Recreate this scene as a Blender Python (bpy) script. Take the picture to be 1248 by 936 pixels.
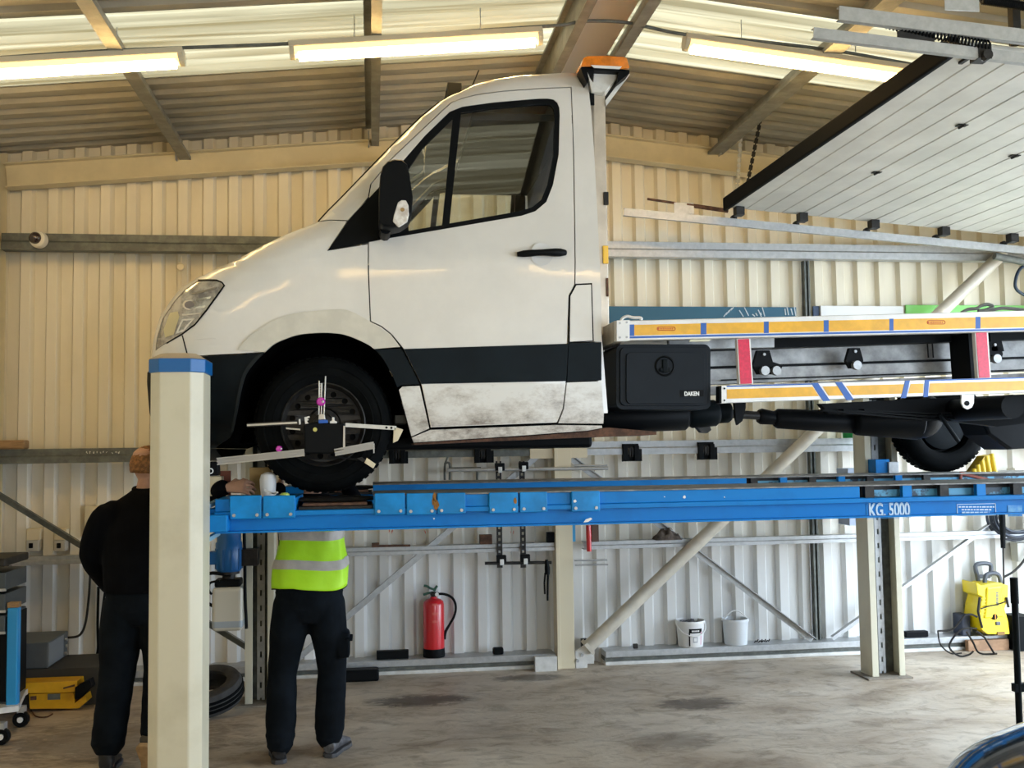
import bpy, bmesh, math, random
from mathutils import Vector, Matrix, geometry
random.seed(7)
SC = bpy.context.scene
COL = SC.collection
for _o in list(bpy.data.objects):
    bpy.data.objects.remove(_o)

# ------------------------------------------------------------------ camera
F, CX, CY, EYE = 1250.0, 624.0, 468.0, 1.72
YAW, PITCH, ROLL = math.radians(7.82), math.radians(3.61), math.radians(-0.81)
fw = Vector((math.sin(YAW)*math.cos(PITCH), math.cos(YAW)*math.cos(PITCH), math.sin(PITCH)))
rt = Vector((math.cos(YAW), -math.sin(YAW), 0))
up = rt.cross(fw)
rt, up = math.cos(ROLL)*rt + math.sin(ROLL)*up, -math.sin(ROLL)*rt + math.cos(ROLL)*up
cam = bpy.data.cameras.new('camera')
cam.sensor_width = 36.0
cam.lens = F*36.0/1248.0
cam.clip_start = 0.05
cob = bpy.data.objects.new('camera', cam)
COL.objects.link(cob)
m3 = Matrix((rt, up, -fw)).transposed()
cob.matrix_world = Matrix.Translation((0, 0, EYE)) @ m3.to_4x4()
SC.camera = cob

# ------------------------------------------------------------------ world: overcast daylight
wd = bpy.data.worlds.new('overcast_sky')
SC.world = wd
wd.use_nodes = True
bg = wd.node_tree.nodes['Background']
bg.inputs[0].default_value = (0.72, 0.85, 1.0, 1)
bg.inputs[1].default_value = 13.0

# ------------------------------------------------------------------ exposure
vs = SC.view_settings
vs.view_transform = 'Standard'
vs.look = 'None'
vs.gamma = 1.0
vs.use_curve_mapping = False
vs.exposure = -0.17
TUBE_POWER = 46.0

# daylight portals in the doorways (they only guide sampling of the sky)
def portal(name, loc, rot, sx, sy):
    l = bpy.data.lights.new(name, 'AREA')
    l.shape = 'RECTANGLE'; l.size = sx; l.size_y = sy
    l.cycles.is_portal = True
    o = bpy.data.objects.new(name, l)
    o.location = loc; o.rotation_euler = rot
    COL.objects.link(o)
portal('doorway_daylight', (5.95, 6.0, 1.55), (0, math.radians(90), 0), 3.1, 3.2)
portal('doorway_daylight', (3.9, -5.95, 1.6), (math.radians(90), 0, 0), 2.4, 3.2)
portal('doorway_daylight', (5.95, 1.2, 1.55), (0, math.radians(90), 0), 3.1, 4.4)

# ------------------------------------------------------------------ pixel -> place helpers
def ray(px, py):
    return rt*((px-CX)/F) - up*((py-CY)/F) + fw
EYEV = Vector((0, 0, EYE))
def at(px, py, Y):
    d = ray(px, py); return EYEV + d*(Y/d.y)
def atz(px, py, z=0.0):
    d = ray(px, py); return EYEV + d*((z-EYE)/d.z)
def atx(px, py, X):
    d = ray(px, py); return EYEV + d*(X/d.x)

# ------------------------------------------------------------------ materials
MATS = {}
def mat(name, col, rough=0.5, metal=0.0, var=0.0, vscale=6.0, bump=0.0, bscale=40.0, coat=0.0, col2=None, lo=0.4, hi=0.65, stretch=None, spec=0.5, trans=0.0):
    if name in MATS: return MATS[name]
    m = bpy.data.materials.new(name); m.use_nodes = True
    nt = m.node_tree; b = nt.nodes['Principled BSDF']
    b.inputs['Base Color'].default_value = (*col, 1)
    b.inputs['Roughness'].default_value = rough
    b.inputs['Metallic'].default_value = metal
    b.inputs['Specular IOR Level'].default_value = spec
    if coat: b.inputs['Coat Weight'].default_value = coat; b.inputs['Coat Roughness'].default_value = 0.06
    if trans: b.inputs['Transmission Weight'].default_value = trans
    geo = nt.nodes.new('ShaderNodeNewGeometry')
    src = geo.outputs['Position']
    if stretch:
        mp = nt.nodes.new('ShaderNodeMapping'); mp.inputs['Scale'].default_value = stretch
        nt.links.new(src, mp.inputs[0]); src = mp.outputs[0]
    if var or col2:
        n = nt.nodes.new('ShaderNodeTexNoise'); n.inputs['Scale'].default_value = vscale; n.inputs['Detail'].default_value = 6; n.inputs['Roughness'].default_value = 0.62
        nt.links.new(src, n.inputs['Vector'])
        r = nt.nodes.new('ShaderNodeValToRGB')
        r.color_ramp.elements[0].position = lo; r.color_ramp.elements[1].position = hi
        if col2: a, c = col2, col
        else:
            a = tuple(max(0, x*(1-var)) for x in col); c = tuple(min(1, x*(1+var*0.5)) for x in col)
        r.color_ramp.elements[0].color = (*a, 1); r.color_ramp.elements[1].color = (*c, 1)
        nt.links.new(n.outputs[0], r.inputs[0]); nt.links.new(r.outputs[0], b.inputs['Base Color'])
    if bump:
        n2 = nt.nodes.new('ShaderNodeTexNoise'); n2.inputs['Scale'].default_value = bscale; n2.inputs['Detail'].default_value = 4
        nt.links.new(src, n2.inputs['Vector'])
        bp = nt.nodes.new('ShaderNodeBump'); bp.inputs['Strength'].default_value = bump; bp.inputs['Distance'].default_value = 0.01
        nt.links.new(n2.outputs[0], bp.inputs['Height']); nt.links.new(bp.outputs[0], b.inputs['Normal'])
    MATS[name] = m
    return m

def emit(name, col, strength):
    m = bpy.data.materials.new(name); m.use_nodes = True
    b = m.node_tree.nodes['Principled BSDF']
    b.inputs['Base Color'].default_value = (*col, 1)
    b.inputs['Emission Color'].default_value = (*col, 1)
    b.inputs['Emission Strength'].default_value = strength
    MATS[name] = m
    return m

# ------------------------------------------------------------------ mesh builder
class MB:
    def __init__(s): s.v = []; s.f = []
    def add(s, vs, fs):
        n = len(s.v); s.v += [Vector(v) for v in vs]; s.f += [tuple(i+n for i in f) for f in fs]; return s
    def box(s, a, b, rot=None):
        x0, x1 = sorted((a[0], b[0])); y0, y1 = sorted((a[1], b[1])); z0, z1 = sorted((a[2], b[2]))
        vs = [Vector(p) for p in ((x0,y0,z0),(x1,y0,z0),(x1,y1,z0),(x0,y1,z0),(x0,y0,z1),(x1,y0,z1),(x1,y1,z1),(x0,y1,z1))]
        if rot:
            c = Vector(((x0+x1)/2, (y0+y1)/2, (z0+z1)/2)); vs = [c + rot @ (v-c) for v in vs]
        return s.add(vs, [(0,3,2,1),(4,5,6,7),(0,1,5,4),(1,2,6,5),(2,3,7,6),(3,0,4,7)])
    def bar(s, p, q, w, h, upv=(0,0,1)):
        """rectangular bar from p to q; w across, h along up"""
        p = Vector(p); q = Vector(q); d = (q-p).normalized(); u = Vector(upv); sd = d.cross(u)
        if sd.length < 1e-4: sd = d.cross(Vector((0,1,0)))
        sd.normalize(); u = sd.cross(d)
        vs = []
        for c in (p, q):
            for a, b in ((-1,-1),(1,-1),(1,1),(-1,1)): vs.append(c + sd*(a*w/2) + u*(b*h/2))
        return s.add(vs, [(0,1,2,3),(7,6,5,4),(0,4,5,1),(1,5,6,2),(2,6,7,3),(3,7,4,0)])
    def prism(s, pts, ext):
        """closed planar polygon (3D points) swept by vector ext"""
        n = len(pts); pts = [Vector(p) for p in pts]; e = Vector(ext)
        tri = geometry.tessellate_polygon([pts])
        fs = [tuple(t) for t in tri] + [tuple(i+n for i in reversed(t)) for t in tri]
        fs += [(i, (i+1) % n, (i+1) % n + n, i+n) for i in range(n)]
        return s.add(pts + [p+e for p in pts], fs)
    def extr(s, prof, p, q, closed=True, flip=False):
        """profile list of (a,b) -> a along side vec, b along z-ish; swept from p to q"""
        p = Vector(p); q = Vector(q); d = (q-p).normalized(); sd = d.cross(Vector((0,0,1)))
        if sd.length < 1e-4: sd = Vector((1,0,0))
        sd.normalize(); u = sd.cross(d)
        if flip: sd = -sd
        pts = [p + sd*a + u*b for a, b in prof]
        return s.prism(pts, q-p)
    def cyl(s, p, q, r, n=16, r2=None, caps=True):
        p = Vector(p); q = Vector(q); d = (q-p).normalized()
        a = d.orthogonal().normalized(); b = d.cross(a); r2 = r if r2 is None else r2
        vs = [p + (a*math.cos(2*math.pi*i/n) + b*math.sin(2*math.pi*i/n))*r for i in range(n)] + [q + (a*math.cos(2*math.pi*i/n) + b*math.sin(2*math.pi*i/n))*r2 for i in range(n)]
        fs = [(i, (i+1) % n, (i+1) % n + n, i+n) for i in range(n)]
        if caps: fs += [tuple(reversed(range(n))), tuple(range(n, 2*n))]
        return s.add(vs, fs)
    def tube(s, pts, r, n=8, closed=False):
        pts = [Vector(p) for p in pts]
        if not closed and 4 <= len(pts) < 20:      # smooth curve through the points
            rr_ = list(r) if isinstance(r, (list, tuple)) else [r]*len(pts); P_, R_ = [], []
            for i in range(len(pts)-1):
                a, b, c, d = pts[max(i-1, 0)], pts[i], pts[i+1], pts[min(i+2, len(pts)-1)]
                for j in range(5):
                    t = j/5; P_.append(0.5*(2*b+(c-a)*t+(2*a-5*b+4*c-d)*t*t+(-a+3*b-3*c+d)*t**3)); R_.append(rr_[i]+(rr_[i+1]-rr_[i])*t)
            pts = P_+[pts[-1]]; r = R_+[rr_[-1]]
        m = len(pts); base = len(s.v); prev = None
        for i, p in enumerate(pts):
            if closed: d = (pts[(i+1) % m]-pts[i-1])
            else: d = pts[min(i+1, m-1)]-pts[max(i-1, 0)]
            d.normalize()
            if prev is None: a = d.orthogonal().normalized()
            else: a = (prev - d*prev.dot(d)).normalized()
            prev = a; b = d.cross(a)
            rr = r[i] if isinstance(r, (list, tuple)) else r
            s.v += [p + (a*math.cos(2*math.pi*k/n)+b*math.sin(2*math.pi*k/n))*rr for k in range(n)]
        for i in range(m if closed else m-1):
            j = (i+1) % m
            for k in range(n): s.f.append((base+i*n+k, base+i*n+(k+1) % n, base+j*n+(k+1) % n, base+j*n+k))
        if not closed:
            s.f.append(tuple(base+k for k in reversed(range(n)))); s.f.append(tuple(base+(m-1)*n+k for k in range(n)))
        return s
    def lathe(s, c, axis, prof, n=24, closed=False):
        """prof: (r, h) pairs along axis from c"""
        c = Vector(c); d = Vector(axis).normalized(); a = d.orthogonal().normalized(); b = d.cross(a); base = len(s.v)
        for r, h in prof:
            s.v += [c + d*h + (a*math.cos(2*math.pi*k/n)+b*math.sin(2*math.pi*k/n))*max(r, 1e-4) for k in range(n)]
        m = len(prof)
        for i in range(m if closed else m-1):
            j = (i+1) % m
            for k in range(n): s.f.append((base+i*n+k, base+i*n+(k+1) % n, base+j*n+(k+1) % n, base+j*n+k))
        return s
    def loft(s, rings, n=16, cap=True):
        """rings: (center, rx_vec, ry_vec)"""
        base = len(s.v)
        for c, a, b in rings:
            c = Vector(c); a = Vector(a); b = Vector(b)
            s.v += [c + a*math.cos(2*math.pi*k/n) + b*math.sin(2*math.pi*k/n) for k in range(n)]
        for i in range(len(rings)-1):
            for k in range(n): s.f.append((base+i*n+k, base+i*n+(k+1) % n, base+(i+1)*n+(k+1) % n, base+(i+1)*n+k))
        if cap:
            s.f.append(tuple(base+k for k in reversed(range(n)))); s.f.append(tuple(base+(len(rings)-1)*n+k for k in range(n)))
        return s
    def sphere(s, c, r, nu=16, nv=10, sc=(1,1,1)):
        c = Vector(c); base = len(s.v)
        for j in range(nv+1):
            t = math.pi*j/nv
            for i in range(nu):
                p = 2*math.pi*i/nu
                s.v.append(c + Vector((r*sc[0]*math.sin(t)*math.cos(p), r*sc[1]*math.sin(t)*math.sin(p), r*sc[2]*math.cos(t))))
        for j in range(nv):
            for i in range(nu): s.f.append((base+j*nu+i, base+(j+1)*nu+i, base+(j+1)*nu+(i+1) % nu, base+j*nu+(i+1) % nu))
        return s
    def build(s, name, m, parent=None, smooth=None, bevel=0.0, loc=None, seg=2):
        me = bpy.data.meshes.new(name)
        if parent is not None:
            r = parent
            while r.parent: r = r.parent
            o0 = Vector(r.location)
        else:
            if loc is None:
                xs = [v.x for v in s.v]; ys = [v.y for v in s.v]; zs = [v.z for v in s.v]
                loc = ((min(xs)+max(xs))/2, (min(ys)+max(ys))/2, min(zs))
            o0 = Vector(loc)
        me.from_pydata([tuple(v-o0) for v in s.v], [], s.f)
        bm = bmesh.new(); bm.from_mesh(me)
        bmesh.ops.remove_doubles(bm, verts=bm.verts, dist=1e-5)
        bmesh.ops.recalc_face_normals(bm, faces=bm.faces)
        bm.to_mesh(me); bm.free()
        if m is not None: me.materials.append(m)
        if smooth:
            for p in me.polygons: p.use_smooth = True
            me.set_sharp_from_angle(angle=math.radians(smooth))
        o = bpy.data.objects.new(name, me); COL.objects.link(o)
        if parent is not None: o.parent = parent
        else: o.location = o0
        if bevel:
            b = o.modifiers.new('bevel', 'BEVEL'); b.width = bevel; b.segments = seg; b.limit_method = 'ANGLE'; b.angle_limit = math.radians(40)
        return o

def tag(o, label=None, cat=None, group=None, kind=None):
    if label: o['label'] = label
    if cat: o['category'] = cat
    if group: o['group'] = group
    if kind: o['kind'] = kind
    return o
def thing(name, loc, label=None, cat=None, group=None, kind=None):
    o = bpy.data.objects.new(name, None); o.location = loc; o.empty_display_size = 0.1
    COL.objects.link(o); return tag(o, label, cat, group, kind)
def shared(name, src, parent, off):
    """another object with src's mesh, moved by off"""
    o = bpy.data.objects.new(name, src.data); COL.objects.link(o)
    o.parent = parent
    o.location = Vector(src.location) + Vector(off)
    for md in src.modifiers:
        n = o.modifiers.new(md.name, md.type)
        if md.type == 'BEVEL': n.width = md.width; n.segments = md.segments; n.limit_method = md.limit_method; n.angle_limit = md.angle_limit
    return o
def copy_tree(o, parent=None, off=None):
    c = o.copy(); COL.objects.link(c)
    if parent is not None: c.parent = parent
    elif off is not None: c.location = Vector(o.location) + Vector(off)
    for ch in list(o.children): copy_tree(ch, c)
    return c
def text(name, body, m, parent, origin, size, xdir=(1,0,0), zdir=(0,0,1), depth=0.002, align='LEFT', spacing=1.0, bold=0.0):
    cu = bpy.data.curves.new(name, 'FONT'); cu.body = body; cu.size = size; cu.extrude = depth; cu.align_x = align; cu.space_character = spacing; cu.offset = bold
    t = bpy.data.objects.new(name+'_curve', cu); COL.objects.link(t)
    dg = bpy.context.evaluated_depsgraph_get()
    me = bpy.data.meshes.new_from_object(t.evaluated_get(dg))
    bpy.data.objects.remove(t)
    x = Vector(xdir).normalized(); z = Vector(zdir).normalized(); y = x.cross(z)
    r = parent
    while r.parent: r = r.parent
    o0 = Vector(r.location); org = Vector(origin)
    for v in me.vertices:
        v.co = org + x*v.co.x + z*v.co.y - y*v.co.z - o0
    me.materials.clear(); me.materials.append(m)
    o = bpy.data.objects.new(name, me); COL.objects.link(o); o.parent = parent
    return o

# shared materials
M_STEEL_CREAM = mat('cream_painted_steel', (0.66, 0.58, 0.38), 0.45, var=0.10, vscale=3)
M_COLUMN = mat('cream_lift_paint', (0.62, 0.58, 0.44), 0.4, col2=(0.50, 0.46, 0.33), vscale=2.5, lo=0.2, hi=0.5)
M_GALV = mat('galvanised_steel', (0.46, 0.47, 0.47), 0.45, 0.5, var=0.2, vscale=24, lo=0.3, hi=0.75)
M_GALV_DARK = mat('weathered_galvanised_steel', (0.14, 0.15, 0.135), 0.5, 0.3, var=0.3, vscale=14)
M_PURLIN = mat('grey_purlin_steel', (0.26, 0.26, 0.23), 0.5, 0.3, var=0.25, vscale=8)
M_BLUE = mat('blue_lift_paint', (0.003, 0.20, 0.58), 0.42, col2=(0.003, 0.15, 0.46), vscale=5, lo=0.25, hi=0.5, spec=0.2)
M_BLACK = mat('black_plastic', (0.004, 0.005, 0.006), 0.5, bump=0.05, bscale=300, spec=0.1)
M_VOID = mat('matt_black_liner', (0.002, 0.002, 0.0022), 0.9, spec=0.02)
M_TRIM = mat('dark_grey_plastic', (0.004, 0.007, 0.009), 0.55, var=0.3, vscale=6, spec=0.1)
M_TYRE = mat('tyre_rubber', (0.003, 0.0038, 0.0042), 0.75, var=0.4, vscale=12, bump=0.1, bscale=80, spec=0.07)
M_DARKSTEEL = mat('dark_steel', (0.03, 0.028, 0.026), 0.55, 0.5, var=0.4, vscale=18)
M_ALU = mat('aluminium', (0.62, 0.62, 0.60), 0.35, 0.8, var=0.12, vscale=10)
M_STEELWHITE = mat('pale_steel', (0.72, 0.72, 0.69), 0.4, 0.2, var=0.15, vscale=9)
M_YELLOW = mat('yellow_plastic', (0.85, 0.56, 0.01), 0.4)
M_REFLECT_YELLOW = mat('amber_reflective_tape', (0.85, 0.44, 0.012), 0.35, var=0.12, vscale=14)
M_REFLECT_BLUE = mat('blue_tape', (0.01, 0.10, 0.42), 0.4)
M_RED = mat('red_paint', (0.62, 0.01, 0.02), 0.3, coat=0.5)
M_WHITE = mat('white_tape', (0.82, 0.82, 0.80), 0.45)
M_RUST = mat('rusty_iron', (0.12, 0.055, 0.03), 0.8, var=0.5, vscale=25)
M_WOOD = mat('timber', (0.36, 0.22, 0.10), 0.7, var=0.3, vscale=8, stretch=(1, 8, 8))
M_CREAMPLATE = mat('cream_plate', (0.70, 0.62, 0.44), 0.5)
# ================================================================== setting
XR, ZR = 1.47, 4.50                       # ridge line
XL, XRW, YB, YF = -3.0, 5.9, 8.25, -6.0     # left wall, right wall, back wall, wall behind the camera
def zroof(x): return ZR - 0.10*abs(x-XR)

def stain_floor():
    m = bpy.data.materials.new('stained_concrete'); m.use_nodes = True
    nt = m.node_tree; b = nt.nodes['Principled BSDF']; L = nt.links
    geo = nt.nodes.new('ShaderNodeNewGeometry')
    def noise(scale, detail=6, rough=0.6, st=None, dist=0.0):
        n = nt.nodes.new('ShaderNodeTexNoise'); n.inputs['Scale'].default_value = scale; n.inputs['Detail'].default_value = detail; n.inputs['Roughness'].default_value = rough; n.inputs['Distortion'].default_value = dist
        if st:
            mp = nt.nodes.new('ShaderNodeMapping'); mp.inputs['Scale'].default_value = st; L.new(geo.outputs['Position'], mp.inputs[0]); L.new(mp.outputs[0], n.inputs['Vector'])
        else: L.new(geo.outputs['Position'], n.inputs['Vector'])
        return n
    def ramp(src, stops):
        r = nt.nodes.new('ShaderNodeValToRGB'); e = r.color_ramp.elements
        while len(e) < len(stops): e.new(0.5)
        for el, (p, c) in zip(e, stops): el.position = p; el.color = (*c, 1)
        L.new(src, r.inputs[0]); return r
    a = ramp(noise(0.9, 8, 0.65, (1, 1.6, 1), 0.6).outputs[0], [(0.30, (0.28, 0.21, 0.145)), (0.45, (0.465, 0.38, 0.285)), (0.62, (0.60, 0.515, 0.405)), (0.78, (0.71, 0.63, 0.52))])
    d = ramp(noise(5.0, 8, 0.7, (1, 1.5, 1), 0.8).outputs[0], [(0.33, (0.45, 0.42, 0.38)), (0.52, (1, 1, 1)), (0.7, (1.0, 1.0, 1.0)), (0.8, (1.25, 1.25, 1.22))])
    mx = nt.nodes.new('ShaderNodeMix'); mx.data_type = 'RGBA'; mx.blend_type = 'MULTIPLY'; mx.inputs[0].default_value = 0.75
    L.new(a.outputs[0], mx.inputs[6]); L.new(d.outputs[0], mx.inputs[7])
    cur = mx.outputs[2]
    # oil spills with their own outline; the last also paints in left-hand shade
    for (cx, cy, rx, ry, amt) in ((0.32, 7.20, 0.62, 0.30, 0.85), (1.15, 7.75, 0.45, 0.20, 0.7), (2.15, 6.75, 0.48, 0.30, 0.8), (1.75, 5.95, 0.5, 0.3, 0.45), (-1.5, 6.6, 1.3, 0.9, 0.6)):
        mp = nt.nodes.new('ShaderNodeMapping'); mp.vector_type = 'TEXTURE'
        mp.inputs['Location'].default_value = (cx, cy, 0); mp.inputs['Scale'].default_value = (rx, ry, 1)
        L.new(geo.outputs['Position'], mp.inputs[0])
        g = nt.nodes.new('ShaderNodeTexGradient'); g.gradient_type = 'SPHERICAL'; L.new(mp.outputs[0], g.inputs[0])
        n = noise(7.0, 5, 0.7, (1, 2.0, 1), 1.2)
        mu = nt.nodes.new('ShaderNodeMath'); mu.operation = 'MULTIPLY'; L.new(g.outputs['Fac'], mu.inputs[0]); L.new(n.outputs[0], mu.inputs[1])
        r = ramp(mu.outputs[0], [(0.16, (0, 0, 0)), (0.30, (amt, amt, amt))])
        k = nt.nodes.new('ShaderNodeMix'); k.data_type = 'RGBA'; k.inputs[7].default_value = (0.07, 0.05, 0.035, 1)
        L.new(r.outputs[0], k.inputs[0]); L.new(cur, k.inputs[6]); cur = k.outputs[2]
    L.new(cur, b.inputs['Base Color'])
    rr = ramp(noise(2.2, 5).outputs[0], [(0.35, (0.35, 0.35, 0.35)), (0.65, (0.7, 0.7, 0.7))]); L.new(rr.outputs[0], b.inputs['Roughness'])
    bp = nt.nodes.new('ShaderNodeBump'); bp.inputs['Strength'].default_value = 0.25; bp.inputs['Distance'].default_value = 0.01
    L.new(noise(24.0, 6).outputs[0], bp.inputs['Height']); L.new(bp.outputs[0], b.inputs['Normal'])
    return m
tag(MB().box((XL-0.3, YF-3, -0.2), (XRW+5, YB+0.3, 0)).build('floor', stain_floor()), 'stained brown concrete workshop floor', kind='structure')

M_WALL = mat('cream_wall_sheet', (0.80, 0.735, 0.575), 0.42, col2=(0.71, 0.645, 0.485), vscale=2.2, lo=0.25, hi=0.5, stretch=(1, 1, 0.35))
M_WALL_LOW = mat('white_wall_sheet', (0.73, 0.73, 0.71), 0.42, col2=(0.63, 0.62, 0.59), vscale=2.2, lo=0.25, hi=0.5, stretch=(1, 1, 0.35))
M_WALL_MID = mat('off_white_wall_sheet', (0.80, 0.765, 0.675), 0.42, col2=(0.71, 0.675, 0.58), vscale=2.2, lo=0.25, hi=0.5, stretch=(1, 1, 0.35))
M_ROOF = mat('grey_beige_roof_sheet', (0.40, 0.37, 0.29), 0.5, col2=(0.29, 0.27, 0.21), vscale=1.8, lo=0.3, hi=0.6)

def corr(p0, u, v0, v1, nrm, n, pitch, depth, topz=None, phase=0.0):
    """trapezoid sheet: u across ribs, from p0; ribs run v0->v1 (vectors or functions of point)"""
    m = MB(); u = Vector(u); nrm = Vector(nrm); p0 = Vector(p0)
    prof = [(0.0, 0), (0.42, 0), (0.52, 1), (0.88, 1), (1.0, 0)]
    pts = []
    for i in range(n):
        for a, d in prof[(0 if i == 0 else 1):]: pts.append((i+a, d))
    for a, d in pts:
        b = p0 + u*(a*pitch) + nrm*(d*depth)
        m.v.append(b + Vector(v0)); m.v.append(b + Vector(v1))
        if topz: m.v[-1].z = topz(b.x)
    for i in range(len(pts)-1): m.f.append((2*i, 2*i+2, 2*i+3, 2*i+1))
    return m
# back wall in one-metre sheets (ribs stand towards the room)
wb = thing('wall_back', (XR, YB, 0), 'cream ribbed steel cladding wall behind the truck', kind='structure')
PITCH_W = 0.1935
x0 = at(12.2, 240, YB).x - PITCH_W*5
while x0 < XRW:
    for za, zb, m_ in ((0.0, 0.945, M_WALL_LOW), (0.945, 1.71, M_WALL_MID), (1.71, None, M_WALL)):
        corr((x0, YB, 0.0), (1, 0, 0), (0, 0, za), (0, 0, zb or 0), (0, -1, 0), 5, PITCH_W, 0.044, topz=(lambda x: zroof(x)+0.02) if zb is None else None).build('cladding_sheet', m_, wb)
    x0 += PITCH_W*5
# left wall, wall behind, right wall with doorways
wl = MB().box((XL-0.1, YF, 0), (XL, YB+0.1, zroof(XL)+0.05)); tag(wl.build('wall_left', M_WALL), 'plain cream side wall', kind='structure')
wr = MB()
wr.box((XRW, 7.6, 0), (XRW+0.1, YB+0.1, zroof(XRW)+0.05)).box((XRW, 3.4, 0), (XRW+0.1, 4.4, zroof(XRW)+0.05)).box((XRW, YF, 0), (XRW+0.1, -1.0, zroof(XRW)+0.05))
wr.box((XRW, 4.4, 3.1), (XRW+0.1, 7.6, zroof(XRW)+0.05)).box((XRW, -1.0, 3.1), (XRW+0.1, 3.4, zroof(XRW)+0.05))
tag(wr.build('wall_right', M_WALL), 'wall with the open vehicle doorways', kind='structure')
wf = MB()
wf.box((XL, YF-0.1, 0), (2.7, YF, 4.1)).box((5.1, YF-0.1, 0), (XRW, YF, 4.1)).box((2.7, YF-0.1, 3.2), (5.1, YF, 4.1))  # unseen doorway, added and sized to let in fill daylight
wf.prism([(XL, YF-0.1, 4.1), (XRW, YF-0.1, 4.1), (XRW, YF-0.1, zroof(XRW)), (XR, YF-0.1, ZR), (XL, YF-0.1, zroof(XL))], (0, 0.1, 0))
tag(wf.build('wall_front', M_WALL), 'cream wall behind the viewer with an unseen doorway added for fill daylight', kind='structure')

# roof sheets, ribs run down the slope; every fourth sheet is translucent
def skylight_mat():
    m = bpy.data.materials.new('translucent_rooflight'); m.use_nodes = True
    nt = m.node_tree; nt.nodes.remove(nt.nodes['Principled BSDF']); L = nt.links
    o = nt.nodes['Material Output']
    geo = nt.nodes.new('ShaderNodeNewGeometry')
    mp = nt.nodes.new('ShaderNodeMapping'); mp.inputs['Scale'].default_value = (0.35, 14, 0.35); L.new(geo.outputs['Position'], mp.inputs[0])
    n = nt.nodes.new('ShaderNodeTexNoise'); n.inputs['Scale'].default_value = 1.0; n.inputs['Detail'].default_value = 3; L.new(mp.outputs[0], n.inputs['Vector'])
    r = nt.nodes.new('ShaderNodeValToRGB'); e = r.color_ramp.elements
    e[0].position = 0.36; e[0].color = (0.064, 0.048, 0.022, 1); e[1].position = 0.66; e[1].color = (0.22, 0.185, 0.115, 1)  # streaks along the ribs: dirt tone that also paints in rib shading
    L.new(n.outputs[0], r.inputs[0])
    t = nt.nodes.new('ShaderNodeBsdfTranslucent'); L.new(r.outputs[0], t.inputs[0])
    d = nt.nodes.new('ShaderNodeBsdfDiffuse'); d.inputs[0].default_value = (0.66, 0.60, 0.44, 1)
    mx = nt.nodes.new('ShaderNodeMixShader'); mx.inputs[0].default_value = 0.3
    L.new(t.outputs[0], mx.inputs[1]); L.new(d.outputs[0], mx.inputs[2]); L.new(mx.outputs[0], o.inputs[0])
    return m
M_SKY = skylight_mat()
ce = thing('ceiling', (XR, 1.0, ZR), 'ribbed steel roof with translucent rooflight strips', kind='structure')
y0 = 5.86 - 12.0
k = 0
while y0 < YB:
    sky = round(y0-5.86) % 3 == 0
    n = 5
    if y0 + 1.0 > YB+0.4: n = 3
    for s in (-1, 1):
        xe = XL-0.3 if s < 0 else XRW+0.3
        sh = corr((0, y0, 0), (0, 1, 0), (XR, 0, ZR), (xe, 0, zroof(xe)), (0, 0, -1), n, 0.2, 0.03)
        sh.build('skylight_sheet' if sky else 'roof_sheet', M_SKY if sky else M_ROOF, ce)
    y0 += 1.0
# closure strip behind the last rib at the gable
MB().prism([(XL-0.3, YB+0.05, zroof(XL-0.3)+0.02), (XR, YB+0.05, ZR+0.02), (XRW+0.3, YB+0.05, zroof(XRW+0.3)+0.02), (XRW+0.3, YB+0.05, zroof(XRW+.3)+0.06), (XR, YB+0.05, ZR+0.06), (XL-0.3, YB+0.05, zroof(XL-.3)+0.06)], (0, 0.5, 0)).build('verge_strip', M_ROOF, ce)

# ---------------------------------------------------------------- steel frame
def ibeam(prof_w, prof_h, tf=0.012, tw=0.008):
    w, h = prof_w/2, prof_h/2; t = tw/2
    return [(-w,-h),(w,-h),(w,-h+tf),(t,-h+tf),(t,h-tf),(w,h-tf),(w,h),(-w,h),(-w,h-tf),(-t,h-tf),(-t,-h+tf),(-w,-h+tf)]
RY = 8.12
def rafter(pa, pb, label):
    tag(MB().extr(ibeam(0.12, 0.19), pa, pb).build('rafter_beam', M_STEEL_CREAM, bevel=0.003), label, 'beam', 'cream gable rafters')
apex = Vector((1.47, RY, 4.232))
rafter((-2.74, RY, 3.836), apex, 'cream I-section rafter on the gable wall, left of the truck cab')
rafter(apex, (5.8, RY, 4.232-0.0965*(5.8-1.47)), 'cream I-section rafter on the gable wall, right of the truck cab')
tag(MB().extr(ibeam(0.2, 0.2), (-2.84, 8.06, 0), (-2.84, 8.06, 4.02)).build('corner_column', M_STEEL_CREAM, bevel=0.003), 'cream steel column in the left corner of the gable wall', 'column')
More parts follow.
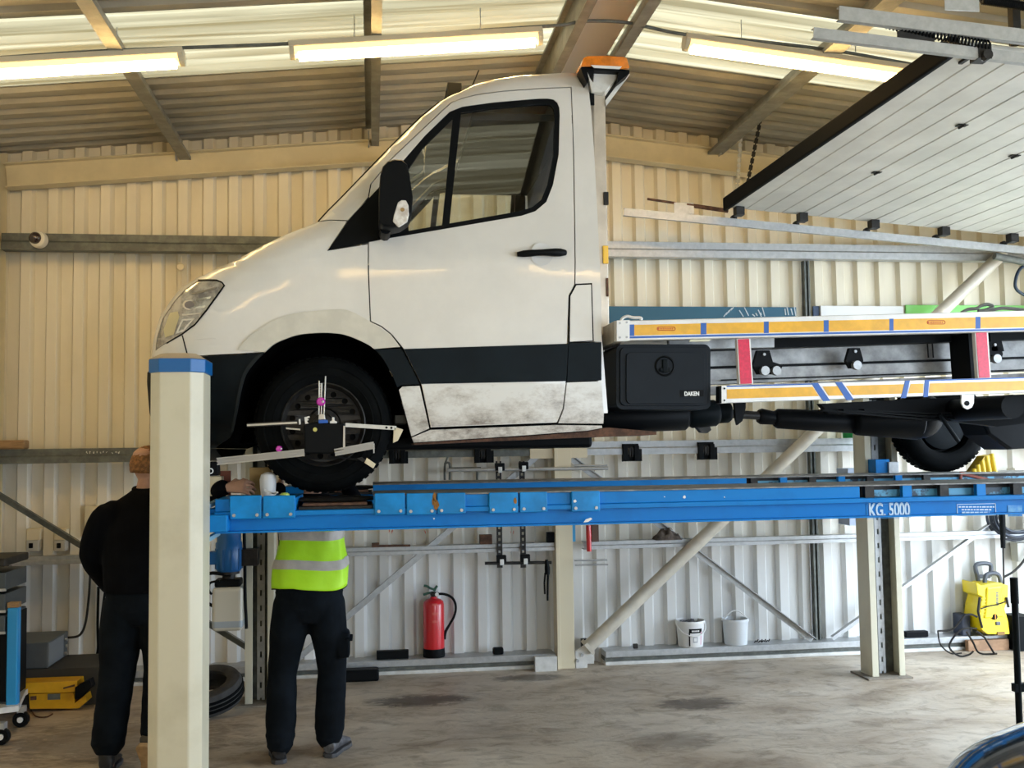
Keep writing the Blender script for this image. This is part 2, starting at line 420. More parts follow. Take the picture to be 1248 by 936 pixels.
def stanchion():
    t = thing('steel_stanchion', (1.50, 8.05, 0), 'cream steel post standing mid wall between the wall rails', 'column')
    x0, x1 = at(680.5, 600, 8.0).x, at(697, 600, 8.0).x
    MB().box((x0, 8.0, 0), (x1, 8.012, 3.27)).box((x0, 8.13, 0), (x1, 8.142, 3.27)).box(((x0+x1)/2-.006, 8.012, 0), ((x0+x1)/2+.006, 8.13, 3.27)).box((x0-.03, 7.99, 0.0), (x0, 8.14, 3.27)).build('post', M_CREAMPLATE, t, bevel=0.003)
    a = at(646, 547, 8.02); b = at(716, 558, 8.02)
    MB().box((a.x, 8.02, b.z), (b.x, 8.03, a.z)).build('cleat_plate', M_CREAMPLATE, t, bevel=0.002)
    # foot gusset that takes the tube brace
    g = [at(701, 794, 8.0), at(713, 786, 8.0), at(724, 797, 8.0), at(724, 809, 8.0), at(716, 809, 8.0), at(716, 816, 8.0), at(702, 819, 8.0)]
    MB().prism([(p.x, 8.0, max(p.z, 0.0)) for p in g], (0, 0.02, 0)).build('gusset_plate', M_STEELWHITE, t, bevel=0.002)
    for px, py in ((709, 798), (703.5, 805)):
        c = at(px, py, 8.0); MB().cyl((c.x, 7.985, c.z), (c.x, 8.0, c.z), 0.014, 6).build('bolt', M_GALV, t)
    return t
stanchion()

# horizontal wall rails (z sections)
def rail(z0, z1, xa, xb, label, m=M_GALV, y=8.13, d=0.1):
    h = z1-z0
    prof = [(-d, 0), (0.0, 0), (0.0, h*0.45), (-0.012, h*0.55), (-0.012, h), (-d, h), (-d, h-0.004), (-0.016, h-0.004), (-0.016, h*0.56), (-0.004, h*0.46), (-0.004, 0.004), (-d, 0.004)]
    m_ = MB(); pts = [Vector((xa, y-a-0.1+0.0, z0+b)) for a, b in [(p[0], p[1]) for p in prof]]
    m_.prism(pts, (xb-xa, 0, 0))
    return tag(m_.build('cladding_rail', m), label, 'rail')
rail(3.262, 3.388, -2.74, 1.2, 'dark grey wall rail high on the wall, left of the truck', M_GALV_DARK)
rail(3.262, 3.388, 1.2, 5.85, 'pale galvanised wall rail high on the wall, right of the cab', M_GALV)
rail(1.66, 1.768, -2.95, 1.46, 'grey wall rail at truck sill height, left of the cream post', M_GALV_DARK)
rail(1.66, 1.768, 1.66, 5.85, 'galvanised wall rail at truck sill height, right of the cream post', M_GALV)
rail(0.915, 0.975, -2.95, 1.44, 'spangled galvanised wall rail below the lift, left of the cream post', M_GALV)
rail(0.915, 0.975, 1.66, 5.85, 'spangled galvanised wall rail below the lift, right of the cream post', M_GALV)
def sill(xa, xb, label):
    t = thing('base_rail', ((xa+xb)/2, 8.1, 0), label, 'rail')
    MB().box((xa, 8.04, 0.062), (xb, 8.25, 0.112)).build('sill_angle', M_GALV, t, bevel=0.004)
    MB().box((xa, 8.07, 0.03), (xb, 8.25, 0.06)).build('gutter_strip', M_GALV_DARK, t)
    MB().box((xa, 8.05, 0.0), (xb, 8.25, 0.028)).build('kerb_strip', M_STEELWHITE, t, bevel=0.003)
sill(-2.72, 1.42, 'grey base rail along the foot of the wall, left of the cream post')
sill(1.82, 5.85, 'grey base rail along the foot of the wall, right of the cream post')

# thin wall posts / angles
c0 = at(997, 600, 8.08).x
p = MB().box((c0-0.026, 8.15, 0.11), (c0-0.010, 8.2, 3.27)).box((c0+0.006, 8.15, 0.11), (c0+0.020, 8.2, 3.27)).box((c0-0.03, 8.2, 0.11), (c0+0.024, 8.206, 3.27))
p.build('rail_post', M_GALV_DARK)
tag(bpy.data.objects['rail_post'], 'thin dark vertical double strip up the wall right of the buckets', 'strip')
def angle(pa, pb, label, ya=8.12, m=M_GALV, w=0.045):
    a = at(*pa, ya); b = at(*pb, ya)
    mm = MB().bar(a, b, 0.006, w, upv=(0, 0, 1))
    d = (b-a).normalized(); n = Vector((-d.z, 0, d.x)); n = n if n.z > 0 else -n
    mm.bar(a+n*w/2-Vector((0, w/2, 0)), b+n*w/2-Vector((0, w/2, 0)), w, 0.006)
    tag(mm.build('cladding_brace', m), label, 'brace')
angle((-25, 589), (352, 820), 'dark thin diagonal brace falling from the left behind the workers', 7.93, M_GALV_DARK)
angle((352, 812), (655, 556), 'thin grey diagonal brace rising from the mechanic in the vest to the cream post', 8.08)
angle((688, 553), (990, 780), 'thin grey diagonal brace falling right from the cream post', 8.09)
angle((1014, 778), (1222, 629), 'thin grey diagonal brace rising right behind the rear lift column', 8.09)
a = at(716, 789, 8.0); b = at(1222, 309, 7.97)
tag(MB().cyl(a, b, 0.052, 20).cyl(a-(b-a).normalized()*0.01, a+(b-a).normalized()*0.02, 0.075, 4).build('tube_brace', mat('pale_brace_paint', (0.62, 0.57, 0.47), 0.4, var=0.12, vscale=6), smooth=40), 'thick cream tubular diagonal brace from the foot of the cream post', 'brace')

# purlins
def purlin(x, w, label, flip=1, h=0.17):
    zt = zroof(x)-0.035; t = 0.005
    pr = [(-w/2*flip, 0.02), (-w/2*flip, 0), (w/2*flip*0.0, 0), (0.0, h), (w/2*flip, h), (w/2*flip, h-0.02), (w/2*flip-t*flip, h-0.02), (w/2*flip-t*flip, h-t), (t*flip, h-t), (t*flip, t-t), (t*flip, -t), (-w/2*flip-t*flip, -t), (-w/2*flip-t*flip, 0.02)]
    pts = [Vector((x+a, YF+0.1, zt-h+b)) for a, b in pr]
    t_ = thing('roof_purlin', (x, 1.0, zt-h), label, 'purlin')
    MB().prism(pts, (0, YB-0.05-YF-0.1, 0)).build('section', M_PURLIN, t_)
    MB().box((x-0.03, 8.05, zt-h-0.02), (x-0.022, 8.17, zt-h+0.1)).build('cleat', M_GALV, t_)
purlin(-1.46, 0.15, 'grey roof purlin nearest the left corner', -1)
purlin(0.015, 0.10, 'grey roof purlin above the windscreen of the truck', -1)
purlin(1.235, 0.10, 'grey ridge purlin just left of the beacon', -1)
purlin(1.655, 0.13, 'grey ridge purlin just right of the beacon', 1)
purlin(2.91, 0.23, 'grey roof purlin crossing behind the right light fitting', 1)
purlin(4.35, 0.15, 'grey roof purlin above the raised door', 1)
tag(MB().prism([(1.25, YF, 4.44), (XR, YF, 4.46), (1.63, YF, 4.445), (1.63, YF, 4.435), (XR, YF, 4.45), (1.25, YF, 4.43)], (0, YB-YF-.1, 0)).build('trim_1', mat('ridge_liner', (0.82, 0.79, 0.72), 0.5), smooth=20), 'beige ridge liner between the two ridge purlins', kind='structure')
# ================================================================== light fittings under the roof
M_TUBE = emit('warm_fluorescent_diffuser', (1.0, 0.64, 0.24), TUBE_POWER)
M_DIFF = emit('warm_lit_diffuser', (1.0, 0.70, 0.30), 1.6)
M_HOUSING = mat('fitting_housing', (0.62, 0.56, 0.42), 0.5)
M_ENDCAP = mat('fitting_end_cap', (0.55, 0.50, 0.36), 0.35)
def fitting(xc, y, label, group=None, half=0.75):
    s = 1 if xc < XR else -1
    d = Vector((1, 0, 0.1*s)).normalized(); n = Vector((-0.1*s, 0, 1)).normalized()
    c = Vector((xc, y, zroof(xc)-0.27))
    t = thing('strip_light', c, label, 'light', group)
    MB().extr([(-0.06, 0.022), (0.06, 0.022), (0.05, 0.06), (-0.05, 0.06)], c-d*half, c+d*half).build('housing', M_HOUSING, t, bevel=0.004)
    MB().extr([(0.050*math.cos(a), 0.022+0.050*math.sin(a)) for a in [math.pi+math.pi*i/8 for i in range(9)]], c-d*(half-0.03), c+d*(half-0.03)).build('diffuser', M_DIFF, t, smooth=50)
    MB().cyl(c-d*(half-0.05)+n*(-0.010), c+d*(half-0.05)+n*(-0.010), 0.040, 16).build('lamp_tube', M_TUBE, t, smooth=50)
    for e in (-1, 1):
        p = c+d*(half-0.03)*e
        MB().extr([(0.054*math.cos(a), 0.022+0.060*math.sin(a)) for a in [math.pi+math.pi*i/8 for i in range(9)]], p, p+d*0.03*e).build('end_cap', M_ENDCAP, t, bevel=0.003)
    for e in (-0.5, 0.5):
        q = c+d*half*e
        MB().cyl((q.x, y, q.z+0.05), (q.x, y, zroof(q.x)-0.06), 0.003, 6).build('hanger', M_GALV, t)
fitting(-1.80, 5.96, 'lit strip light at the left end of the roof, cut by the picture edge')
fitting(0.285, 5.96, 'lit strip light above the truck cab, middle of the row')
fitting(2.66, 5.96, 'lit strip light right of the beacon, beside the raised door')
for yy in (-2.9,):
    for xc, w_ in ((-1.8, 'left'), (0.285, 'middle'), (2.66, 'right')): fitting(xc, yy, 'lit strip light on the roof behind the viewer, %s one of three' % w_, 'strip lights behind the viewer')
cd = [at(px, py, 5.93) for px, py in ((-60, 76), (0, 70.5), (128, 62), (336, 54), (470, 47), (560, 39), (640, 33.5), (686, 30.5), (703, 27), (724, 25.5), (760, 27), (790, 33), (835, 42), (920, 50), (1020, 62), (1110, 78), (1180, 88))]
tag(MB().tube(cd, 0.011, 8).build('cable_conduit', M_GALV_DARK, smooth=60), 'thin grey conduit looping over the ridge above the strip lights', 'conduit')

# ================================================================== raised sectional door
DX, DZ, DS, DY0, DY1 = 2.757, 3.575, -0.078, 4.40, 7.60
def dz(x): return DZ + DS*(x-DX)
M_DOOR = mat('pale_grey_door_skin', (0.66, 0.66, 0.62), 0.45, var=0.12, vscale=2.5)
door = thing('door_1', (DX, 6.0, 3.3), 'raised sectional door hanging under the roof at right', 'door', kind='structure')
SL = 0.592
for i in range(5):
    a = DX+0.004+i*SL; L = SL-0.008
    prof = []
    nrib = 4
    for r in range(nrib):
        xa = a + L*r/nrib; xb = a + L*(r+1)/nrib
        prof += [(xa+0.006, 0.0), (xb-0.006, 0.0), (xb, 0.007)] if r < nrib-1 else [(xa+0.006, 0.0), (xb, 0.0)]
    if i: pass
    pts = [Vector((x, DY0, dz(x)+h)) for x, h in prof] + [Vector((a+L, DY0, dz(a+L)+0.042)), Vector((a, DY0, dz(a)+0.042))]
    pn = MB().prism(pts, (0, DY1-DY0, 0)).build('door_panel', M_DOOR, door)
    for yy in ((5.35, 6.35) if i == 0 else (5.75,)):
        if i < 4:
            xj = a+L+0.004; z = dz(xj)
            MB().box((xj-0.03, yy-0.02, z-0.006), (xj+0.03, yy+0.02, z)).cyl((xj, yy-0.03, z-0.008), (xj, yy+0.03, z-0.008), 0.008, 8).build('hinge', M_DARKSTEEL, pn)
MB().box((DX-0.035, DY0, DZ-0.03), (DX, DY1, DZ+0.075)).build('edge_seal', mat('rubber_seal', (0.006, 0.007, 0.008), 0.8, spec=0.1), door, bevel=0.01)
MB().box((DX+0.08, DY0+0.02, DZ-0.02), (DX+0.10, DY0+0.14, DZ+0.0)).build('corner_bracket', M_DARKSTEEL, door)
def cch(w, h, t=0.004): return [(-w/2,-h/2),(w/2,-h/2),(w/2,h/2),(-w/2,h/2),(-w/2,h/2-t),(w/2-t,h/2-t),(w/2-t,-h/2+t),(-w/2,-h/2+t)]
def track(y, xa, xb, za, name, label=None, h=0.055):
    s = -0.0772
    return MB().extr(cch(0.03, h), (xa, y, za), (xb, y, za+s*(xb-xa))).build(name, M_GALV, door)
track(7.68, at(760, 258, 7.68).x, 5.86, at(760, 258.5, 7.68).z, 'door_track', h=0.06)
track(4.34, at(990, 40, 4.34).x, 5.86, at(990, 41, 4.34).z, 'door_track', h=0.05)
track(4.31, at(1021, 15, 4.31).x, 5.86, at(1021, 17, 4.31).z, 'upper_track', h=0.065)
for xr_ in (2.84, 3.355, 3.947, 4.54, 5.13):
    for y, yt in ((DY1, 7.70), (DY0, 4.33)):
        z = dz(xr_)-0.055
        MB().cyl((xr_, y-0.06, z), (xr_, yt, z), 0.008, 8).cyl((xr_, yt-0.03, z), (xr_, yt, z), 0.024, 12).box((xr_-0.035, y-0.08, z-0.012), (xr_+0.03, y-0.005, z+0.056)).build('roller_bracket', M_DARKSTEEL, door)
# far spring rod and plate
a, b = at(789, 242.5, 7.72), at(887, 257, 7.72)
MB().cyl(a, b, 0.010, 8).cyl(a+(b-a)*0.48, b, 0.017, 10).build('spring_rod', M_RUST, door, smooth=40)
q = at(835, 254, 7.71); MB().box((q.x-0.09, 7.705, q.z-0.045), (q.x+0.07, 7.712, q.z+0.045)).build('rod_plate', M_GALV, door)
# near spring coil between the two tracks, and plate
a, b = at(1078, 27, 4.33), at(1205, 56, 4.33)
d = (b-a); pts = []
for i in range(0, 181):
    t = i/180; c = a+d*t; ang = t*2*math.pi*30
    pts.append(c + Vector((0, math.cos(ang)*0.024, math.sin(ang)*0.024)))
MB().tube(pts, 0.005, 5).build('coil_spring', M_BLACK, door, smooth=60)
a, b = at(1095, 37, 4.325), at(1140, 56, 4.325)
MB().box((a.x, 4.33, b.z), (b.x, 4.34, a.z)).build('spring_shoe', M_DARKSTEEL, door)
a, b = at(1150, 0, 4.3), at(1188, 19, 4.3)
MB().box((a.x-0.02, 4.26, b.z), (b.x, 4.265, a.z+0.05)).build('hanger_plate', M_GALV, door, bevel=0.004)
a, b = at(1196, 0, 4.36), at(1290, 14, 4.36); pts = []
for i in range(0, 241):
    t = i/240; c = a+(b-a)*t; ang = t*2*math.pi*40
    pts.append(c + Vector((0, math.cos(ang)*0.018, math.sin(ang)*0.018)))
MB().tube(pts, 0.004, 5).build('coil_spring', M_BLACK, door, smooth=60)
a, b = at(1235, 0, 4.5), at(1240, 55, 4.5)
MB().box((a.x-.02, 4.48, b.z), (a.x+0.02, 4.52, zroof(a.x)-.03)).build('hanger_post', M_DARKSTEEL, door)
for p0_, p1_, m_ in (((904, 150), (898, 237), M_GALV), ((932, 120), (909, 234), M_DARKSTEEL)):
    a, b = at(*p0_, 7.72), at(*p1_, 7.72)
    h = MB()
    n = 14
    for i in range(n):
        u, v = a+(b-a)*(i/n), a+(b-a)*((i+0.72)/n)
        h.bar(u, v, 0.004, 0.030, upv=(1, 0, 0))
    h.bar(a, b, 0.005, 0.011, upv=(1, 0, 0))
    h.build('perforated_hanger', m_, door)
# right-hand roller cable drum in the corner
MB().cyl(at(1212, 312, 7.7), at(1262, 322, 7.7), 0.03, 12).build('track_bend', M_GALV_DARK, door)
# ================================================================== four-post lift
lift = thing('vehicle_lift', (1.6, 6.15, 0), 'blue and cream four-post vehicle lift carrying the white truck', 'vehicle lift')
# near front post (closed side, chamfered corners, blue cap)
xf0, xf1 = at(193.5, 600, 4.78).x, at(231.5, 600, 4.78).x
ch = 0.05; yf = 4.78; xw0, xw1 = xf0-ch, xf1+ch; yb = 5.03
ZT = at(220, 452, 4.78).z
sec = [(xf0, yf), (xf1, yf), (xw1, yf+ch), (xw1, yb), (xw0, yb), (xw0, yf+ch)]
M_NEARPOST = M_COLUMN
np_ = MB().prism([(x, y, 0.012) for x, y in sec], (0, 0, ZT-0.012)).build('lift_column', M_NEARPOST, lift, bevel=0.006)
g = 0.008
sec2 = [(xf0-g*.4, yf-g), (xf1+g*.4, yf-g), (xw1+g, yf+ch-g*.4), (xw1+g, yb+g), (xw0-g, yb+g), (xw0-g, yf+ch-g*.4)]
MB().prism([(x, y, ZT-0.005) for x, y in sec2], (0, 0, 0.062)).build('column_cap', mat('blue_cap_paint', (0.003, 0.115, 0.36), 0.35), np_, bevel=0.004)
c = Vector(((xw0+xw1)/2, (yf+yb)/2, ZT+0.085)); lid = MB()
lid.v = [Vector((x, y, ZT+0.057)) for x, y in sec2] + [c+(Vector((x, y, ZT+0.085))-c)*0.62 for x, y in sec2]
n = 6; lid.f = [(i, (i+1) % n, (i+1) % n+n, i+n) for i in range(n)] + [tuple(range(n, 2*n))]
lid.build('cap_lid', mat('dusty_lid', (0.34, 0.29, 0.22), 0.6), np_)
MB().box((xw0-0.07, yf-0.05, 0), (xw1+0.07, yb+0.07, 0.012)).build('base_plate', M_COLUMN, np_)

# far posts: open channel with ladder strip inside
def far_post(xa, xb, y, ztop, dark=False):
    d = 0.17
    c = MB()
    c.box((xa, y, 0.012), (xa+0.012, y+d, ztop)).box((xb-0.012, y, 0.012), (xb, y+d, ztop)).box((xa, y+d, 0.012), (xb, y+d+0.012, ztop))
    c.box((xa, y-0.004, 0.012), (xa+0.05, y+0.012, ztop)).box((xb-0.045, y-0.004, 0.012), (xb, y+0.012, ztop))
    o = c.build('lift_column', M_COLUMN, lift, bevel=0.003)
    xm = (xa+xb)/2
    MB().box((xa+0.015, y+d-0.03, 0.012), (xb-0.015, y+d-0.004, ztop-.02)).build('inner_face', M_GALV_DARK, o)
    l = MB(); z = 0.03; w = 0.026
    l.box((xm-w, y+0.09, 0.015), (xm-w+0.019, y+0.1, ztop-0.05)).box((xm+w-0.019, y+0.09, 0.015), (xm+w, y+0.1, ztop-0.05))
    while z < ztop-0.1:
        l.box((xm-w+0.019, y+0.0905, z), (xm+w-0.019, y+0.0995, z+0.065)); z += 0.105
    l.build('locking_ladder', M_GALV, o)
    MB().box((xa-0.06, y-0.06, 0), (xb+0.03, y+d+0.06, 0.012)).build('base_plate', mat('dusty_base_plate', (0.26, 0.22, 0.17), 0.7, var=0.3, vscale=12), o, bevel=0.002)
    MB().box((xa-.004, y-.008, ztop), (xb+.004, y+d+0.016, ztop+0.06)).build('column_cap', MATS['blue_cap_paint'], o, bevel=0.004)
    return o
far_post(at(298.5, 800, 7.28).x, at(334, 800, 7.28).x, 7.28, 2.1)
far_post(at(1061, 760, 7.22).x, at(1101, 760, 7.22).x, 7.22, 2.1)

# runways
def bx(px, py, y): return at(px, py, y)
RW0, RWX1 = at(262, 640, 5.10).x, 4.9
ZTOP, ZBOT, ZLIP, ZSTEP = 1.497, 1.333, 1.413, 1.437
def runway(y0, y1, name_far=False):
    xa, xb = RW0, RWX1
    prof = [(y0, ZTOP), (y0, ZSTEP), (y0-0.012, ZSTEP-0.003), (y0-0.012, ZLIP), (y0+0.035, ZLIP-0.004), (y0+0.035, ZBOT+0.010), (y0-0.004, ZBOT+0.008), (y0-0.004, ZBOT), (y0+0.10, ZBOT), (y0+0.10, ZLIP-0.03), (y1-0.10, ZLIP-0.03), (y1-0.10, ZBOT), (y1, ZBOT), (y1, ZTOP)]
    return prof
def sweep(prof, xa, xb, name, m, parent, bevel=0.0):
    return MB().prism([Vector((xa, y, z)) for y, z in prof], (xb-xa, 0, 0)).build(name, m, parent, bevel=bevel)
TP0, TP1 = at(361, 605, 5.10).x, at(455, 605, 5.10).x      # turnplate recess
SP0 = at(1048, 602, 5.10).x                                 # rear slip plate recess
M_DECK = mat('worn_deck_steel', (0.26, 0.26, 0.25), 0.55, 0.3, var=0.4, vscale=14)
def make_runway(y0, y1, far=False):
    p = runway(y0, y1)
    low = [(y, min(z, 1.437)) for y, z in p]
    rw = sweep(low, RW0, RWX1, 'runway', M_BLUE, lift)
    full = [(y0, 1.437), (y0, ZTOP), (y1, ZTOP), (y1, 1.437)]
    sweep(full, RW0 if not far else TP0-0.2, TP0, 'deck_section', M_BLUE, rw, 0.003)
    sweep(full, TP1, SP0, 'deck_section', M_BLUE, rw, 0.003)
    top = [(y0-0.006, ZTOP), (y0-0.006, ZTOP+0.008), (y1+0.006, ZTOP+0.008), (y1+0.006, ZTOP)]
    sweep(top, TP1, RWX1, 'deck_plate', M_DECK, rw, 0.002)
    # turnplate: stacked discs and grease-dark plates
    tc = Vector(((TP0+TP1)/2, (y0+y1)/2, 1.437))
    MB().box((TP0+0.01, y0+0.015, 1.437), (TP1-0.005, y1-0.015, 1.452)).build('turnplate_base', M_DARKSTEEL, rw, bevel=0.002)
    MB().box((TP0+0.03, y0+0.005, 1.455), (TP1-0.03, y1-0.03, 1.468)).build('turnplate_middle', M_RUST, rw, bevel=0.002)
    MB().lathe(tc+Vector((0, 0, 0.033)), (0, 0, 1), [(0, 0), (0.205, 0), (0.215, 0.006), (0.2, 0.016), (0, 0.016)], 40).build('turnplate_disc', M_DARKSTEEL, rw, smooth=40)
    # rear slip plate openings
    for i in range(7):
        x = SP0+0.03+i*0.21
        MB().box((x, y0, 1.437), (x+0.05, y0+0.03, ZTOP)).build('slip_plate_stay', M_BLUE if i % 2 else M_DARKSTEEL, rw)
    MB().box((SP0, y0+0.06, 1.437), (RWX1, y1, ZTOP)).build('slip_plate', M_DARKSTEEL, rw)
    MB().box((SP0+.05, y0+0.055, 1.44), (RWX1, y0+0.06, 1.475)).build('slip_plate_edge', mat('pale_blue_paint', (0.10, 0.36, 0.55), 0.5, col2=(0.02, 0.05, 0.08), vscale=9, lo=0.42, hi=0.5), rw)
    return rw
RN = make_runway(5.10, 5.60)
RF = make_runway(6.74, 7.20, True)
# bolted blue cover plates along the near runway
def cover(pxa, pxb, pya, pyb, bolts=True, off=0.0):
    a, b = at(pxa, pya, 5.075), at(pxb, pyb, 5.075)
    o = MB().box((a.x+0.002, 5.075-off, b.z), (b.x-0.002, 5.11, a.z)).build('cover_plate', mat('light_blue_lift_paint', (0.004, 0.245, 0.64), 0.38, var=0.2, vscale=7, spec=0.25), RN, bevel=0.004)
    if bolts:
        for x in (a.x+0.022, b.x-0.022):
            z = b.z+0.018
            MB().cyl((x, 5.069-off, z), (x, 5.076-off, z), 0.008, 8).build('bolt', M_GALV, o) if False else MB().cyl((x, 5.068-off, z), (x, 5.076-off, z), 0.008, 8).build('cover_bolt', M_GALV, RN)
for q in ((279.5, 319, 604.5, 632), (320, 360, 604.5, 631), (456, 494, 601.5, 627), (495, 532, 601.5, 627), (532.5, 568, 601, 626), (595.5, 632, 600.5, 625), (633, 668, 600, 624), (696, 732, 599, 623)):
    cover(*q)
# front end block and crossbeam
a = at(262, 612, 5.10)
MB().box((RW0-0.03, 5.12, 1.34), (RW0+0.02, 7.2, 1.45)).build('end_stop', M_BLUE, lift, bevel=0.004)
cbx0, cbx1 = -0.86, -0.68
MB().box((cbx0, 5.03, 1.345), (cbx1, 7.28, 1.425)).build('crossbeam', M_BLUE, lift, bevel=0.006)
for k in range(3):
    a, b = at(252, 618+k*20, 5.06), at(266, 610+k*20, 5.4)
    MB().bar(a, b, 0.02, 0.02).build('crossbeam_stay', mat('pale_blue_stay', (0.25, 0.5, 0.7), 0.4), lift)
MB().box((3.62, 5.0, 1.345), (3.80, 7.3, 1.405)).build('crossbeam', M_BLUE, lift, bevel=0.006)
a, b = at(1067, 560, 7.1), at(1085, 577, 7.1)
MB().box((a.x, 7.1, 1.45), (b.x, 7.22, a.z)).build('crossbeam_block', M_BLUE, lift, bevel=0.004)
a, b = at(1083, 563, 7.08), at(1096, 580, 7.08)
MB().box((a.x, 7.08, 1.45), (b.x, 7.2, a.z)).build('locking_box', M_GALV, lift, bevel=0.004)
# hydraulic power unit on the far front post
pu = thing('power_unit', (0, 0, 0)); pu.parent = lift; pu.location = -Vector(lift.location)*0
yy = 7.2
cx = at(279, 690, yy).x
def zpx(py): return at(279, py, yy).z
pm = MB().lathe((cx, yy, zpx(696)), (0, 0, 1), [(0, 0), (0.075, 0), (0.088, 0.02), (0.088, 0.19), (0.08, 0.2), (0.08, 0.31), (0.0, 0.31)], 24).build('motor', mat('motor_blue', (0.006, 0.10, 0.30), 0.35), lift, smooth=40)
for k in range(10):
    an = 2*math.pi*k/10
    MB().box((cx+math.cos(an)*0.088-0.004, yy+math.sin(an)*0.088-0.004, zpx(693)), (cx+math.cos(an)*0.088+0.004, yy+math.sin(an)*0.088+0.004, zpx(668))).build('cooling_fin', MATS['motor_blue'], pm)
MB().box((cx-0.13, yy-0.05, zpx(687)), (cx-0.07, yy+0.04, zpx(671))).build('terminal_box', MATS['motor_blue'], pm, bevel=0.01)
MB().lathe((cx, yy, zpx(711)), (0, 0, 1), [(0, 0), (0.05, 0), (0.06, 0.02), (0.042, 0.03), (0.042, 0.06), (0.07, 0.065), (0.07, 0.09), (0, 0.09)], 20).build('pump_block', M_DARKSTEEL, lift, smooth=35)
MB().box((cx-0.085, yy-0.07, zpx(714)), (cx+0.085, yy+0.07, zpx(705))).build('valve_block', M_BLACK, lift, bevel=0.01)
tank = MB().box((cx-0.1, yy-0.09, zpx(767)), (cx+0.1, yy+0.09, zpx(714))).build('oil_reservoir', mat('translucent_tank', (0.60, 0.57, 0.47), 0.4), lift, bevel=0.025, seg=3)
MB().box((cx-0.1015, yy-0.0915, zpx(766)), (cx+0.1015, yy+0.0915, zpx(751))).build('oil_level', mat('oil_seen_through_tank', (0.36, 0.41, 0.45), 0.4), tank, bevel=0.026, seg=3)
MB().tube([(cx+0.02, yy-0.05, zpx(700)), (cx-0.12, yy-0.06, zpx(697)), (cx-0.16, yy-0.04, zpx(710)), (cx-0.15, yy-0.03, zpx(730)), (cx-0.09, yy-0.05, zpx(737))], 0.012, 8).build('hydraulic_hose', M_BLACK, lift, smooth=60)
MB().tube([(cx-0.05, yy-0.08, zpx(706)), (cx-0.11, yy-0.08, zpx(708)), (cx-0.12, yy-0.08, zpx(716)), (cx-0.10, yy-0.08, zpx(722))], 0.008, 8).build('hydraulic_hose', M_BLACK, lift, smooth=60)
MB().tube([(cx+0.1, yy, zpx(650)), (cx+0.105, yy, zpx(690)), (cx+0.11, yy-0.03, zpx(720)), (cx+0.12, yy-.03, zpx(766))], 0.011, 8).build('hydraulic_hose', M_BLACK, lift, smooth=60)
MB().box((cx+0.07, yy-0.02, zpx(690)), (cx+0.19, yy+0.1, zpx(670))).build('mounting_bracket', M_DARKSTEEL, lift)
bpy.data.objects.remove(pu)
# capacity lettering and small plate
M_LETTER = mat('pale_blue_lettering', (0.62, 0.78, 0.88), 0.5)
WEB = 5.132
o_, x_ = at(1058.5, 629.5, WEB), at(1108, 628.5, WEB)
tx = text('capacity_lettering', 'KG. 5000', M_LETTER, lift, (o_.x, WEB, o_.z), 0.098, depth=0.001, bold=0.0025)
w_ = max(v.co.x for v in tx.data.vertices)-min(v.co.x for v in tx.data.vertices)
sc_ = (x_.x-o_.x)/w_
x0_ = min(v.co.x for v in tx.data.vertices)
for v in tx.data.vertices: v.co.x = x0_+(v.co.x-x0_)*sc_
def frame(pa, pb, y, m, parent, name, t=0.003):
    a, b = at(*pa, y), at(*pb, y)
    MB().box((a.x, y-0.001, a.z-t), (b.x, y+.0015, a.z)).box((a.x, y-0.001, b.z), (b.x, y+.0015, b.z+t)).box((a.x, y-0.001, b.z), (a.x+t, y+.0015, a.z)).box((b.x-t, y-0.001, b.z), (b.x, y+.0015, a.z)).build(name, m, parent)
frame((1056, 614.5), (1110, 631), WEB, mat('faint_blue_edge', (0.05, 0.36, 0.72), 0.5), lift, 'lettering_border', 0.002)
frame((1166, 614.5), (1214, 628), WEB, M_LETTER, lift, 'plate_border', 0.003)
pl = MB()
for k, (xa, xb) in enumerate(((1168.5, 1212), (1172, 1208), (1172.5, 1206))):
    py = 617 + k*3.4; x = xa; random.seed(k+3)
    while x < xb:
        w = random.uniform(2, 5); a, b = at(x, py, WEB), at(min(x+w, xb), py+1.6, WEB)
        pl.box((a.x, WEB-0.001, b.z), (b.x, WEB+0.001, a.z)); x += w+1
pl.build('plate_print', M_LETTER, lift)
a, b = at(1228, 616, WEB), at(1246, 629, WEB)
MB().box((a.x, WEB-.0008, b.z), (b.x, WEB+0.001, a.z)).build('worn_plate', mat('faded_sticker', (0.16, 0.42, 0.62), 0.5, col2=(0.01, 0.22, 0.6), vscale=20), lift)
# paint chips on the blue
for k, (px, py, r, y) in enumerate(((834, 606, .010, 5.098), (883, 606, .004, 5.098), (810, 605.5, .003, 5.098), (700.5, 611, .010, 5.073), (529, 632, .005, 5.133))):
    a = at(px, py, y); pts = [(a.x+r*math.cos(t*1.047+k)*random.uniform(.6, 1.2), y, a.z+r*math.sin(t*1.047+k)*random.uniform(.6, 1.2)) for t in range(6)]
    MB().prism(pts, (0, 0.002, 0)).build('paint_chip', M_WHITE, lift)
a = at(718, 634, 5.085)
MB().prism([at(711, 637, 5.085), at(714, 633, 5.085), at(720, 631, 5.085), at(722, 632.5, 5.085), at(717, 636, 5.085)], (0, 0.003, 0)).build('peeled_paint', M_WHITE, lift)
for px, py, s in ((530, 607, 1), (532, 616, 1.2), (528, 612, .8), (628, 611, .7)):
    a = at(px, py, 5.072); pts = [(a.x+0.012*s*math.cos(t*0.9)*random.uniform(.4, 1.1), 5.073, a.z+0.03*s*math.sin(t*0.9)*random.uniform(.5, 1.1)) for t in range(7)]
    MB().prism(pts, (0, 0.001, 0)).build('rust_patch', mat('rust_stain', (0.30, 0.13, 0.02), 0.8, var=0.4, vscale=30), lift)
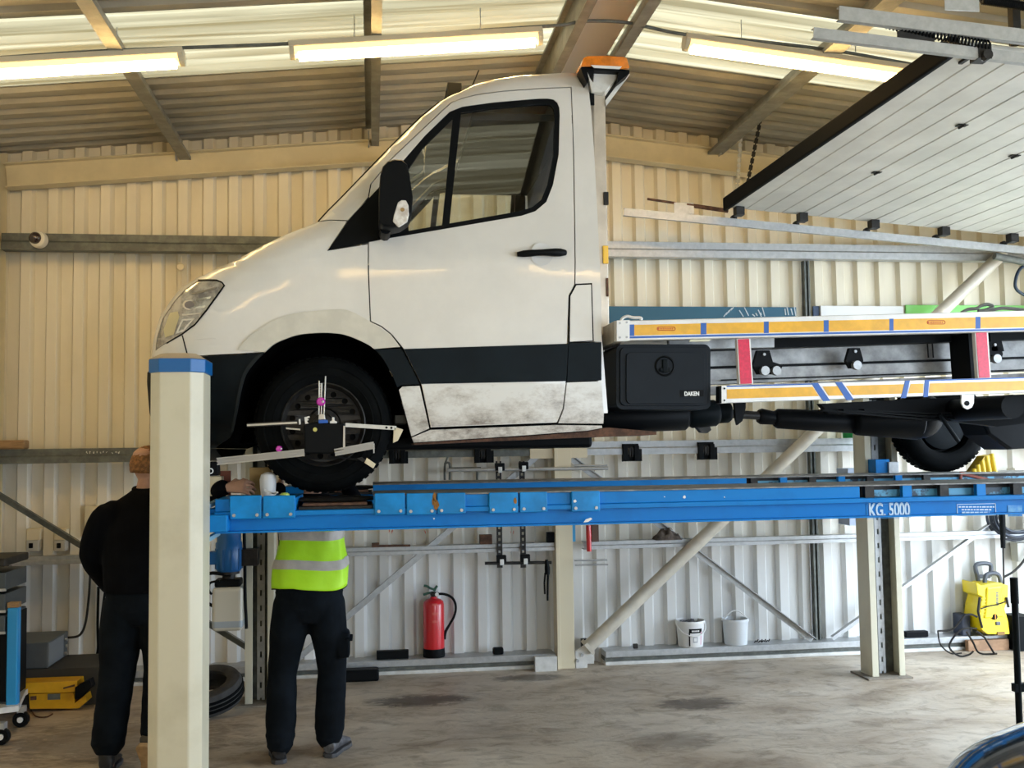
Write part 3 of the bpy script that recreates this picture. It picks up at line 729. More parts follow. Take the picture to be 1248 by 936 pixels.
# ================================================================== recovery truck
YN, YC = 5.25, 6.24
truck = thing('recovery_truck', (1.5, YC, 1.505), 'white recovery truck with flat bed and amber beacon raised on the blue lift', 'truck')
M_PAINT = mat('white_cab_paint', (0.75, 0.73, 0.68), 0.28, coat=0.6, var=0.05, vscale=3)
def dirty_paint():
    m = mat('dirty_white_cab_paint', (0.74, 0.73, 0.69), 0.42, coat=0.15)
    nt = m.node_tree; b = nt.nodes['Principled BSDF']; L = nt.links
    geo = nt.nodes.new('ShaderNodeNewGeometry')
    n = nt.nodes.new('ShaderNodeTexNoise'); n.inputs['Scale'].default_value = 7; n.inputs['Detail'].default_value = 9; n.inputs['Roughness'].default_value = 0.75
    mp = nt.nodes.new('ShaderNodeMapping'); mp.inputs['Scale'].default_value = (1, 1, 1.8); L.new(geo.outputs['Position'], mp.inputs[0]); L.new(mp.outputs[0], n.inputs['Vector'])
    sp = nt.nodes.new('ShaderNodeSeparateXYZ'); L.new(geo.outputs['Position'], sp.inputs[0])
    mr = nt.nodes.new('ShaderNodeMapRange'); mr.inputs[1].default_value = 1.78; mr.inputs[2].default_value = 2.12; mr.inputs[3].default_value = 0.22; mr.inputs[4].default_value = -0.08
    L.new(sp.outputs[2], mr.inputs[0])
    ad = nt.nodes.new('ShaderNodeMath'); ad.operation = 'ADD'; L.new(n.outputs[0], ad.inputs[0]); L.new(mr.outputs[0], ad.inputs[1])
    r = nt.nodes.new('ShaderNodeValToRGB'); e = r.color_ramp.elements
    e[0].position = 0.50; e[0].color = (0.74, 0.73, 0.69, 1); e[1].position = 0.86; e[1].color = (0.16, 0.12, 0.09, 1)
    k = e.new(0.64); k.color = (0.58, 0.55, 0.50, 1)
    L.new(ad.outputs[0], r.inputs[0]); L.new(r.outputs[0], b.inputs['Base Color'])
    return m
M_DIRTY = dirty_paint()
M_GLASS = bpy.data.materials.new('window_glass'); M_GLASS.use_nodes = True
_nt = M_GLASS.node_tree; _nt.nodes.remove(_nt.nodes['Principled BSDF'])
_t = _nt.nodes.new('ShaderNodeBsdfTransparent'); _t.inputs[0].default_value = (0.80, 0.84, 0.80, 1)
_g = _nt.nodes.new('ShaderNodeBsdfGlossy'); _g.inputs['Roughness'].default_value = 0.01
_f = _nt.nodes.new('ShaderNodeFresnel'); _f.inputs[0].default_value = 2.3
_m = _nt.nodes.new('ShaderNodeMixShader')
_nt.links.new(_f.outputs[0], _m.inputs[0]); _nt.links.new(_t.outputs[0], _m.inputs[1]); _nt.links.new(_g.outputs[0], _m.inputs[2]); _nt.links.new(_m.outputs[0], _nt.nodes['Material Output'].inputs[0])
M_STRIPE = mat('charcoal_stripe', (0.006, 0.011, 0.015), 0.45, var=0.2, vscale=5, spec=0.1)
M_CABIN = mat('dark_cabin_trim', (0.02, 0.022, 0.02), 0.7)

# ---- front outline of the cab: px, py, corner radius, corner depth
SIL = [(262,547,.34,.30),(205,546,.36,.34),(186,520,.40,.40),(181.5,500,.42,.42),(178.5,465,.42,.42),(179,454,.42,.42),(184,448,.42,.40),(185.5,420,.42,.38),(189.6,401,.42,.36),(194.6,386,.40,.34),(207.6,366,.36,.30),(220.6,350,.32,.26),(241,338,.28,.20),(261,328.5,.24,.16),(283,319,.22,.13),(320,299,.20,.11),(345,287,.18,.10),(370,277,.16,.10),(388,270,.14,.09),(400,257,.13,.09),(418,239,.12,.09),(444,212,.12,.09),(476,179,.12,.09),(511,144.5,.12,.09),(535.5,124.5,.12,.09),(548,117,.13,.10),(560,112,.13,.10),(578,103,.14,.11),(600,97,.14,.11),(630,92,.14,.11),(660,90,.14,.11),(690,88,.14,.11),(713,89,.14,.11)]
def tumble(z):
    t = 0.0
    if z > 2.70: t += (z-2.70)*0.135
    if z < 1.95: t += (1.95-z)*0.08
    return t
S = []
for px, py, r, D in SIL:
    y = YN+D
    for _ in range(3):
        p = at(px, py, y); y = YN+tumble(p.z)+D*0.9
    S.append((p.x, p.z, r, D))
def ys(x, z):
    best = (9, .1, 0)
    for i in range(len(S)-1):
        x0, z0, r0, d0 = S[i]; x1, z1, r1, d1 = S[i+1]
        dx, dz_ = x1-x0, z1-z0; t = max(0, min(1, ((x-x0)*dx+(z-z0)*dz_)/(dx*dx+dz_*dz_)))
        d = math.hypot(x-x0-dx*t, z-z0-dz_*t)
        if d < best[0]: best = (d, r0+(r1-r0)*t, d0+(d1-d0)*t)
    d, r, D = best; off = 0
    if d < r: off = D*(1-math.sqrt(max(0, 1-(1-d/r)**2)))
    return YN+tumble(z)+off
def xz(px, py):
    y = YN
    for _ in range(6):
        p = at(px, py, y); y = ys(p.x, p.z)
    return (p.x, p.z)
def shrink(poly, d):
    n = len(poly); A = sum(poly[i][0]*poly[(i+1) % n][1]-poly[(i+1) % n][0]*poly[i][1] for i in range(n)); s = 1 if A > 0 else -1
    out = []
    for i in range(n):
        a, b, c = Vector(poly[i-1]), Vector(poly[i]), Vector(poly[(i+1) % n])
        e1 = (b-a); e2 = (c-b)
        if e1.length < 1e-6 or e2.length < 1e-6: out.append(tuple(b)); continue
        n1 = Vector((-e1.y, e1.x)).normalized()*s; n2 = Vector((-e2.y, e2.x)).normalized()*s
        k = (n1+n2)
        if k.length < 0.3: out.append(tuple(b)); continue
        k.normalize(); out.append(tuple(b + k*(d/max(0.5, k.dot(n1)))))
    return out
def panel(name, outline, m, parent=truck, off=0.0, gap=0.003, depth=0.02, holes=(), both=True, step=0.055, smooth=40, raw=False):
    polys = [[(xz(*p) if not raw else p) for p in outline]] + [[(xz(*p) if not raw else p) for p in h] for h in holes]
    polys[0] = shrink(polys[0], gap) if gap else polys[0]
    flat = [Vector((x, 0, z)) for pl_ in polys for x, z in pl_]
    tri = geometry.tessellate_polygon([[Vector((x, z, 0)) for x, z in pl_] for pl_ in polys])
    bm = bmesh.new(); vs = [bm.verts.new(v) for v in flat]
    for t in tri:
        try: bm.faces.new([vs[i] for i in t])
        except ValueError: pass
    xs = [v.x for v in flat]; zs = [v.z for v in flat]
    for lo, hi, no in ((min(xs), max(xs), (1, 0, 0)), (min(zs), max(zs), (0, 0, 1))):
        k = math.floor(lo/step)+1
        while k*step < hi:
            bmesh.ops.bisect_plane(bm, geom=bm.verts[:]+bm.edges[:]+bm.faces[:], plane_co=Vector(no)*(k*step), plane_no=no, dist=1e-5); k += 1
    bmesh.ops.recalc_face_normals(bm, faces=bm.faces)
    for f in bm.faces:
        if f.normal.y > 0: f.normal_flip()
    for v in bm.verts: v.co.y = ys(v.co.x, v.co.z)-off
    if depth:
        be = [e for e in bm.edges if len(e.link_faces) == 1]
        r = bmesh.ops.extrude_edge_only(bm, edges=be)
        for v in r['geom']:
            if isinstance(v, bmesh.types.BMVert): v.co.y += depth
    objs = []
    for far in ((0, 1) if both else (0,)):
        me = bpy.data.meshes.new(name); b2 = bm.copy(); root = parent
        pp = parent if not isinstance(parent, (list, tuple)) else parent[far]
        rr = pp
        while rr.parent: rr = rr.parent
        o0 = Vector(rr.location)
        for v in b2.verts:
            if far: v.co.y = 2*YC-v.co.y
            v.co -= o0
        if far: bmesh.ops.reverse_faces(b2, faces=b2.faces[:])
        b2.to_mesh(me); b2.free(); me.materials.append(m)
        for p in me.polygons: p.use_smooth = True
        me.set_sharp_from_angle(angle=math.radians(smooth))
        o = bpy.data.objects.new(name, me); COL.objects.link(o); o.parent = pp; objs.append(o)
    bm.free()
    return objs
SP = [(p[0], p[1]) for p in SIL]
def seg(a, b):  # silhouette points a..b inclusive by (px,py)
    i, j = SP.index(a), SP.index(b); return SP[i:j+1]
ARCH = [(289.5,502),(294,478),(299.6,458),(309,444),(323,429.6),(336.6,418.5),(360,409.4),(380,406.5),(400,406),(420,408.4),(440,416),(456,425.7),(470.7,444.7),(484,473),(492.6,502),(501,533)]
def spl(pts, k=4):
    o = []
    for i in range(len(pts)-1):
        a, b, c, d = (Vector(pts[j]) for j in (max(i-1, 0), i, i+1, min(i+2, len(pts)-1)))
        for j in range(k):
            t = j/k; v = 0.5*(2*b+(c-a)*t+(2*a-5*b+4*c-d)*t*t+(-a+3*b-3*c+d)*t**3); o.append((v.x, v.y))
    return o+[tuple(pts[-1])]
SMA = spl(ARCH)
def sm(i, j): return SMA[4*i:4*j+1]
panel('bumper', [(262,547),(281,534),(284.5,526)] + sm(0, 4) + [(291,431.5),(250,433.5),(215,437),(184,448)] + list(reversed(seg((262,547),(184,448))))[1:-1], M_TRIM)
panel('bumper_seam', [(252,476),(290,474.5),(290.5,476.5),(252,478)], M_BLACK, off=0.003, depth=0, gap=0, both=False)
panel('fog_lamp_surround', [(253,516),(280,518),(279,522),(253,520)], M_BLACK, off=0.003, depth=0, gap=0, both=False)
DOORTOP = [(449,297),(449,240),(452,224),(463,211),(474.5,196),(505,167),(534,139.7),(550,125),(561,120.5),(580,115.6),(588,114.3),(615,111),(662,107.7),(696,106.4)]
DOORREAR = [(699,180),(700.6,347),(693.5,360.6),(690,465),(686,498.6),(679,515.5)]
DOORLOW = [(524.5,521.5),(513,468),(504,451),(491,424.5),(477,407.5),(465,398),(451.5,391.5),(449,330)]
HEADL = [(203,418),(189.5,427.5),(191,412),(198,389),(212,367.6),(225,353),(241,342),(264,342),(271,344.5),(273,348),(269,354),(252,378),(238,395),(222,407)]
WING = [(184,448),(215,437),(250,433.5),(291,431.5),(323,429.6)] + sm(4, 11)[1:] + [(489,423.5),(477,407.5),(465,398),(451.5,391.5),(449,330),(449,297),(400,305),(424,269)] + list(reversed(seg((184,448),(388,270))))[:-1]
panel('front_wing', WING, M_PAINT, holes=[HEADL])
panel('wing_seam', [(221.5,409),(223,408.5),(229.5,433.5),(228,434)], M_BLACK, off=0.001, depth=0, gap=0, both=False)
AP = seg((388,270),(713,89)) + [(716,97),(721,134.6),(725,188),(731.5,315),(734,386),(733.5,416.5),(692.5,418)] + [(693.5,360.6),(700.6,347),(699,180)] + list(reversed(DOORTOP))[:-2] + [(449,240),(440,252),(424,269)]
panel('cab_frame', AP, M_PAINT)
HOLE = [(461,292.5),(461,229),(491,196),(518,165),(548,136),(563,130),(602,124.5),(656,120),(668,119.9),(674.5,121.2),(679.3,125),(681.8,131),(682.3,140),(681,188.5),(674,225.5),(666,246),(652.4,257.5),(635.6,263),(548,278),(497.6,286.5)]
door_n = panel('cab_door', DOORTOP+DOORREAR+DOORLOW, M_PAINT, holes=[HOLE], depth=0.03)
MAIN = [(562,137),(602,131),(656,126.5),(667,126.4),(671.5,127.6),(674.7,130.5),(676,135),(676.2,142),(675,188),(668,224),(660,243),(649,252),(634,257),(548,272)]
QUART = [(498,281),(497,207),(515,180),(552,143),(539,274)]
fr = panel('window_frame', HOLE, M_BLACK, parent=door_n, off=-0.006, gap=-0.002, holes=[MAIN, QUART], depth=0.03)
panel('window_glass', MAIN, M_GLASS, parent=door_n, off=-0.016, gap=-0.006, depth=0)
panel('quarter_glass', QUART, M_GLASS, parent=door_n, off=-0.016, gap=-0.006, depth=0)
panel('door_stripe', [(491.5,425),(693,418.5),(690.3,465),(513.5,468.5),(504.5,451)], M_STRIPE, parent=door_n, off=0.006, gap=0.002, depth=0.008)
panel('door_lower_skin', [(514.5,470),(690,466.5),(686,498.6),(679.3,514.5),(525.5,520.5)], M_DIRTY, parent=door_n, off=0.0025, gap=0.002, depth=0.004)
panel('mirror_base', [(400,305),(427,266),(460.6,230),(463,232),(463,292.5)], M_BLACK, parent=door_n, off=0.005, gap=0, depth=0.012)
panel('rear_stripe', [(692.5,418),(733.5,416.5),(733.5,464),(690.3,465.5)], M_STRIPE, off=0.005)
panel('rear_lower_skin', [(690.3,465.5),(733.5,464),(736.6,505),(736,517),(679.5,516.5),(686.5,498.6)], M_DIRTY)
panel('fuel_flap', [(702,347.5),(720.5,346.5),(722.4,415.5),(693.8,417),(694.6,361)], M_PAINT, off=0.006, gap=0.002, depth=0.004)
panel('flap_seam', [(701,346),(721.5,345),(723.6,416),(692.5,417.6),(693.6,360)], M_BLACK, off=0.0025, gap=0, depth=0.002)
panel('door_sill', [(501,533),(524.5,523.2),(679,517.3),(734,518),(735,522),(716,525.5),(622,532.5),(504,540)], M_DIRTY, depth=0.06)
panel('arch_stripe', sm(11, 13) + [(490,470),(512,468.7),(503.5,451),(489.5,424.5)], M_STRIPE, off=0.004)
panel('wing_lower_skin', [(490,470.5),(512,469.5),(524,522.5),(501,533),(496,514),(485.5,475)], M_DIRTY)
FL = [(289.5,427),(303,411),(320,398.5),(336.6,389),(352,384),(370,380.8),(397,378),(423.6,378),(450.5,391.5),(466,401),(477,409),(488,423)]
panel('arch_flare', spl(FL, 3) + list(reversed(sm(4, 11))), mat('flare_paint', (0.66, 0.63, 0.54), 0.35, var=0.08, vscale=8), off=0.010, gap=0.001, depth=0.016)
panel('bumper_flare', spl([(322,430),(309,444),(299.6,458),(294,478),(289.5,502),(284.5,526)], 3) + spl([(281.5,526.5),(286,502),(290.5,477),(296,456.5),(305,442),(316,431)], 3), mat('bumper_lip_highlight', (0.012, 0.016, 0.018), 0.5, spec=0.15), off=0.008, gap=0, depth=0.012)  # lip coloured lighter than the bumper to paint in its edge highlight
# headlamps
hl = panel('headlamp', HEADL, mat('headlamp_lens', (0.52, 0.49, 0.42), 0.12, coat=1.0, col2=(0.22, 0.20, 0.18), vscale=16, lo=0.35, hi=0.6), off=-0.002, gap=0.003, depth=0.03)
M_CHROME = mat('lamp_chrome', (0.72, 0.70, 0.66), 0.15, 0.9)
panel('lamp_rim', [(203,419.5),(222,408.5),(238,396.5),(252,379.5),(269.5,355.5),(274.5,348),(271,343.5),(264,340.6),(241,340.6),(241,342.4),(264,342.6),(270.5,345),(272.4,348),(268,354),(251,377.5),(237.5,394.5),(221.5,406.5),(203,417.5)], M_BLACK, parent=hl, off=0.003, gap=0, depth=0.004)
panel('indicator_lens', [(207,381),(217,379),(219,386),(212,408),(201,412),(199,402)], mat('pale_indicator', (0.62, 0.55, 0.32), 0.2), parent=hl, off=0.001, gap=0.002, depth=0)
def disc_pts(cx_, cy_, rx_, ry_, n=14): return [(cx_+rx_*math.cos(2*math.pi*i/n), cy_+ry_*math.sin(2*math.pi*i/n)) for i in range(n)]
panel('projector_ring', disc_pts(231, 371.5, 8.5, 6.5), M_CHROME, parent=hl, off=0.0015, gap=0, depth=0, holes=[disc_pts(231, 371.5, 6.3, 4.6)])
panel('projector_lens', disc_pts(231, 371.5, 6.1, 4.4), mat('projector_glass', (0.20, 0.18, 0.18), 0.1, coat=1), parent=hl, off=0.001, gap=0, depth=0)
panel('reflector', [(222,389),(237.5,388),(224,404),(214,407)], M_CHROME, parent=hl, off=0.0015, gap=0, depth=0, holes=[[(223.5,391),(233.5,390.3),(222.5,401.5),(217.5,404)]])
for q in ([(234,357.5),(265,349.5),(263,352.5),(233,360)], [(240,364),(258,361),(256,364),(239,367)], [(238,374),(251,372),(249.5,375),(237,377)], [(222,383),(245,381),(244,383),(222,385)]):
    panel('reflector_rib', q, M_CHROME, parent=hl, off=0.0015, gap=0, depth=0)

# ---- front skin across the width (bonnet, grille, windscreen, roof)
def capstrip(name, i0, i1, m, crown, n=20, inner=0.0):
    mb = MB()
    for i in range(i0, i1+1):
        x, z, r, D = S[i]
        a = S[max(i-1, 0)]; b = S[min(i+1, len(S)-1)]
        nx, nz = -(b[1]-a[1]), (b[0]-a[0]); L = math.hypot(nx, nz); nx, nz = nx/L, nz/L
        y0 = YN+tumble(z)+D+inner; y1 = 2*YC-y0
        for k in range(n+1):
            t = k/n; c = crown*(1-abs(2*t-1)**2.5)
            mb.v.append(Vector((x+nx*c, y0+(y1-y0)*t, z+nz*c)))
    w = n+1
    for i in range(i1-i0):
        for k in range(n): mb.f.append((i*w+k, i*w+k+1, (i+1)*w+k+1, (i+1)*w+k))
    return mb.build(name, m, truck, smooth=40)
ix = lambda q: SP.index(q)
capstrip('front_bumper', 0, ix((184,448)), M_TRIM, 0.07)
capstrip('grille', ix((184,448)), ix((207.6,366)), M_TRIM, 0.05)
capstrip('bonnet', ix((207.6,366)), ix((388,270)), M_PAINT, 0.05)
capstrip('windscreen', ix((388,270)), ix((535.5,124.5)), M_GLASS, 0.04)
capstrip('cab_roof', ix((535.5,124.5)), ix((713,89)), M_PAINT, 0.035)
for k in range(4):
    z = 2.22+0.07*k; x = at(186, 430, 5.7).x+0.03*k
    MB().box((x-0.02, 5.85, z), (x+0.02, 2*YC-5.85, z+0.025)).build('grille_slat', M_PAINT, truck, bevel=0.005)
# windscreen edge line, marker box and aerial on the roof
edge = [Vector((S[i][0], YN+tumble(S[i][1])+S[i][3], S[i][1])) for i in range(ix((388,270)), ix((535.5,124.5))+1)]
MB().tube(edge, 0.007, 8).build('windscreen_seal', M_BLACK, truck, smooth=60)
a, b = at(544, 107, 6.2), at(561, 119, 6.2)
MB().box((a.x, 6.1, b.z-0.06), (b.x, 6.5, a.z)).build('roof_sensor_box', M_BLACK, truck, bevel=0.004)
MB().cyl(at(576, 103.5, 5.6), at(583.5, 85.5, 5.6), 0.004, 6).build('aerial', M_BLACK, truck)
# cab rear wall, floor, dashboard, seats
bxk = at(728, 300, 5.3).x
cabw = MB()
zt = S[-1][1]
prof = [(YN+.02, 1.90), (YN+.02, 2.70), (YN+tumble(zt)+.1, zt-.015), (2*YC-YN-tumble(zt)-.1, zt-.015), (2*YC-YN-.02, 2.70), (2*YC-YN-.02, 1.90)]
cabw.prism([(bxk-0.05-(z-2.6)*0.06, y, z) for y, z in prof], (0.04, 0, 0)).build('cab_rear_wall', M_PAINT, truck)
MB().box((0.12, YN+0.06, 1.86), (bxk-0.05, 2*YC-YN-0.06, 1.90)).build('cab_floor', M_CABIN, truck)
MB().prism([(x, YN+0.14+.06, z) for x, z in ((0.10, 2.42), (0.10, 2.62), (-0.02, 2.72), (-0.22, 2.70), (-0.30, 2.5), (-0.25, 2.42))], (0, 2*(YC-YN)-0.4, 0)).build('dashboard', M_CABIN, truck, bevel=0.03)
MB().box((0.55, YN+0.17, 3.50), (bxk-0.08, 2*YC-YN-0.17, 3.54)).build('headliner', M_CABIN, truck)
for y in (5.72, 6.76):
    MB().box((0.42, y-0.25, 2.05), (0.95, y+0.25, 2.25)).prism([(0.86, y-0.24, 2.2), (0.98, y-0.24, 2.2), (1.06, y-0.22, 2.82), (0.96, y-0.22, 2.82)], (0, 0.46, 0)).build('seat', M_CABIN, truck, bevel=0.04)
    MB().box((0.99, y-0.12, 2.84), (1.08, y+0.12, 3.02)).build('headrest', M_CABIN, truck, bevel=0.03)
sw = [Vector((0.22, 6.76, 2.70))+Vector((math.sin(t)*0.09, math.cos(t)*0.2, math.sin(t)*0.16)) for t in [2*math.pi*k/24 for k in range(24)]]
MB().tube(sw, 0.014, 8, closed=True).build('steering_wheel', M_CABIN, truck, smooth=60)
# inner dark shell behind the panel gaps
for far in (0, 1):
    y = YN+0.05 if not far else 2*YC-YN-0.05
    pts = [xz(*p) for p in [(492,430),(692,422),(732,420),(734,512),(680,513),(528,518)]]
    MB().prism([(x, y, z) for x, z in pts], (0, 0.02, 0)).build('inner_panel', M_BLACK, truck)
    pts = [xz(*p) for p in [(455,392),(455,300),(694,270),(696,345),(690,420),(492,424)]]
    MB().prism([(x, y, z) for x, z in pts], (0, 0.02, 0)).build('inner_panel', M_CABIN, truck)
    b_ = [xz(*p) for p in [(683,112),(696,112),(699,180),(699,345),(672,345),(672,262),(682,200)]]
    MB().prism([(x, y+(0.1 if not far else -0.1), z) for x, z in b_], (0, 0.02, 0)).build('pillar_trim', M_CABIN, truck)
# door handle
for d_, far in zip(door_n, (0, 1)):
    sg = -1 if not far else 1
    y0 = YN if not far else 2*YC-YN
    p = [at(630, 310.5, YN), at(689, 308.5, YN)]
    pk = [at(640, 300, YN), at(683, 324, YN)]
    MB().lathe((at(660, 310, YN).x, y0-sg*0.001, at(660, 310, YN).z), (0, sg, 0), [(0, 0.001), (0.045, 0.003), (0.06, 0.0045)], 24).build('handle_recess', mat('handle_recess_paint', (0.66, 0.655, 0.63), 0.35), d_, smooth=50)
    pts = [Vector((p[0].x+(p[1].x-p[0].x)*t, y0+sg*(0.012+0.028*math.sin(math.pi*t)), p[0].z+(p[1].z-p[0].z)*t)) for t in [k/8 for k in range(9)]]
    MB().tube(pts, [0.012, 0.018, 0.019, 0.017, 0.017, 0.019, 0.022, 0.022, 0.014], 10).build('handle', M_BLACK, d_, smooth=60)
# wing mirrors
for d_, far in zip(door_n, (0, 1)):
    f = (lambda v: v) if not far else (lambda v: Vector((v.x, 2*YC-v.y, v.z)))
    ym = 4.99
    out = [(466,206),(472,199.5),(480,197),(490,197.5),(496,203),(499,215),(503,243),(501.5,262),(498,271),(488,277.5),(478,280),(466,279),(461.5,274),(461.5,240),(463,217)]
    cc = at(481, 240, ym+0.12)
    rings = []
    for yy_, s_ in ((0.0, 0.94), (0.012, 0.985), (0.05, 1.0), (0.17, 1.0), (0.215, 0.93)):
        rings.append([(lambda q: f(Vector((cc.x+(q.x-cc.x)*s_, ym+yy_, cc.z+(q.z-cc.z)*s_))))(at(px, py, ym+0.06)) for px, py in out])
    mb = MB(); n = len(out)
    for r_ in rings: mb.v += r_
    for i in range(len(rings)-1):
        for k in range(n): mb.f.append((i*n+k, i*n+(k+1) % n, (i+1)*n+(k+1) % n, (i+1)*n+k))
    mb.f.append(tuple(range(n))); mb.f.append(tuple((len(rings)-1)*n+k for k in range(n)))
    mir = mb.build('wing_mirror', M_BLACK, truck, smooth=50)
    lp = [(485,246),(489,243.8),(495,244),(498,250),(498.7,262),(496.5,270),(486,277),(478.5,270),(480,262)]
    o_ = MB().prism([f(at(px, py, ym-0.004)) for px, py in lp], (0, 0.02 if not far else -0.02, 0)).build('mirror_lamp', mat('clear_lamp', (0.55, 0.50, 0.45), 0.15, coat=1, col2=(0.82, 0.80, 0.76), vscale=30), mir, bevel=0.006)
    MB().cyl(f(at(490.5, 255.5, ym-0.009)), f(at(490.5, 255.5, ym-0.003)), 0.010, 12).build('lamp_bulb', mat('amber_bulb', (0.35, 0.22, 0.08), 0.3), mir)
    a_, b_ = f(at(470, 279, ym+0.1)), f(Vector((at(468, 285, YN).x, YN+0.01, at(468, 285, YN).z)))
    MB().tube([a_, (a_+b_)/2+Vector((0, 0, -0.02)), b_], 0.028, 10).build('mirror_arm', M_BLACK, mir, smooth=60)

# ---- wheel arch liner
for far in (0, 1):
    f = (lambda x, y, z: (x, y, z)) if not far else (lambda x, y, z: (x, 2*YC-y, z))
    mb = MB(); pts = [xz(*p) for p in [(281,540)] + SMA]
    for x, z in pts:
        mb.v += [Vector(f(x, ys(x, z)+0.004, z)), Vector(f(x, 5.72, z))]
    for i in range(len(pts)-1): mb.f.append((2*i, 2*i+1, 2*i+3, 2*i+2))
    mb.prism([f(x, 5.72, z) for x, z in pts], (0, 0.02 if not far else -0.02, 0))
    mb.build('arch_liner', M_VOID, truck, smooth=30)

# ---- wheels
M_RIM = mat('dirty_steel_rim', (0.028, 0.026, 0.024), 0.5, 0.4, var=0.5, vscale=18)
def circle(r, n, c=(0, 0), ph=0): return [(c[0]+r*math.cos(2*math.pi*i/n+ph), c[1]+r*math.sin(2*math.pi*i/n+ph)) for i in range(n)]
def wheel(c, R_, side):
    """c: centre of outer face; side -1: outer face towards the viewer"""
    c = Vector(c); W = 0.225; k = R_/0.345
    prof = [(0.212, 0.012), (0.232, 0.0), (0.262, -0.006), (0.300, 0.0), (0.325, 0.016), (0.338, 0.034), (0.345, 0.055), (0.345, 0.17), (0.338, 0.19), (0.325, 0.209), (0.30, 0.225), (0.262, 0.231), (0.232, 0.225), (0.212, 0.213), (0.205, 0.19), (0.205, 0.03)]
    ax = (0, -side, 0)
    ty = MB().lathe(c, ax, [(r*k, h) for r, h in prof], 56, closed=True)
    # tread blocks: shallow grooves around and across
    t = ty.build('tyre', M_TYRE, truck, smooth=35)
    gr = MB()
    for i in range(56):
        a = 2*math.pi*i/56
        for h0, h1 in ((0.045, 0.082), (0.096, 0.134), (0.146, 0.182)):
            d = Vector((math.cos(a), 0, math.sin(a))); tn = Vector((-math.sin(a), 0, math.cos(a)))
            for_ = c+Vector(ax)*h0+d*(R_+0.002); bk = c+Vector(ax)*h1+d*(R_+0.002)
            gr.bar(for_-tn*0.0, bk, 0.024, 0.0055, upv=tuple(d))
    g_ = gr.build('tread_blocks', M_TYRE, t); g_['kind'] = 'stuff'
    ring = MB()
    for rr in (0.29, 0.245):
        ring.lathe(c+Vector(ax)*(-0.001), ax, [(rr*k, -0.003), ((rr+0.006)*k, -0.006), ((rr+0.012)*k, -0.003)], 48)
    ring.build('sidewall_rib', M_TYRE, t, smooth=40)
    rim = MB()
    rim.lathe(c, ax, [(0.206*k, 0.02), (0.214*k, 0.006), (0.208*k, 0.002), (0.200*k, 0.012), (0.196*k, 0.045), (0.190*k, 0.055)], 48)
    loops = [circle(0.192*k, 48)] + [circle(0.088*k, 32)] + [circle(0.0155*k, 10, (0.160*k*math.cos(2*math.pi*j/15), 0.160*k*math.sin(2*math.pi*j/15))) for j in range(15)]
    flat = [p for l in loops for p in l]
    tri = geometry.tessellate_polygon([[Vector((x, z, 0)) for x, z in l] for l in loops])
    def dish(r): return 0.055-0.02*max(0, 1-abs(r/k-0.14)/0.05)
    rim.add([c+Vector((x, 0, z))+Vector(ax)*dish(math.hypot(x, z)) for x, z in flat], [tuple(t_) for t_ in tri])
    rim.lathe(c, ax, [(0.088*k, 0.055), (0.08*k, 0.075), (0.055*k, 0.07), (0.05*k, 0.03), (0.03*k, 0.02), (0, 0.02)], 32)
    ro = rim.build('rim', M_RIM, t, smooth=40)
    MB().lathe(c, ax, [(0.2*k, 0.08), (0, 0.08)], 32).build('brake_disc', M_BLACK, t)
    MB().lathe(c, ax, [(0.203*k, 0.10), (0.185*k, 0.10), (0.180*k, 0.185), (0.12*k, 0.20), (0.05*k, 0.19), (0, 0.19)], 32).build('brake_drum', M_TRIM, t, smooth=40)
    for j in range(6):
        a = 2*math.pi*j/6; p = c+Vector((math.cos(a)*0.068*k, 0, math.sin(a)*0.068*k))+Vector(ax)*0.07
        MB().cyl(p, p-Vector(ax)*0.02, 0.011, 6).build('wheel_nut', M_DARKSTEEL, t)
    return t
RW_ = 0.343
wc = at(394, 522, YN+0.01)
wc = Vector((wc.x, YN+0.01, 1.509+RW_+0.004))
wheel(wc, RW_, -1)
wheel((wc.x, 2*YC-YN-0.01, wc.z), RW_, 1)
rx = 4.17
wheel((rx, 2*YC-YN+0.02, 1.509+RW_), RW_, 1)
wheel((rx, YN-0.02, 1.509+RW_), RW_, -1)
# ---- bed, chassis and what hangs under it
YB_ = 5.17
def P(px, py, y=YB_): return at(px, py, y)
def strip(name, pts, y, t, m, parent=truck, bevel=0.0, ext=None):
    """flat bar whose face is a pixel outline standing in the plane y, t thick away from the viewer"""
    return MB().prism([at(px, py, y) for px, py in pts], (0, t, 0)).build(name, m, parent, bevel=bevel)
def ext_r(l, r, xend=1420):
    k = (xend-l[0])/(r[0]-l[0]); return (xend, l[1]+(r[1]-l[1])*k)
def long(name, tl, tr, bl, br, y, t, m, parent=truck, bevel=0.0, xend=1420):
    return strip(name, [tl, ext_r(tl, tr, xend), ext_r(bl, br, xend), bl], y, t, m, parent, bevel)
M_BEDALU = mat('bed_aluminium', (0.70, 0.69, 0.66), 0.4, 0.25, var=0.1, vscale=6)
def lin(l, r, x): return l[1]+(r[1]-l[1])*(x-l[0])/(r[0]-l[0])
sr = long('bed_side_rail', (753, 391), (1248, 378.5), (753, 415.5), (1248, 403.5), YB_, 0.05, M_BEDALU, bevel=0.004)
T0, T1 = (753, 396.4), (1248, 385.3); B0, B1 = (753, 409.2), (1248, 399)
xs_ = [(773, 854), (861, 931), (937, 1004), (1010, 1084), (1089, 1189), (1195, 1290), (1296, 1400)]
for a, b in xs_:
    strip('amber_tape', [(a, lin(T0, T1, a)), (b, lin(T0, T1, b)), (b, lin(B0, B1, b)), (a, lin(B0, B1, a))], YB_-0.002, 0.003, M_REFLECT_YELLOW, sr)
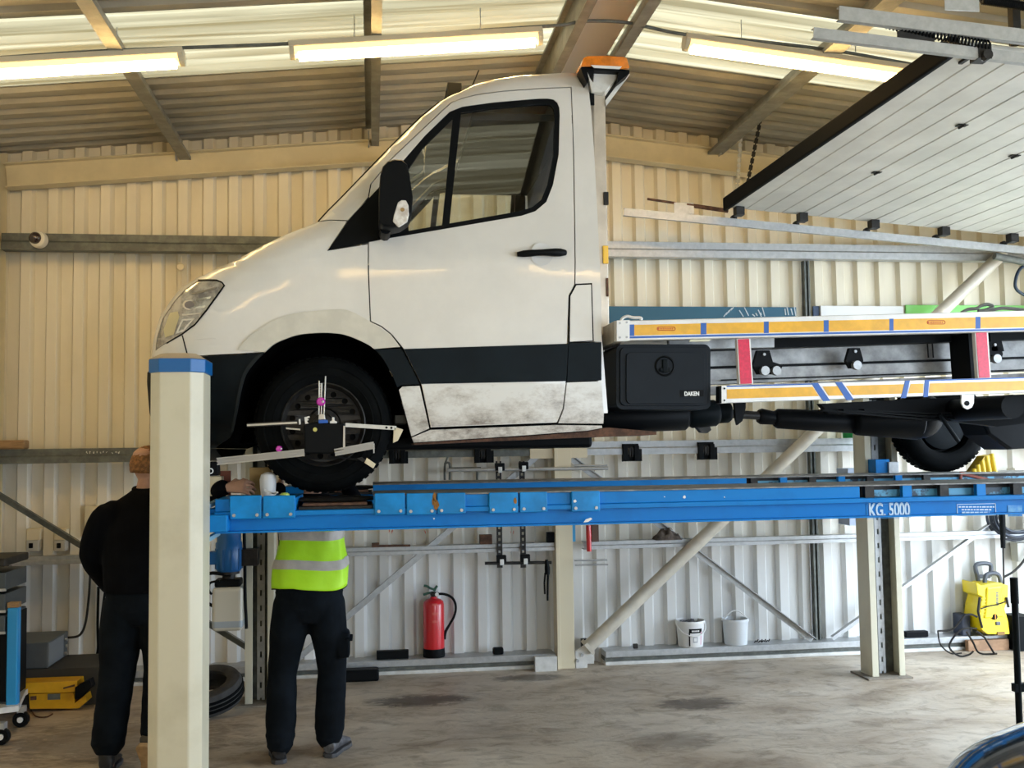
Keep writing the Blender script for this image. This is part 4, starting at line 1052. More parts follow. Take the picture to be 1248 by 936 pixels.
for a, b in ((767.5, 773), (854, 861), (931, 937), (1004, 1010), (1084, 1089), (1189, 1195), (1290, 1296)):
    strip('blue_tape', [(a, lin(T0, T1, a)-.5), (b, lin(T0, T1, b)-.5), (b, lin(B0, B1, b)+.5), (a, lin(B0, B1, a)+.5)], YB_-0.0025, 0.003, M_REFLECT_BLUE, sr)
l0, l1 = (767, 410.2), (1248, 400.3)
strip('blue_line', [(767, 410), (1400, lin(l0, l1, 1400)-.2), (1400, lin(l0, l1, 1400)+2), (767, 412.4)], YB_-0.002, 0.003, M_REFLECT_BLUE, sr)
strip('rail_end_plate', [(751.5, 390.5), (767.5, 390), (767.5, 415.5), (751.5, 416)], YB_-0.006, 0.06, M_WHITE, sr, bevel=0.002)
for q in ((755, 394), (763.5, 393), (755, 411.5), (763.5, 411)):
    c = P(*q); MB().cyl((c.x, YB_-.009, c.z), (c.x, YB_-.004, c.z), 0.006, 8).build('rivet', M_GALV, sr)
# small red outline logos on the tape
def capsule(cx_, cy_, w, h, m, y, parent, name):
    o_ = [];  n = 10
    for s_ in (1, -1):
        for i in range(n+1):
            a = -math.pi/2+math.pi*i/n; o_.append((cx_+s_*(w/2-h/2+h/2*math.cos(a)), cy_+s_*h/2*math.sin(a)))
    pts = [at(px, py, y) for px, py in o_]
    MB().tube(pts, 0.0018, 5, closed=True).build(name, m, parent)
M_TAPE_RED = mat('red_print', (0.55, 0.08, 0.01), 0.5)
for cx_, cy_ in ((812, 400.6), (1141, 392.8)):
    capsule(cx_, cy_, 22, 4.2, M_TAPE_RED, YB_-0.003, sr, 'logo_outline')
    pr_ = MB()
    for k in range(9):
        a = at(cx_-8+k*1.9, cy_-0.9, YB_-.003); b = at(cx_-7+k*1.9, cy_+0.9, YB_-.003)
        pr_.box((a.x, YB_-.003, b.z), (b.x, YB_-.0015, a.z))
    pr_.prism([at(cx_-11, cy_, YB_-.003), at(cx_-9, cy_-1.4, YB_-.003), at(cx_-9, cy_+1.4, YB_-.003)], (0, .0015, 0)).build('logo_print', M_TAPE_RED, sr)
# bed deck, front and far rails
tl, tr = P(753, 393), P(1420, ext_r((753, 393), (1248, 380.5))[1])
dk = MB(); dk.prism([(tl.x, YB_+0.02, tl.z), (tr.x, YB_+0.02, tr.z), (tr.x, YB_+0.02, tr.z-0.05), (tl.x, YB_+0.02, tl.z-0.05)], (0, 2.1, 0)).build('bed_deck', M_BEDALU, truck)
MB().prism([(tl.x-0.02, YB_, tl.z+0.008), (tl.x+0.03, YB_, tl.z+0.008), (tl.x+0.03, YB_, tl.z-0.10), (tl.x-0.02, YB_, tl.z-0.10)], (0, 2.14, 0)).build('bed_front_rail', mat('dusty_rail', (0.42, 0.38, 0.31), 0.5, var=0.2, vscale=8), truck, bevel=0.003)
MB().prism([(tl.x, YB_+2.09, tl.z), (tr.x, YB_+2.09, tr.z), (tr.x, YB_+2.09, tr.z-0.11), (tl.x, YB_+2.09, tl.z-0.11)], (0, 0.05, 0)).build('bed_side_rail', M_BEDALU, truck)
a, b = P(758, 387.2), P(782, 391)
MB().tube([P(757, 390.5), P(760, 387), P(765, 385.5), P(771, 387), P(781, 387.5), P(781, 390)], 0.008, 8).build('tie_down_ring', M_STEELWHITE, sr, smooth=60)
# headboard post, beacon bar
M_POST = mat('anodised_post', (0.62, 0.56, 0.47), 0.35, 0.5, var=0.12, vscale=7)
hp = [at(721, 110, 5.42), at(737.6, 110, 5.42), at(742.5, 386, 5.42), at(730, 386, 5.42)]
MB().prism([(hp[0].x+.01, 5.42, hp[0].z), (hp[1].x, 5.42, hp[1].z), (hp[2].x, 5.42, hp[2].z-.1), (hp[3].x-.03, 5.42, hp[3].z-.1)], (0, 0.08, 0)).build('headboard_post', M_POST, truck, bevel=0.006)
MB().prism([(p_.x, 7.0, p_.z) for p_ in (hp[0], hp[1], hp[2], hp[3])], (0, 0.08, 0)).build('headboard_post', M_POST, truck, bevel=0.006)
q = at(735, 245, 5.41); MB().box((q.x+.005, 5.405, q.z-.02), (q.x+.03, 5.418, q.z+.05)).build('post_hinge', M_DARKSTEEL, truck)
q = at(737, 350, 5.41); MB().box((q.x+.01, 5.405, q.z-.05), (q.x+.02, 5.418, q.z+.05)).build('post_hinge', M_RUST, truck)
q = at(738.5, 309, 5.40); MB().box((q.x-.015, 5.40, q.z-.055), (q.x+.015, 5.418, q.z+.045)).build('marker_lamp', mat('amber_marker', (0.95, 0.55, 0.05), 0.25, coat=1), truck, bevel=0.005)
MB().box((at(719, 120, 5.41).x, 5.405, at(722, 128, 5.41).z), (at(724, 115, 5.41).x, 5.418, at(722, 112, 5.41).z)).build('rubber_stop', M_BLACK, truck)
yb0, yb1 = 5.30, 7.15
bc = thing('x', (0, 0, 0)); bpy.data.objects.remove(bc)
def bsec(pts, y, L, name, m, parent=truck, bevel=0.0):
    return MB().prism([at(px, py, y) for px, py in pts], (0, L, 0)).build(name, m, parent, bevel=bevel)
M_LENS = mat('amber_beacon_lens', (0.90, 0.24, 0.005), 0.22, coat=0.8, var=0.3, vscale=12, spec=0.6)
beacon = bsec([(708.5, 81), (767, 85), (766, 87.5), (708, 85)], yb0, yb1-yb0, 'beacon_bar', M_BLACK, bevel=0.002)
bsec([(708, 81.5), (711, 70.5), (716, 68), (740, 67.6), (760, 69), (764.5, 71), (767.5, 82.5), (756, 84), (722, 80.5)], yb0, yb1-yb0, 'beacon_lens', M_LENS, beacon, bevel=0.006)
bsec([(720, 79.2), (758, 81), (755, 84.3), (724, 82.6)], yb0-0.004, 0.003, 'beacon_label', M_WHITE, beacon)
bsec([(707.5, 82.5), (724, 82), (723, 90), (715.5, 101), (711, 92)], yb0, 0.1, 'end_bracket', M_BLACK, beacon)
bsec([(755, 84), (767.5, 86), (767, 89.5), (757, 97), (752, 102)], yb0, 0.1, 'end_bracket', M_BLACK, beacon)
bsec([(724, 84), (753, 85.5), (751, 97), (738, 112), (722, 109)], yb0+0.05, 1.6, 'beacon_tray', M_STEELWHITE, beacon, bevel=0.003)
bsec([(716, 88), (719.5, 96), (727, 106), (735, 112), (722, 112), (719, 100)], yb0-0.005, 0.02, 'tray_support', M_STEELWHITE, beacon)
bsec([(738, 122), (739, 129), (768, 90), (763, 89)], yb0+0.1, 0.03, 'beacon_stay', M_STEELWHITE, beacon, bevel=0.002)
for px in (728, 744):
    q = at(px, 76, yb0+.03); MB().cyl((q.x, yb0+.012, q.z-.03), (q.x, yb0+.012, q.z+.02), 0.012, 8).build('lens_rib', mat('dark_amber', (0.25, 0.06, 0.005), 0.3), beacon)

# chassis rails and sub frame
M_CHASSIS = mat('galvanised_chassis', (0.40, 0.40, 0.39), 0.5, 0.35, var=0.45, vscale=10, lo=0.3, hi=0.7)
long('chassis_rail', (745, 429), (1248, 413), (745, 449), (1248, 440), 5.74, 0.06, M_CHASSIS)
long('chassis_rail', (745, 452), (1248, 437), (745, 474), (1248, 452), 5.72, 0.08, M_CHASSIS)
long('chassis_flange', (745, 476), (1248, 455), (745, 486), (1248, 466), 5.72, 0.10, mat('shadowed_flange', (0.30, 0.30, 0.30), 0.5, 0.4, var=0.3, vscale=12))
long('brake_pipe', (866, 446.5), (1248, 434.5), (866, 449.5), (1248, 437), 5.69, 0.02, M_BLACK)
long('wiring_loom', (880, 462.5), (1248, 450), (880, 464), (1248, 451.5), 5.69, 0.02, M_BLACK)
long('sub_frame_beam', (862, 412), (1248, 402.5), (862, 427), (1248, 413.5), 5.62, 0.08, M_BLACK)
long('sub_frame_beam', (745, 414), (1248, 404), (745, 432), (1248, 418), 6.7, 0.08, M_DARKSTEEL)
strip('locking_arm', [(815, 413), (944, 410.5), (944, 423.5), (815, 426)], 5.45, 0.04, M_GALV, bevel=0.003)
strip('lamp_plate', [(842, 413.2), (868, 412.6), (864, 416), (840, 416.4)], 5.20, 0.01, mat('pale_marker', (0.75, 0.72, 0.5), 0.4))
# brackets with rollers on the chassis
for cx_, cy_ in ((932, 441), (1043, 436), (1213, 428)):
    k = 1.0 if cx_ < 1000 else 0.85
    br_ = strip('chassis_bracket', [(cx_-9*k, cy_-14*k), (cx_+6*k, cy_-14*k), (cx_+10*k, cy_), (cx_+22*k if cx_ < 1000 else cx_+11*k, cy_+4*k), (cx_+18*k if cx_ < 1000 else cx_+8*k, cy_+15*k), (cx_-8*k, cy_+15*k), (cx_-14*k, cy_+4*k)], 5.60, 0.03, M_BLACK)
    for dx in ((-1, 13) if cx_ < 1000 else (0,)):
        c = at(cx_+dx*k, cy_+11*k, 5.59); MB().cyl((c.x, 5.565, c.z), (c.x, 5.60, c.z), 0.026, 14).build('roller', M_GALV, br_, smooth=40)
    c = at(cx_-1, cy_-9*k, 5.6); MB().cyl((c.x, 5.59, c.z), (c.x, 5.6, c.z), 0.009, 6).build('bolt', M_GALV, br_)
for a, b in (((1130, 415), (1131.5, 436)), ((1136, 415), (1137.5, 436))):
    MB().bar(at(*a, 5.72), at(*b, 5.72), 0.006, 0.006).build('rail_weld', M_DARKSTEEL, truck)
strip('cross_member', [(1180, 405), (1192, 405), (1194, 461), (1184, 461)], 5.45, 0.2, M_BLACK)
strip('cross_member', [(1206, 404), (1218, 404), (1224, 428), (1209, 428)], 5.6, 0.1, M_BLACK)
# red reflective uprights
for q, w in (([(899.5, 413.5), (913, 413), (916.5, 467.5), (902.5, 468)], 1), ([(1189.5, 404), (1202.5, 403.6), (1206.5, 460), (1193.5, 460.5)], 1)):
    big = [(q[0][0]-1.5, q[0][1]-.5), (q[1][0]+1.5, q[1][1]-.5), (q[2][0]+1.5, q[2][1]+.5), (q[3][0]-1.5, q[3][1]+.5)]
    o = strip('guard_upright', big, 5.20, 0.03, M_WHITE)
    strip('red_tape', q, 5.197, 0.003, mat('red_reflective_tape', (0.72, 0.005, 0.06), 0.35, var=0.15, vscale=60), o)
# side guard
sg = long('side_guard', (880.5, 470), (1248, 459.5), (880.5, 491.5), (1248, 478.5), YB_, 0.03, M_BEDALU, bevel=0.003)
G0, G1 = (886, 474.5), (1248, 463.8); H0, H1 = (886, 486), (1248, 475.5)
def sl(x0, x1, x2, x3, m, name):   # top-left, top-right, bottom-right, bottom-left
    strip(name, [(x0, lin(G0, G1, x0)), (x1, lin(G0, G1, x1)), (x2, lin(H0, H1, x2)), (x3, lin(H0, H1, x3))], YB_-0.002, 0.003, m, sg)
sl(886, 990.5, 998, 886, M_REFLECT_YELLOW, 'amber_tape'); sl(1002.5, 1020.5, 1028, 1010, M_REFLECT_YELLOW, 'amber_tape'); sl(1031, 1101.5, 1099, 1039.5, M_REFLECT_YELLOW, 'amber_tape')
sl(1110, 1125.5, 1125, 1107, M_REFLECT_YELLOW, 'amber_tape'); sl(1133.5, 1410, 1410, 1132.5, M_REFLECT_YELLOW, 'amber_tape')
for q in ([(989, 467), (997, 466.7), (1012, 488.5), (1003.5, 489)], [(1018, 466), (1026, 465.7), (1041, 487.3), (1032, 487.7)], [(1103.5, 463.8), (1109, 463.6), (1104.5, 485), (1098, 485.3)], [(1127.5, 463), (1132.5, 462.8), (1131, 483.8), (1125.6, 484)]):
    strip('blue_tape', q, YB_-0.003, 0.004, M_REFLECT_BLUE, sg)
strip('blue_line', [(886, 470.2), (990, 467.2), (990, 468.8), (886, 471.8)], YB_-0.002, 0.003, M_REFLECT_BLUE, sg)
strip('blue_line', [(1132, 462.9), (1410, lin((1132, 463), (1248, 459.7), 1410)), (1410, lin((1132, 464.6), (1248, 461.3), 1410)), (1132, 464.5)], YB_-0.002, 0.003, M_REFLECT_BLUE, sg)
strip('guard_end_cap', [(879.5, 470), (885, 469.8), (885, 491.3), (879.5, 491.5)], YB_-0.004, 0.05, M_WHITE, sg)
strip('guard_end_cap', [(877, 470.5), (880, 470.3), (880, 491.5), (877, 491)], YB_-0.002, 0.06, M_BLACK, sg)
for y_ in (473.5, 488):
    c = P(882.5, y_); MB().cyl((c.x, YB_-.007, c.z), (c.x, YB_-.003, c.z), 0.005, 8).build('rivet', M_BLACK, sg)
lug = strip('lashing_lug', [(1172, 480.5), (1187, 480), (1187, 491), (1184.5, 496.5), (1179.5, 499), (1174.5, 496.5), (1172, 491)], YB_+0.01, 0.012, M_BEDALU, sg)
c = at(1179.5, 491.5, YB_); MB().cyl((c.x, YB_+.005, c.z), (c.x, YB_+.012, c.z), 0.014, 12).build('lug_hole', M_BLACK, lug)
# toolbox
M_BOX = mat('toolbox_plastic', (0.007, 0.011, 0.016), 0.42, var=0.15, vscale=6, spec=0.13)
def rrect(x0, y0, x1, y1, r, n=5):
    o = []
    for cx_, cy_, a0 in ((x1-r, y0+r, -90), (x1-r, y1-r, 0), (x0+r, y1-r, 90), (x0+r, y0+r, 180)):
        for i in range(n+1):
            a = math.radians(a0+90*i/n); o.append((cx_+r*math.cos(a), cy_+r*math.sin(a)))
    return o
tb = strip('toolbox', rrect(751, 419.5, 866, 499, 8), 5.24, 0.45, M_BOX, bevel=0.012)
lid = strip('toolbox_lid', rrect(756, 423, 862.5, 494.5, 7), 5.225, 0.02, M_BOX, tb, bevel=0.008)
lid2 = strip('lid_panel', rrect(763.5, 429.5, 859, 492, 6), 5.212, 0.02, M_BOX, tb, bevel=0.01)
c = at(811, 446, 5.2)
MB().lathe((c.x, 5.208, c.z), (0, 1, 0), [(0.055, 0.0), (0.047, -0.004), (0.044, 0.004), (0, 0.006)], 24).build('latch_recess', M_BLACK, tb, smooth=40)
MB().box((c.x-0.014, 5.198, c.z-0.036), (c.x+0.014, 5.21, c.z+0.036)).box((c.x-0.03, 5.20, c.z-0.03), (c.x+0.03, 5.21, c.z-0.01)).build('latch', M_TRIM, tb, bevel=0.004)
strip('maker_plate', [(829, 475.5), (857.5, 475), (857.5, 483.5), (829, 484)], 5.209, 0.004, M_BLACK, tb)
o_, x_ = at(834, 482.2, 5.206), at(852, 482, 5.206)
tx = text('maker_lettering', 'DAKEN', M_WHITE, tb, (o_.x, 5.207, o_.z), 0.030, depth=0.0008, bold=0.0012)
w_ = max(v.co.x for v in tx.data.vertices)-min(v.co.x for v in tx.data.vertices); x0_ = min(v.co.x for v in tx.data.vertices)
for v in tx.data.vertices: v.co.x = x0_+(v.co.x-x0_)*(x_.x-o_.x)/w_
strip('toolbox_bracket', [(738, 462), (748, 461), (748, 492), (739, 493)], 5.5, 0.02, M_GALV)
strip('bed_bulkhead', [(737, 400), (756, 395), (756, 500), (742, 500)], 5.60, 0.03, mat('dusty_bulkhead', (0.16, 0.14, 0.12), 0.6, var=0.3, vscale=8))
# tank / silencer / exhaust
def xcyl(name, pa, pb, y, r0, m, r1=None, parent=truck):
    a, b = at(*pa, y), at(*pb, y)
    k = 0.1 if r0 > 0.05 else 0.0
    L = (b-a).length
    return MB().lathe(a, b-a, [(0, 0), (r0*0.8, 0), (r0, min(.02, L*.2)), (r1 or r0, L-min(.02, L*.2)), ((r1 or r0)*0.8, L), (0, L)], 24).build(name, m, parent, smooth=50)
xcyl('fuel_tank', (722, 510), (838, 506), 5.60, 0.085, M_BLACK)
xcyl('air_reservoir', (838, 506), (875, 503), 5.60, 0.075, M_TRIM)
xcyl('air_reservoir', (872, 503), (890, 502), 5.62, 0.062, M_TRIM)
xcyl('exhaust_pipe', (885, 505), (925, 507), 5.9, 0.022, M_DARKSTEEL)
strip('hanger_hook', [(895, 487), (909, 486), (909, 497), (905, 513), (899, 518), (897, 510)], 5.5, 0.03, M_BLACK)
strip('rubber_foot', [(848, 519), (864, 516), (867, 524), (862, 528), (855, 527)], 5.6, 0.05, M_DARKSTEEL)
strip('sill_underside', [(504, 540), (622, 533), (716, 526), (740, 521), (800, 526), (800, 530), (740, 532), (640, 536), (505, 542)], 5.30, 0.35, M_RUST)
MB().box((-0.55, 5.75, 1.72), (1.25, 6.75, 1.95)).build('engine_underside', M_BLACK, truck, bevel=0.02)
# propshaft and rear axle
xcyl('propshaft_boot', (924, 507), (948, 510), 6.15, 0.05, M_BLACK, 0.042)
xcyl('propshaft', (944, 510), (1072, 516), 6.15, 0.062, M_BLACK, 0.075)
xcyl('propshaft', (880, 503.5), (930, 507), 6.15, 0.026, M_DARKSTEEL)
dc = at(1120, 506, 6.2)
MB().sphere((dc.x, 6.2, dc.z), 0.16, 20, 12, (1.0, 0.8, 0.95)).build('differential', M_BLACK, truck, smooth=60)
MB().cyl((dc.x+.12, 5.4, dc.z+.02), (dc.x+.12, 7.1, dc.z+.02), 0.07, 18).build('rear_axle', M_BLACK, truck, smooth=50)
xcyl('torque_tube', (1040, 513), (1120, 513), 6.1, 0.09, M_BLACK, 0.12)
ls = MB()
for k in range(3):
    pts = [at(1000+k*25, 500+0*k, 5.95), at(1130, 512-k*4, 5.95), at(1300-k*25, 500, 5.95)]
    ls.bar(pts[0], pts[1], 0.07, 0.012).bar(pts[1], pts[2], 0.07, 0.012)
ls.build('leaf_spring', M_BLACK, truck)
strip('chassis_skirt', [(1000, 492), (1060, 489), (1260, 480), (1260, 515), (1215, 520), (1150, 512), (1060, 506), (1010, 504)], 5.98, 0.06, M_BLACK)
MB().cyl(at(1145, 505, 5.9), at(1168, 538, 5.95), 0.013, 10).build('damper', M_TRIM, truck)
strip('spare_carrier', [(1195, 508), (1262, 500), (1262, 546), (1230, 548), (1205, 530)], 6.3, 0.3, M_BLACK, bevel=0.02)
strip('tail_bracket', [(1065, 494), (1074, 493.5), (1074, 500), (1062, 503), (1058, 499)], 6.4, 0.02, M_WHITE)
# ================================================================== alignment gauge clamped on the front wheel
YG = 5.10
gz = at(396, 535, YG)
gauge = thing('wheel_alignment_gauge', (gz.x, YG, gz.z), 'black wheel alignment gauge with silver arms clamped on the front wheel', 'gauge')
def gstrip(name, pts, t, m, y=YG, parent=gauge, bevel=0.0): return MB().prism([at(px, py, y) for px, py in pts], (0, t, 0)).build(name, m, parent, bevel=bevel)
hd = gstrip('sensor_head', [(370, 517), (385, 514), (420, 515.5), (421, 549), (408, 553), (371, 553)], 0.10, M_BLACK, bevel=0.008)
gstrip('head_button', disc_pts(384, 523.5, 2.6, 2.6, 12), 0.004, mat('yellow_dot', (0.6, 0.55, 0.15), 0.4), YG-0.004, hd)
gstrip('spirit_level', [(388, 512), (399, 511.5), (399.5, 515.5), (388, 516)], 0.03, mat('level_blue', (0.02, 0.12, 0.5), 0.3), YG-0.01, gauge, 0.003)
gstrip('head_cap', [(388.5, 505), (395.5, 504.5), (396.5, 511.5), (388, 512)], 0.04, M_ALU, YG, gauge, 0.003)
gstrip('thumb_screw', [(402, 513.5), (404.5, 512.5), (404.5, 508.5), (407.5, 508.5), (407.5, 512.5), (410.5, 513.5), (410.5, 516), (402, 516)], 0.02, M_STEELWHITE, YG, gauge, 0.002)
gstrip('thumb_screw', [(371, 508.5), (377, 507), (377.5, 509), (374, 510), (376.5, 511.5), (374, 513), (376, 516), (372, 516.5)], 0.02, M_STEELWHITE, YG, gauge)
gstrip('side_bracket', [(418.5, 519), (420.5, 519), (420.5, 546), (418, 546)], 0.05, M_ALU, YG-0.006)
def gbar(name, a, b, w, m, y=YG+0.03, d=0.02, parent=gauge): return MB().bar(at(*a, y), at(*b, y), d, w).build(name, m, parent, bevel=0.0015)
la = gbar('clamp_arm', (301, 518.3), (364, 514.8), 0.020, M_DARKSTEEL)
MB().bar(at(301, 518.3, YG+0.018), at(362, 515, YG+0.018), 0.003, 0.009).build('arm_scale', M_ALU, la)
gstrip('arm_clip', [(364, 511), (366, 510.5), (366.5, 517), (364.5, 517.5)], 0.03, M_WHITE, YG+0.015)
gbar('pointer_pin', (348.5, 522), (366, 523.5), 0.008, M_ALU, YG+0.02, 0.008)
ra = gbar('clamp_arm', (421, 518), (483, 521.8), 0.020, M_STEELWHITE)
for x_ in (471, 477):
    c = at(x_, lin((421, 518), (483, 521.8), x_), YG+.019); MB().cyl((c.x, c.y-.003, c.z), (c.x, c.y+.002, c.z), 0.006, 10).build('arm_hole', M_BLACK, ra)
gstrip('arm_foot', [(480, 520), (491.5, 523.5), (488.5, 530), (485, 537), (479, 540)], 0.03, M_CREAMPLATE, YG+0.02, ra, 0.003)
for x0_, y0_, x1_, y1_ in ((389, 464, 388.6, 506), (392, 467, 391.6, 506), (396.8, 458.5, 394.8, 506)):
    gbar('scale_rod', (x0_, y0_), (x1_, y1_), 0.006, M_ALU, YG+0.02, 0.006)
rg = MB()
for k in range(14):
    a = at(388.6, 468+k*2.0, YG+.02); b = at(396.4, 467.5+k*2.0, YG+.02); rg.bar(a+(b-a)*0.0, a+(b-a)*0.42, 0.004, 0.003)
rg.build('scale_teeth', M_ALU, gauge)
M_MAG = mat('magenta_knob', (0.55, 0.02, 0.42), 0.25, coat=1)
for px, py, r in ((391, 489.5, 0.021), (340, 547, 0.016)):
    c = at(px, py, YG); k_ = MB().lathe((c.x, YG+0.01, c.z), (0, -1, 0), [(0, 0), (r, 0), (r*1.05, 0.012), (r*0.8, 0.022), (0, 0.024)], 12).build('clamp_knob', M_MAG, gauge, smooth=30)
    q = at(px+2.6, py, YG-.016); MB().sphere((q.x, YG-.014, q.z), r*0.3, 8, 6).build('knob_stud', M_STEELWHITE, k_, smooth=60)
def rail3(a, b, name):
    o = MB(); p, q = at(*a, YG-0.005), at(*b, YG-0.005); d = (q-p).normalized(); n = Vector((-d.z, 0, d.x))
    for k in (-1, 0, 1): o.bar(p+n*k*0.0135, q+n*k*0.0135, 0.02, 0.008, upv=tuple(n))
    o.bar(p+Vector((0, .008, 0)), q+Vector((0, .008, 0)), 0.006, 0.034, upv=tuple(n))
    return o.build(name, mat('profile_aluminium', (0.40, 0.40, 0.39), 0.35, 0.6), gauge)
rail3((264.6, 562.5), (371, 551.5), 'lower_rail'); rail3((408, 551.5), (456, 542.5), 'lower_rail')
gstrip('sensor_box', [(252, 563), (265, 562), (266, 579.5), (252, 580.5)], 0.08, M_BLACK, YG-.01, gauge, 0.004)
MB().tube([at(256.5+3.0*math.cos(t), 574+3.0*math.sin(t), YG-.014) for t in [2*math.pi*k/14 for k in range(14)]], 0.003, 6, closed=True).build('dial', M_WHITE, gauge)
gstrip('rail_end', [(454.5, 541), (456.5, 540.5), (456.5, 552), (455, 552.5)], 0.01, M_GALV, YG-.012)
gstrip('target_tag', [(447, 558), (458, 565.5), (455, 571), (444, 564)], 0.02, M_CREAMPLATE, YG+0.0, gauge, 0.002)
gstrip('tag_clip', [(435, 558.5), (441, 557), (446, 561), (442, 563)], 0.02, M_DARKSTEEL, YG+0.0)
gbar('tag_arm', (400, 556), (446, 561), 0.010, M_BLACK, YG+.03, .01)

# ================================================================== small things on the front of the runway
def px_box(name, x0, y0, x1, y1, y, d, m, label, cat, bevel=0.003, group=None, zfloor=None):
    a, b = at(x0, y0, y), at(x1, y1, y); z0 = b.z if zfloor is None else zfloor
    return tag(MB().box((a.x, y, z0), (b.x, y+d, a.z)).build(name, m, bevel=bevel), label, cat, group)
ZR_ = 1.497
px_box('cardboard_box', 304, 570, 331, 600, 5.50, 0.09, mat('brown_cardboard', (0.38, 0.26, 0.11), 0.8, var=0.2, vscale=6), 'small brown cardboard box on the runway in front of the tyre', 'box', zfloor=ZR_)
c = atz(325, 600, ZR_); c = Vector((at(326, 590, 5.3).x, 5.33, ZR_))
tag(MB().lathe(c, (0, 0, 1), [(0, 0), (0.035, 0), (0.04, 0.05), (0.042, 0.085), (0.035, 0.11), (0.016, 0.12), (0, 0.122)], 20).build('white_tub', mat('white_tub', (0.70, 0.71, 0.72), 0.4), smooth=40), 'small white rounded tub beside the front tyre on the runway', 'tub')
px_box('brown_card', 268, 574, 281, 601, 5.58, 0.012, mat('dark_red_card', (0.16, 0.04, 0.02), 0.6), 'dark red card standing on the runway end by the hand', 'card', zfloor=ZR_, bevel=0)
px_box('cream_block', 255, 581, 270, 592, 5.50, 0.10, M_CREAMPLATE, 'cream block on the runway end behind the lift column', 'block', zfloor=ZR_)
t_ = MB()
for a, b in (((322, 597), (335, 602)), ((335, 603), (337, 599)), ((328, 602), (339, 600))): t_.bar(at(*a, 5.17), at(*b, 5.17), 0.01, 0.008)
o = t_.build('hand_tool', M_STEELWHITE); tag(o, 'small bright metal hand tool lying beside the tyre', 'tool')
c = at(347, 600, 5.2)
tag(MB().lathe((c.x, 5.2, c.z-0.022), (0, 0, 1), [(0, 0), (0.024, 0), (0.024, 0.012), (0.015, 0.02), (0, 0.02)], 14).build('bottle_cap', mat('lime_plastic', (0.5, 0.65, 0.12), 0.4), smooth=40), 'lime green plastic cap beside the front tyre', 'cap')
# ribbed yellow chock + red stop on the far runway behind the rear tyre
yc_ = thing('wheel_chock', (at(1195, 586, 6.95).x, 6.95, 1.505), 'yellow ribbed plastic wheel chock behind the rear tyre', 'chock')
a0 = [(1180, 586), (1187, 586), (1194, 586), (1201, 586), (1208, 586), (1215, 586)]
for k, (px, py) in enumerate(a0):
    tops = [(1184, 578), (1187, 572), (1191.5, 567), (1196.5, 562), (1202, 556), (1208.5, 553)][k]
    p, q = at(px, py+3, 6.95), at(*tops, 6.98)
    MB().cyl(p, q, 0.020, 10).build('rib', mat('bright_yellow_plastic', (0.80, 0.55, 0.03), 0.4), yc_, smooth=50)
MB().prism([at(*p, 6.97) for p in ((1178, 588), (1216, 588), (1209, 554), (1200, 556))], (0, 0.1, 0)).build('chock_body', mat('chock_body', (0.62, 0.40, 0.02), 0.5), yc_)
rs = MB(); rs.tube([at(px, py, 6.78) for px, py in ((1171, 586), (1171, 579), (1174, 577.5), (1208, 586))], 0.012, 8)
tag(rs.build('ramp_stop', mat('red_brown_paint', (0.30, 0.08, 0.05), 0.6), smooth=50), 'red-brown bent bar stop on the far runway behind the rear wheel', 'stop')

# ================================================================== things on the wall
def clip(px, py, label):
    y = 8.0; a = at(px-10, py-10, y); b = at(px+10, py+11, y)
    t = thing('rail_clip', ((a.x+b.x)/2, y, b.z), label, 'clip')
    w = b.x-a.x; h = a.z-b.z
    MB().box((a.x, y+0.05, b.z), (b.x, y+0.062, a.z)).box((a.x, y, b.z), (a.x+w*.3, y+0.05, a.z-h*.1)).box((b.x-w*.3, y, b.z), (b.x, y+0.05, a.z-h*.1)).box((a.x, y+.02, a.z-h*.2), (b.x, y+.05, a.z)).build('clip_body', M_BLACK, t, bevel=0.003)
    MB().tube([(a.x+w*.42, y+.01, b.z+h*.25), (a.x+w*.42, y+.01, b.z+h*.7), (a.x+w*.58, y+.01, b.z+h*.7), (a.x+w*.58, y+.01, b.z+h*.25)], 0.008, 6).build('clip_hook', M_DARKSTEEL, t)
    MB().box((b.x, y+.01, b.z), (b.x+w*.18, y+.03, b.z+h*.7)).build('clip_arm', M_BLACK, t)
    MB().box((a.x+w*.3, y+.06, b.z+.04), (b.x-w*.3, 8.042, a.z-.02)).build('clip_tongue', M_BLACK, t)
clip(484, 554, 'black hanging clip on the wall rail just right of the front tyre')
clip(588.5, 553, 'black hanging clip on the wall rail left of the cream post')
clip(769.5, 551, 'black hanging clip on the wall rail right of the cream post')
clip(861.5, 549, 'black hanging clip on the wall rail farthest right, below the tank')
# rack of aligned bars left of the post
rk = thing('bar_clamp_rack', (at(620, 690, 8.0).x, 8.0, 0.8), 'rack of two perforated strips holding steel bars left of the cream post', 'rack')
for px in (607.5, 636):
    a, b = at(px, 562, 8.0), at(px+.5, 692, 8.0); s_ = MB(); n = 18
    s_.box((a.x-0.022, 8.0, b.z), (a.x-0.009, 8.008, a.z)).box((a.x+0.009, 8.0, b.z), (a.x+0.022, 8.008, a.z))
    for k in range(n): s_.box((a.x-0.01, 8.0, b.z+(a.z-b.z)*k/n), (a.x+0.01, 8.008, b.z+(a.z-b.z)*(k+.5)/n))
    s_.box((a.x-.01, 8.008, 0.93), (a.x+.01, 8.035, 0.96))
    s_.build('perforated_strip', M_DARKSTEEL, rk)
for (xa, xb, py, r) in ((545, 741, 573, .014), (591, 672, 686.5, .012), (700, 740, 567.5, .008), (700, 740, 683, .007), (701, 741, 688.5, .007)):
    a, b = at(xa, py, 7.975), at(xb, py-(xb-xa)*0.012, 7.975)
    MB().cyl(a, b, r, 10).build('steel_bar', M_GALV if xa > 690 or py < 600 else M_DARKSTEEL, rk, smooth=50)
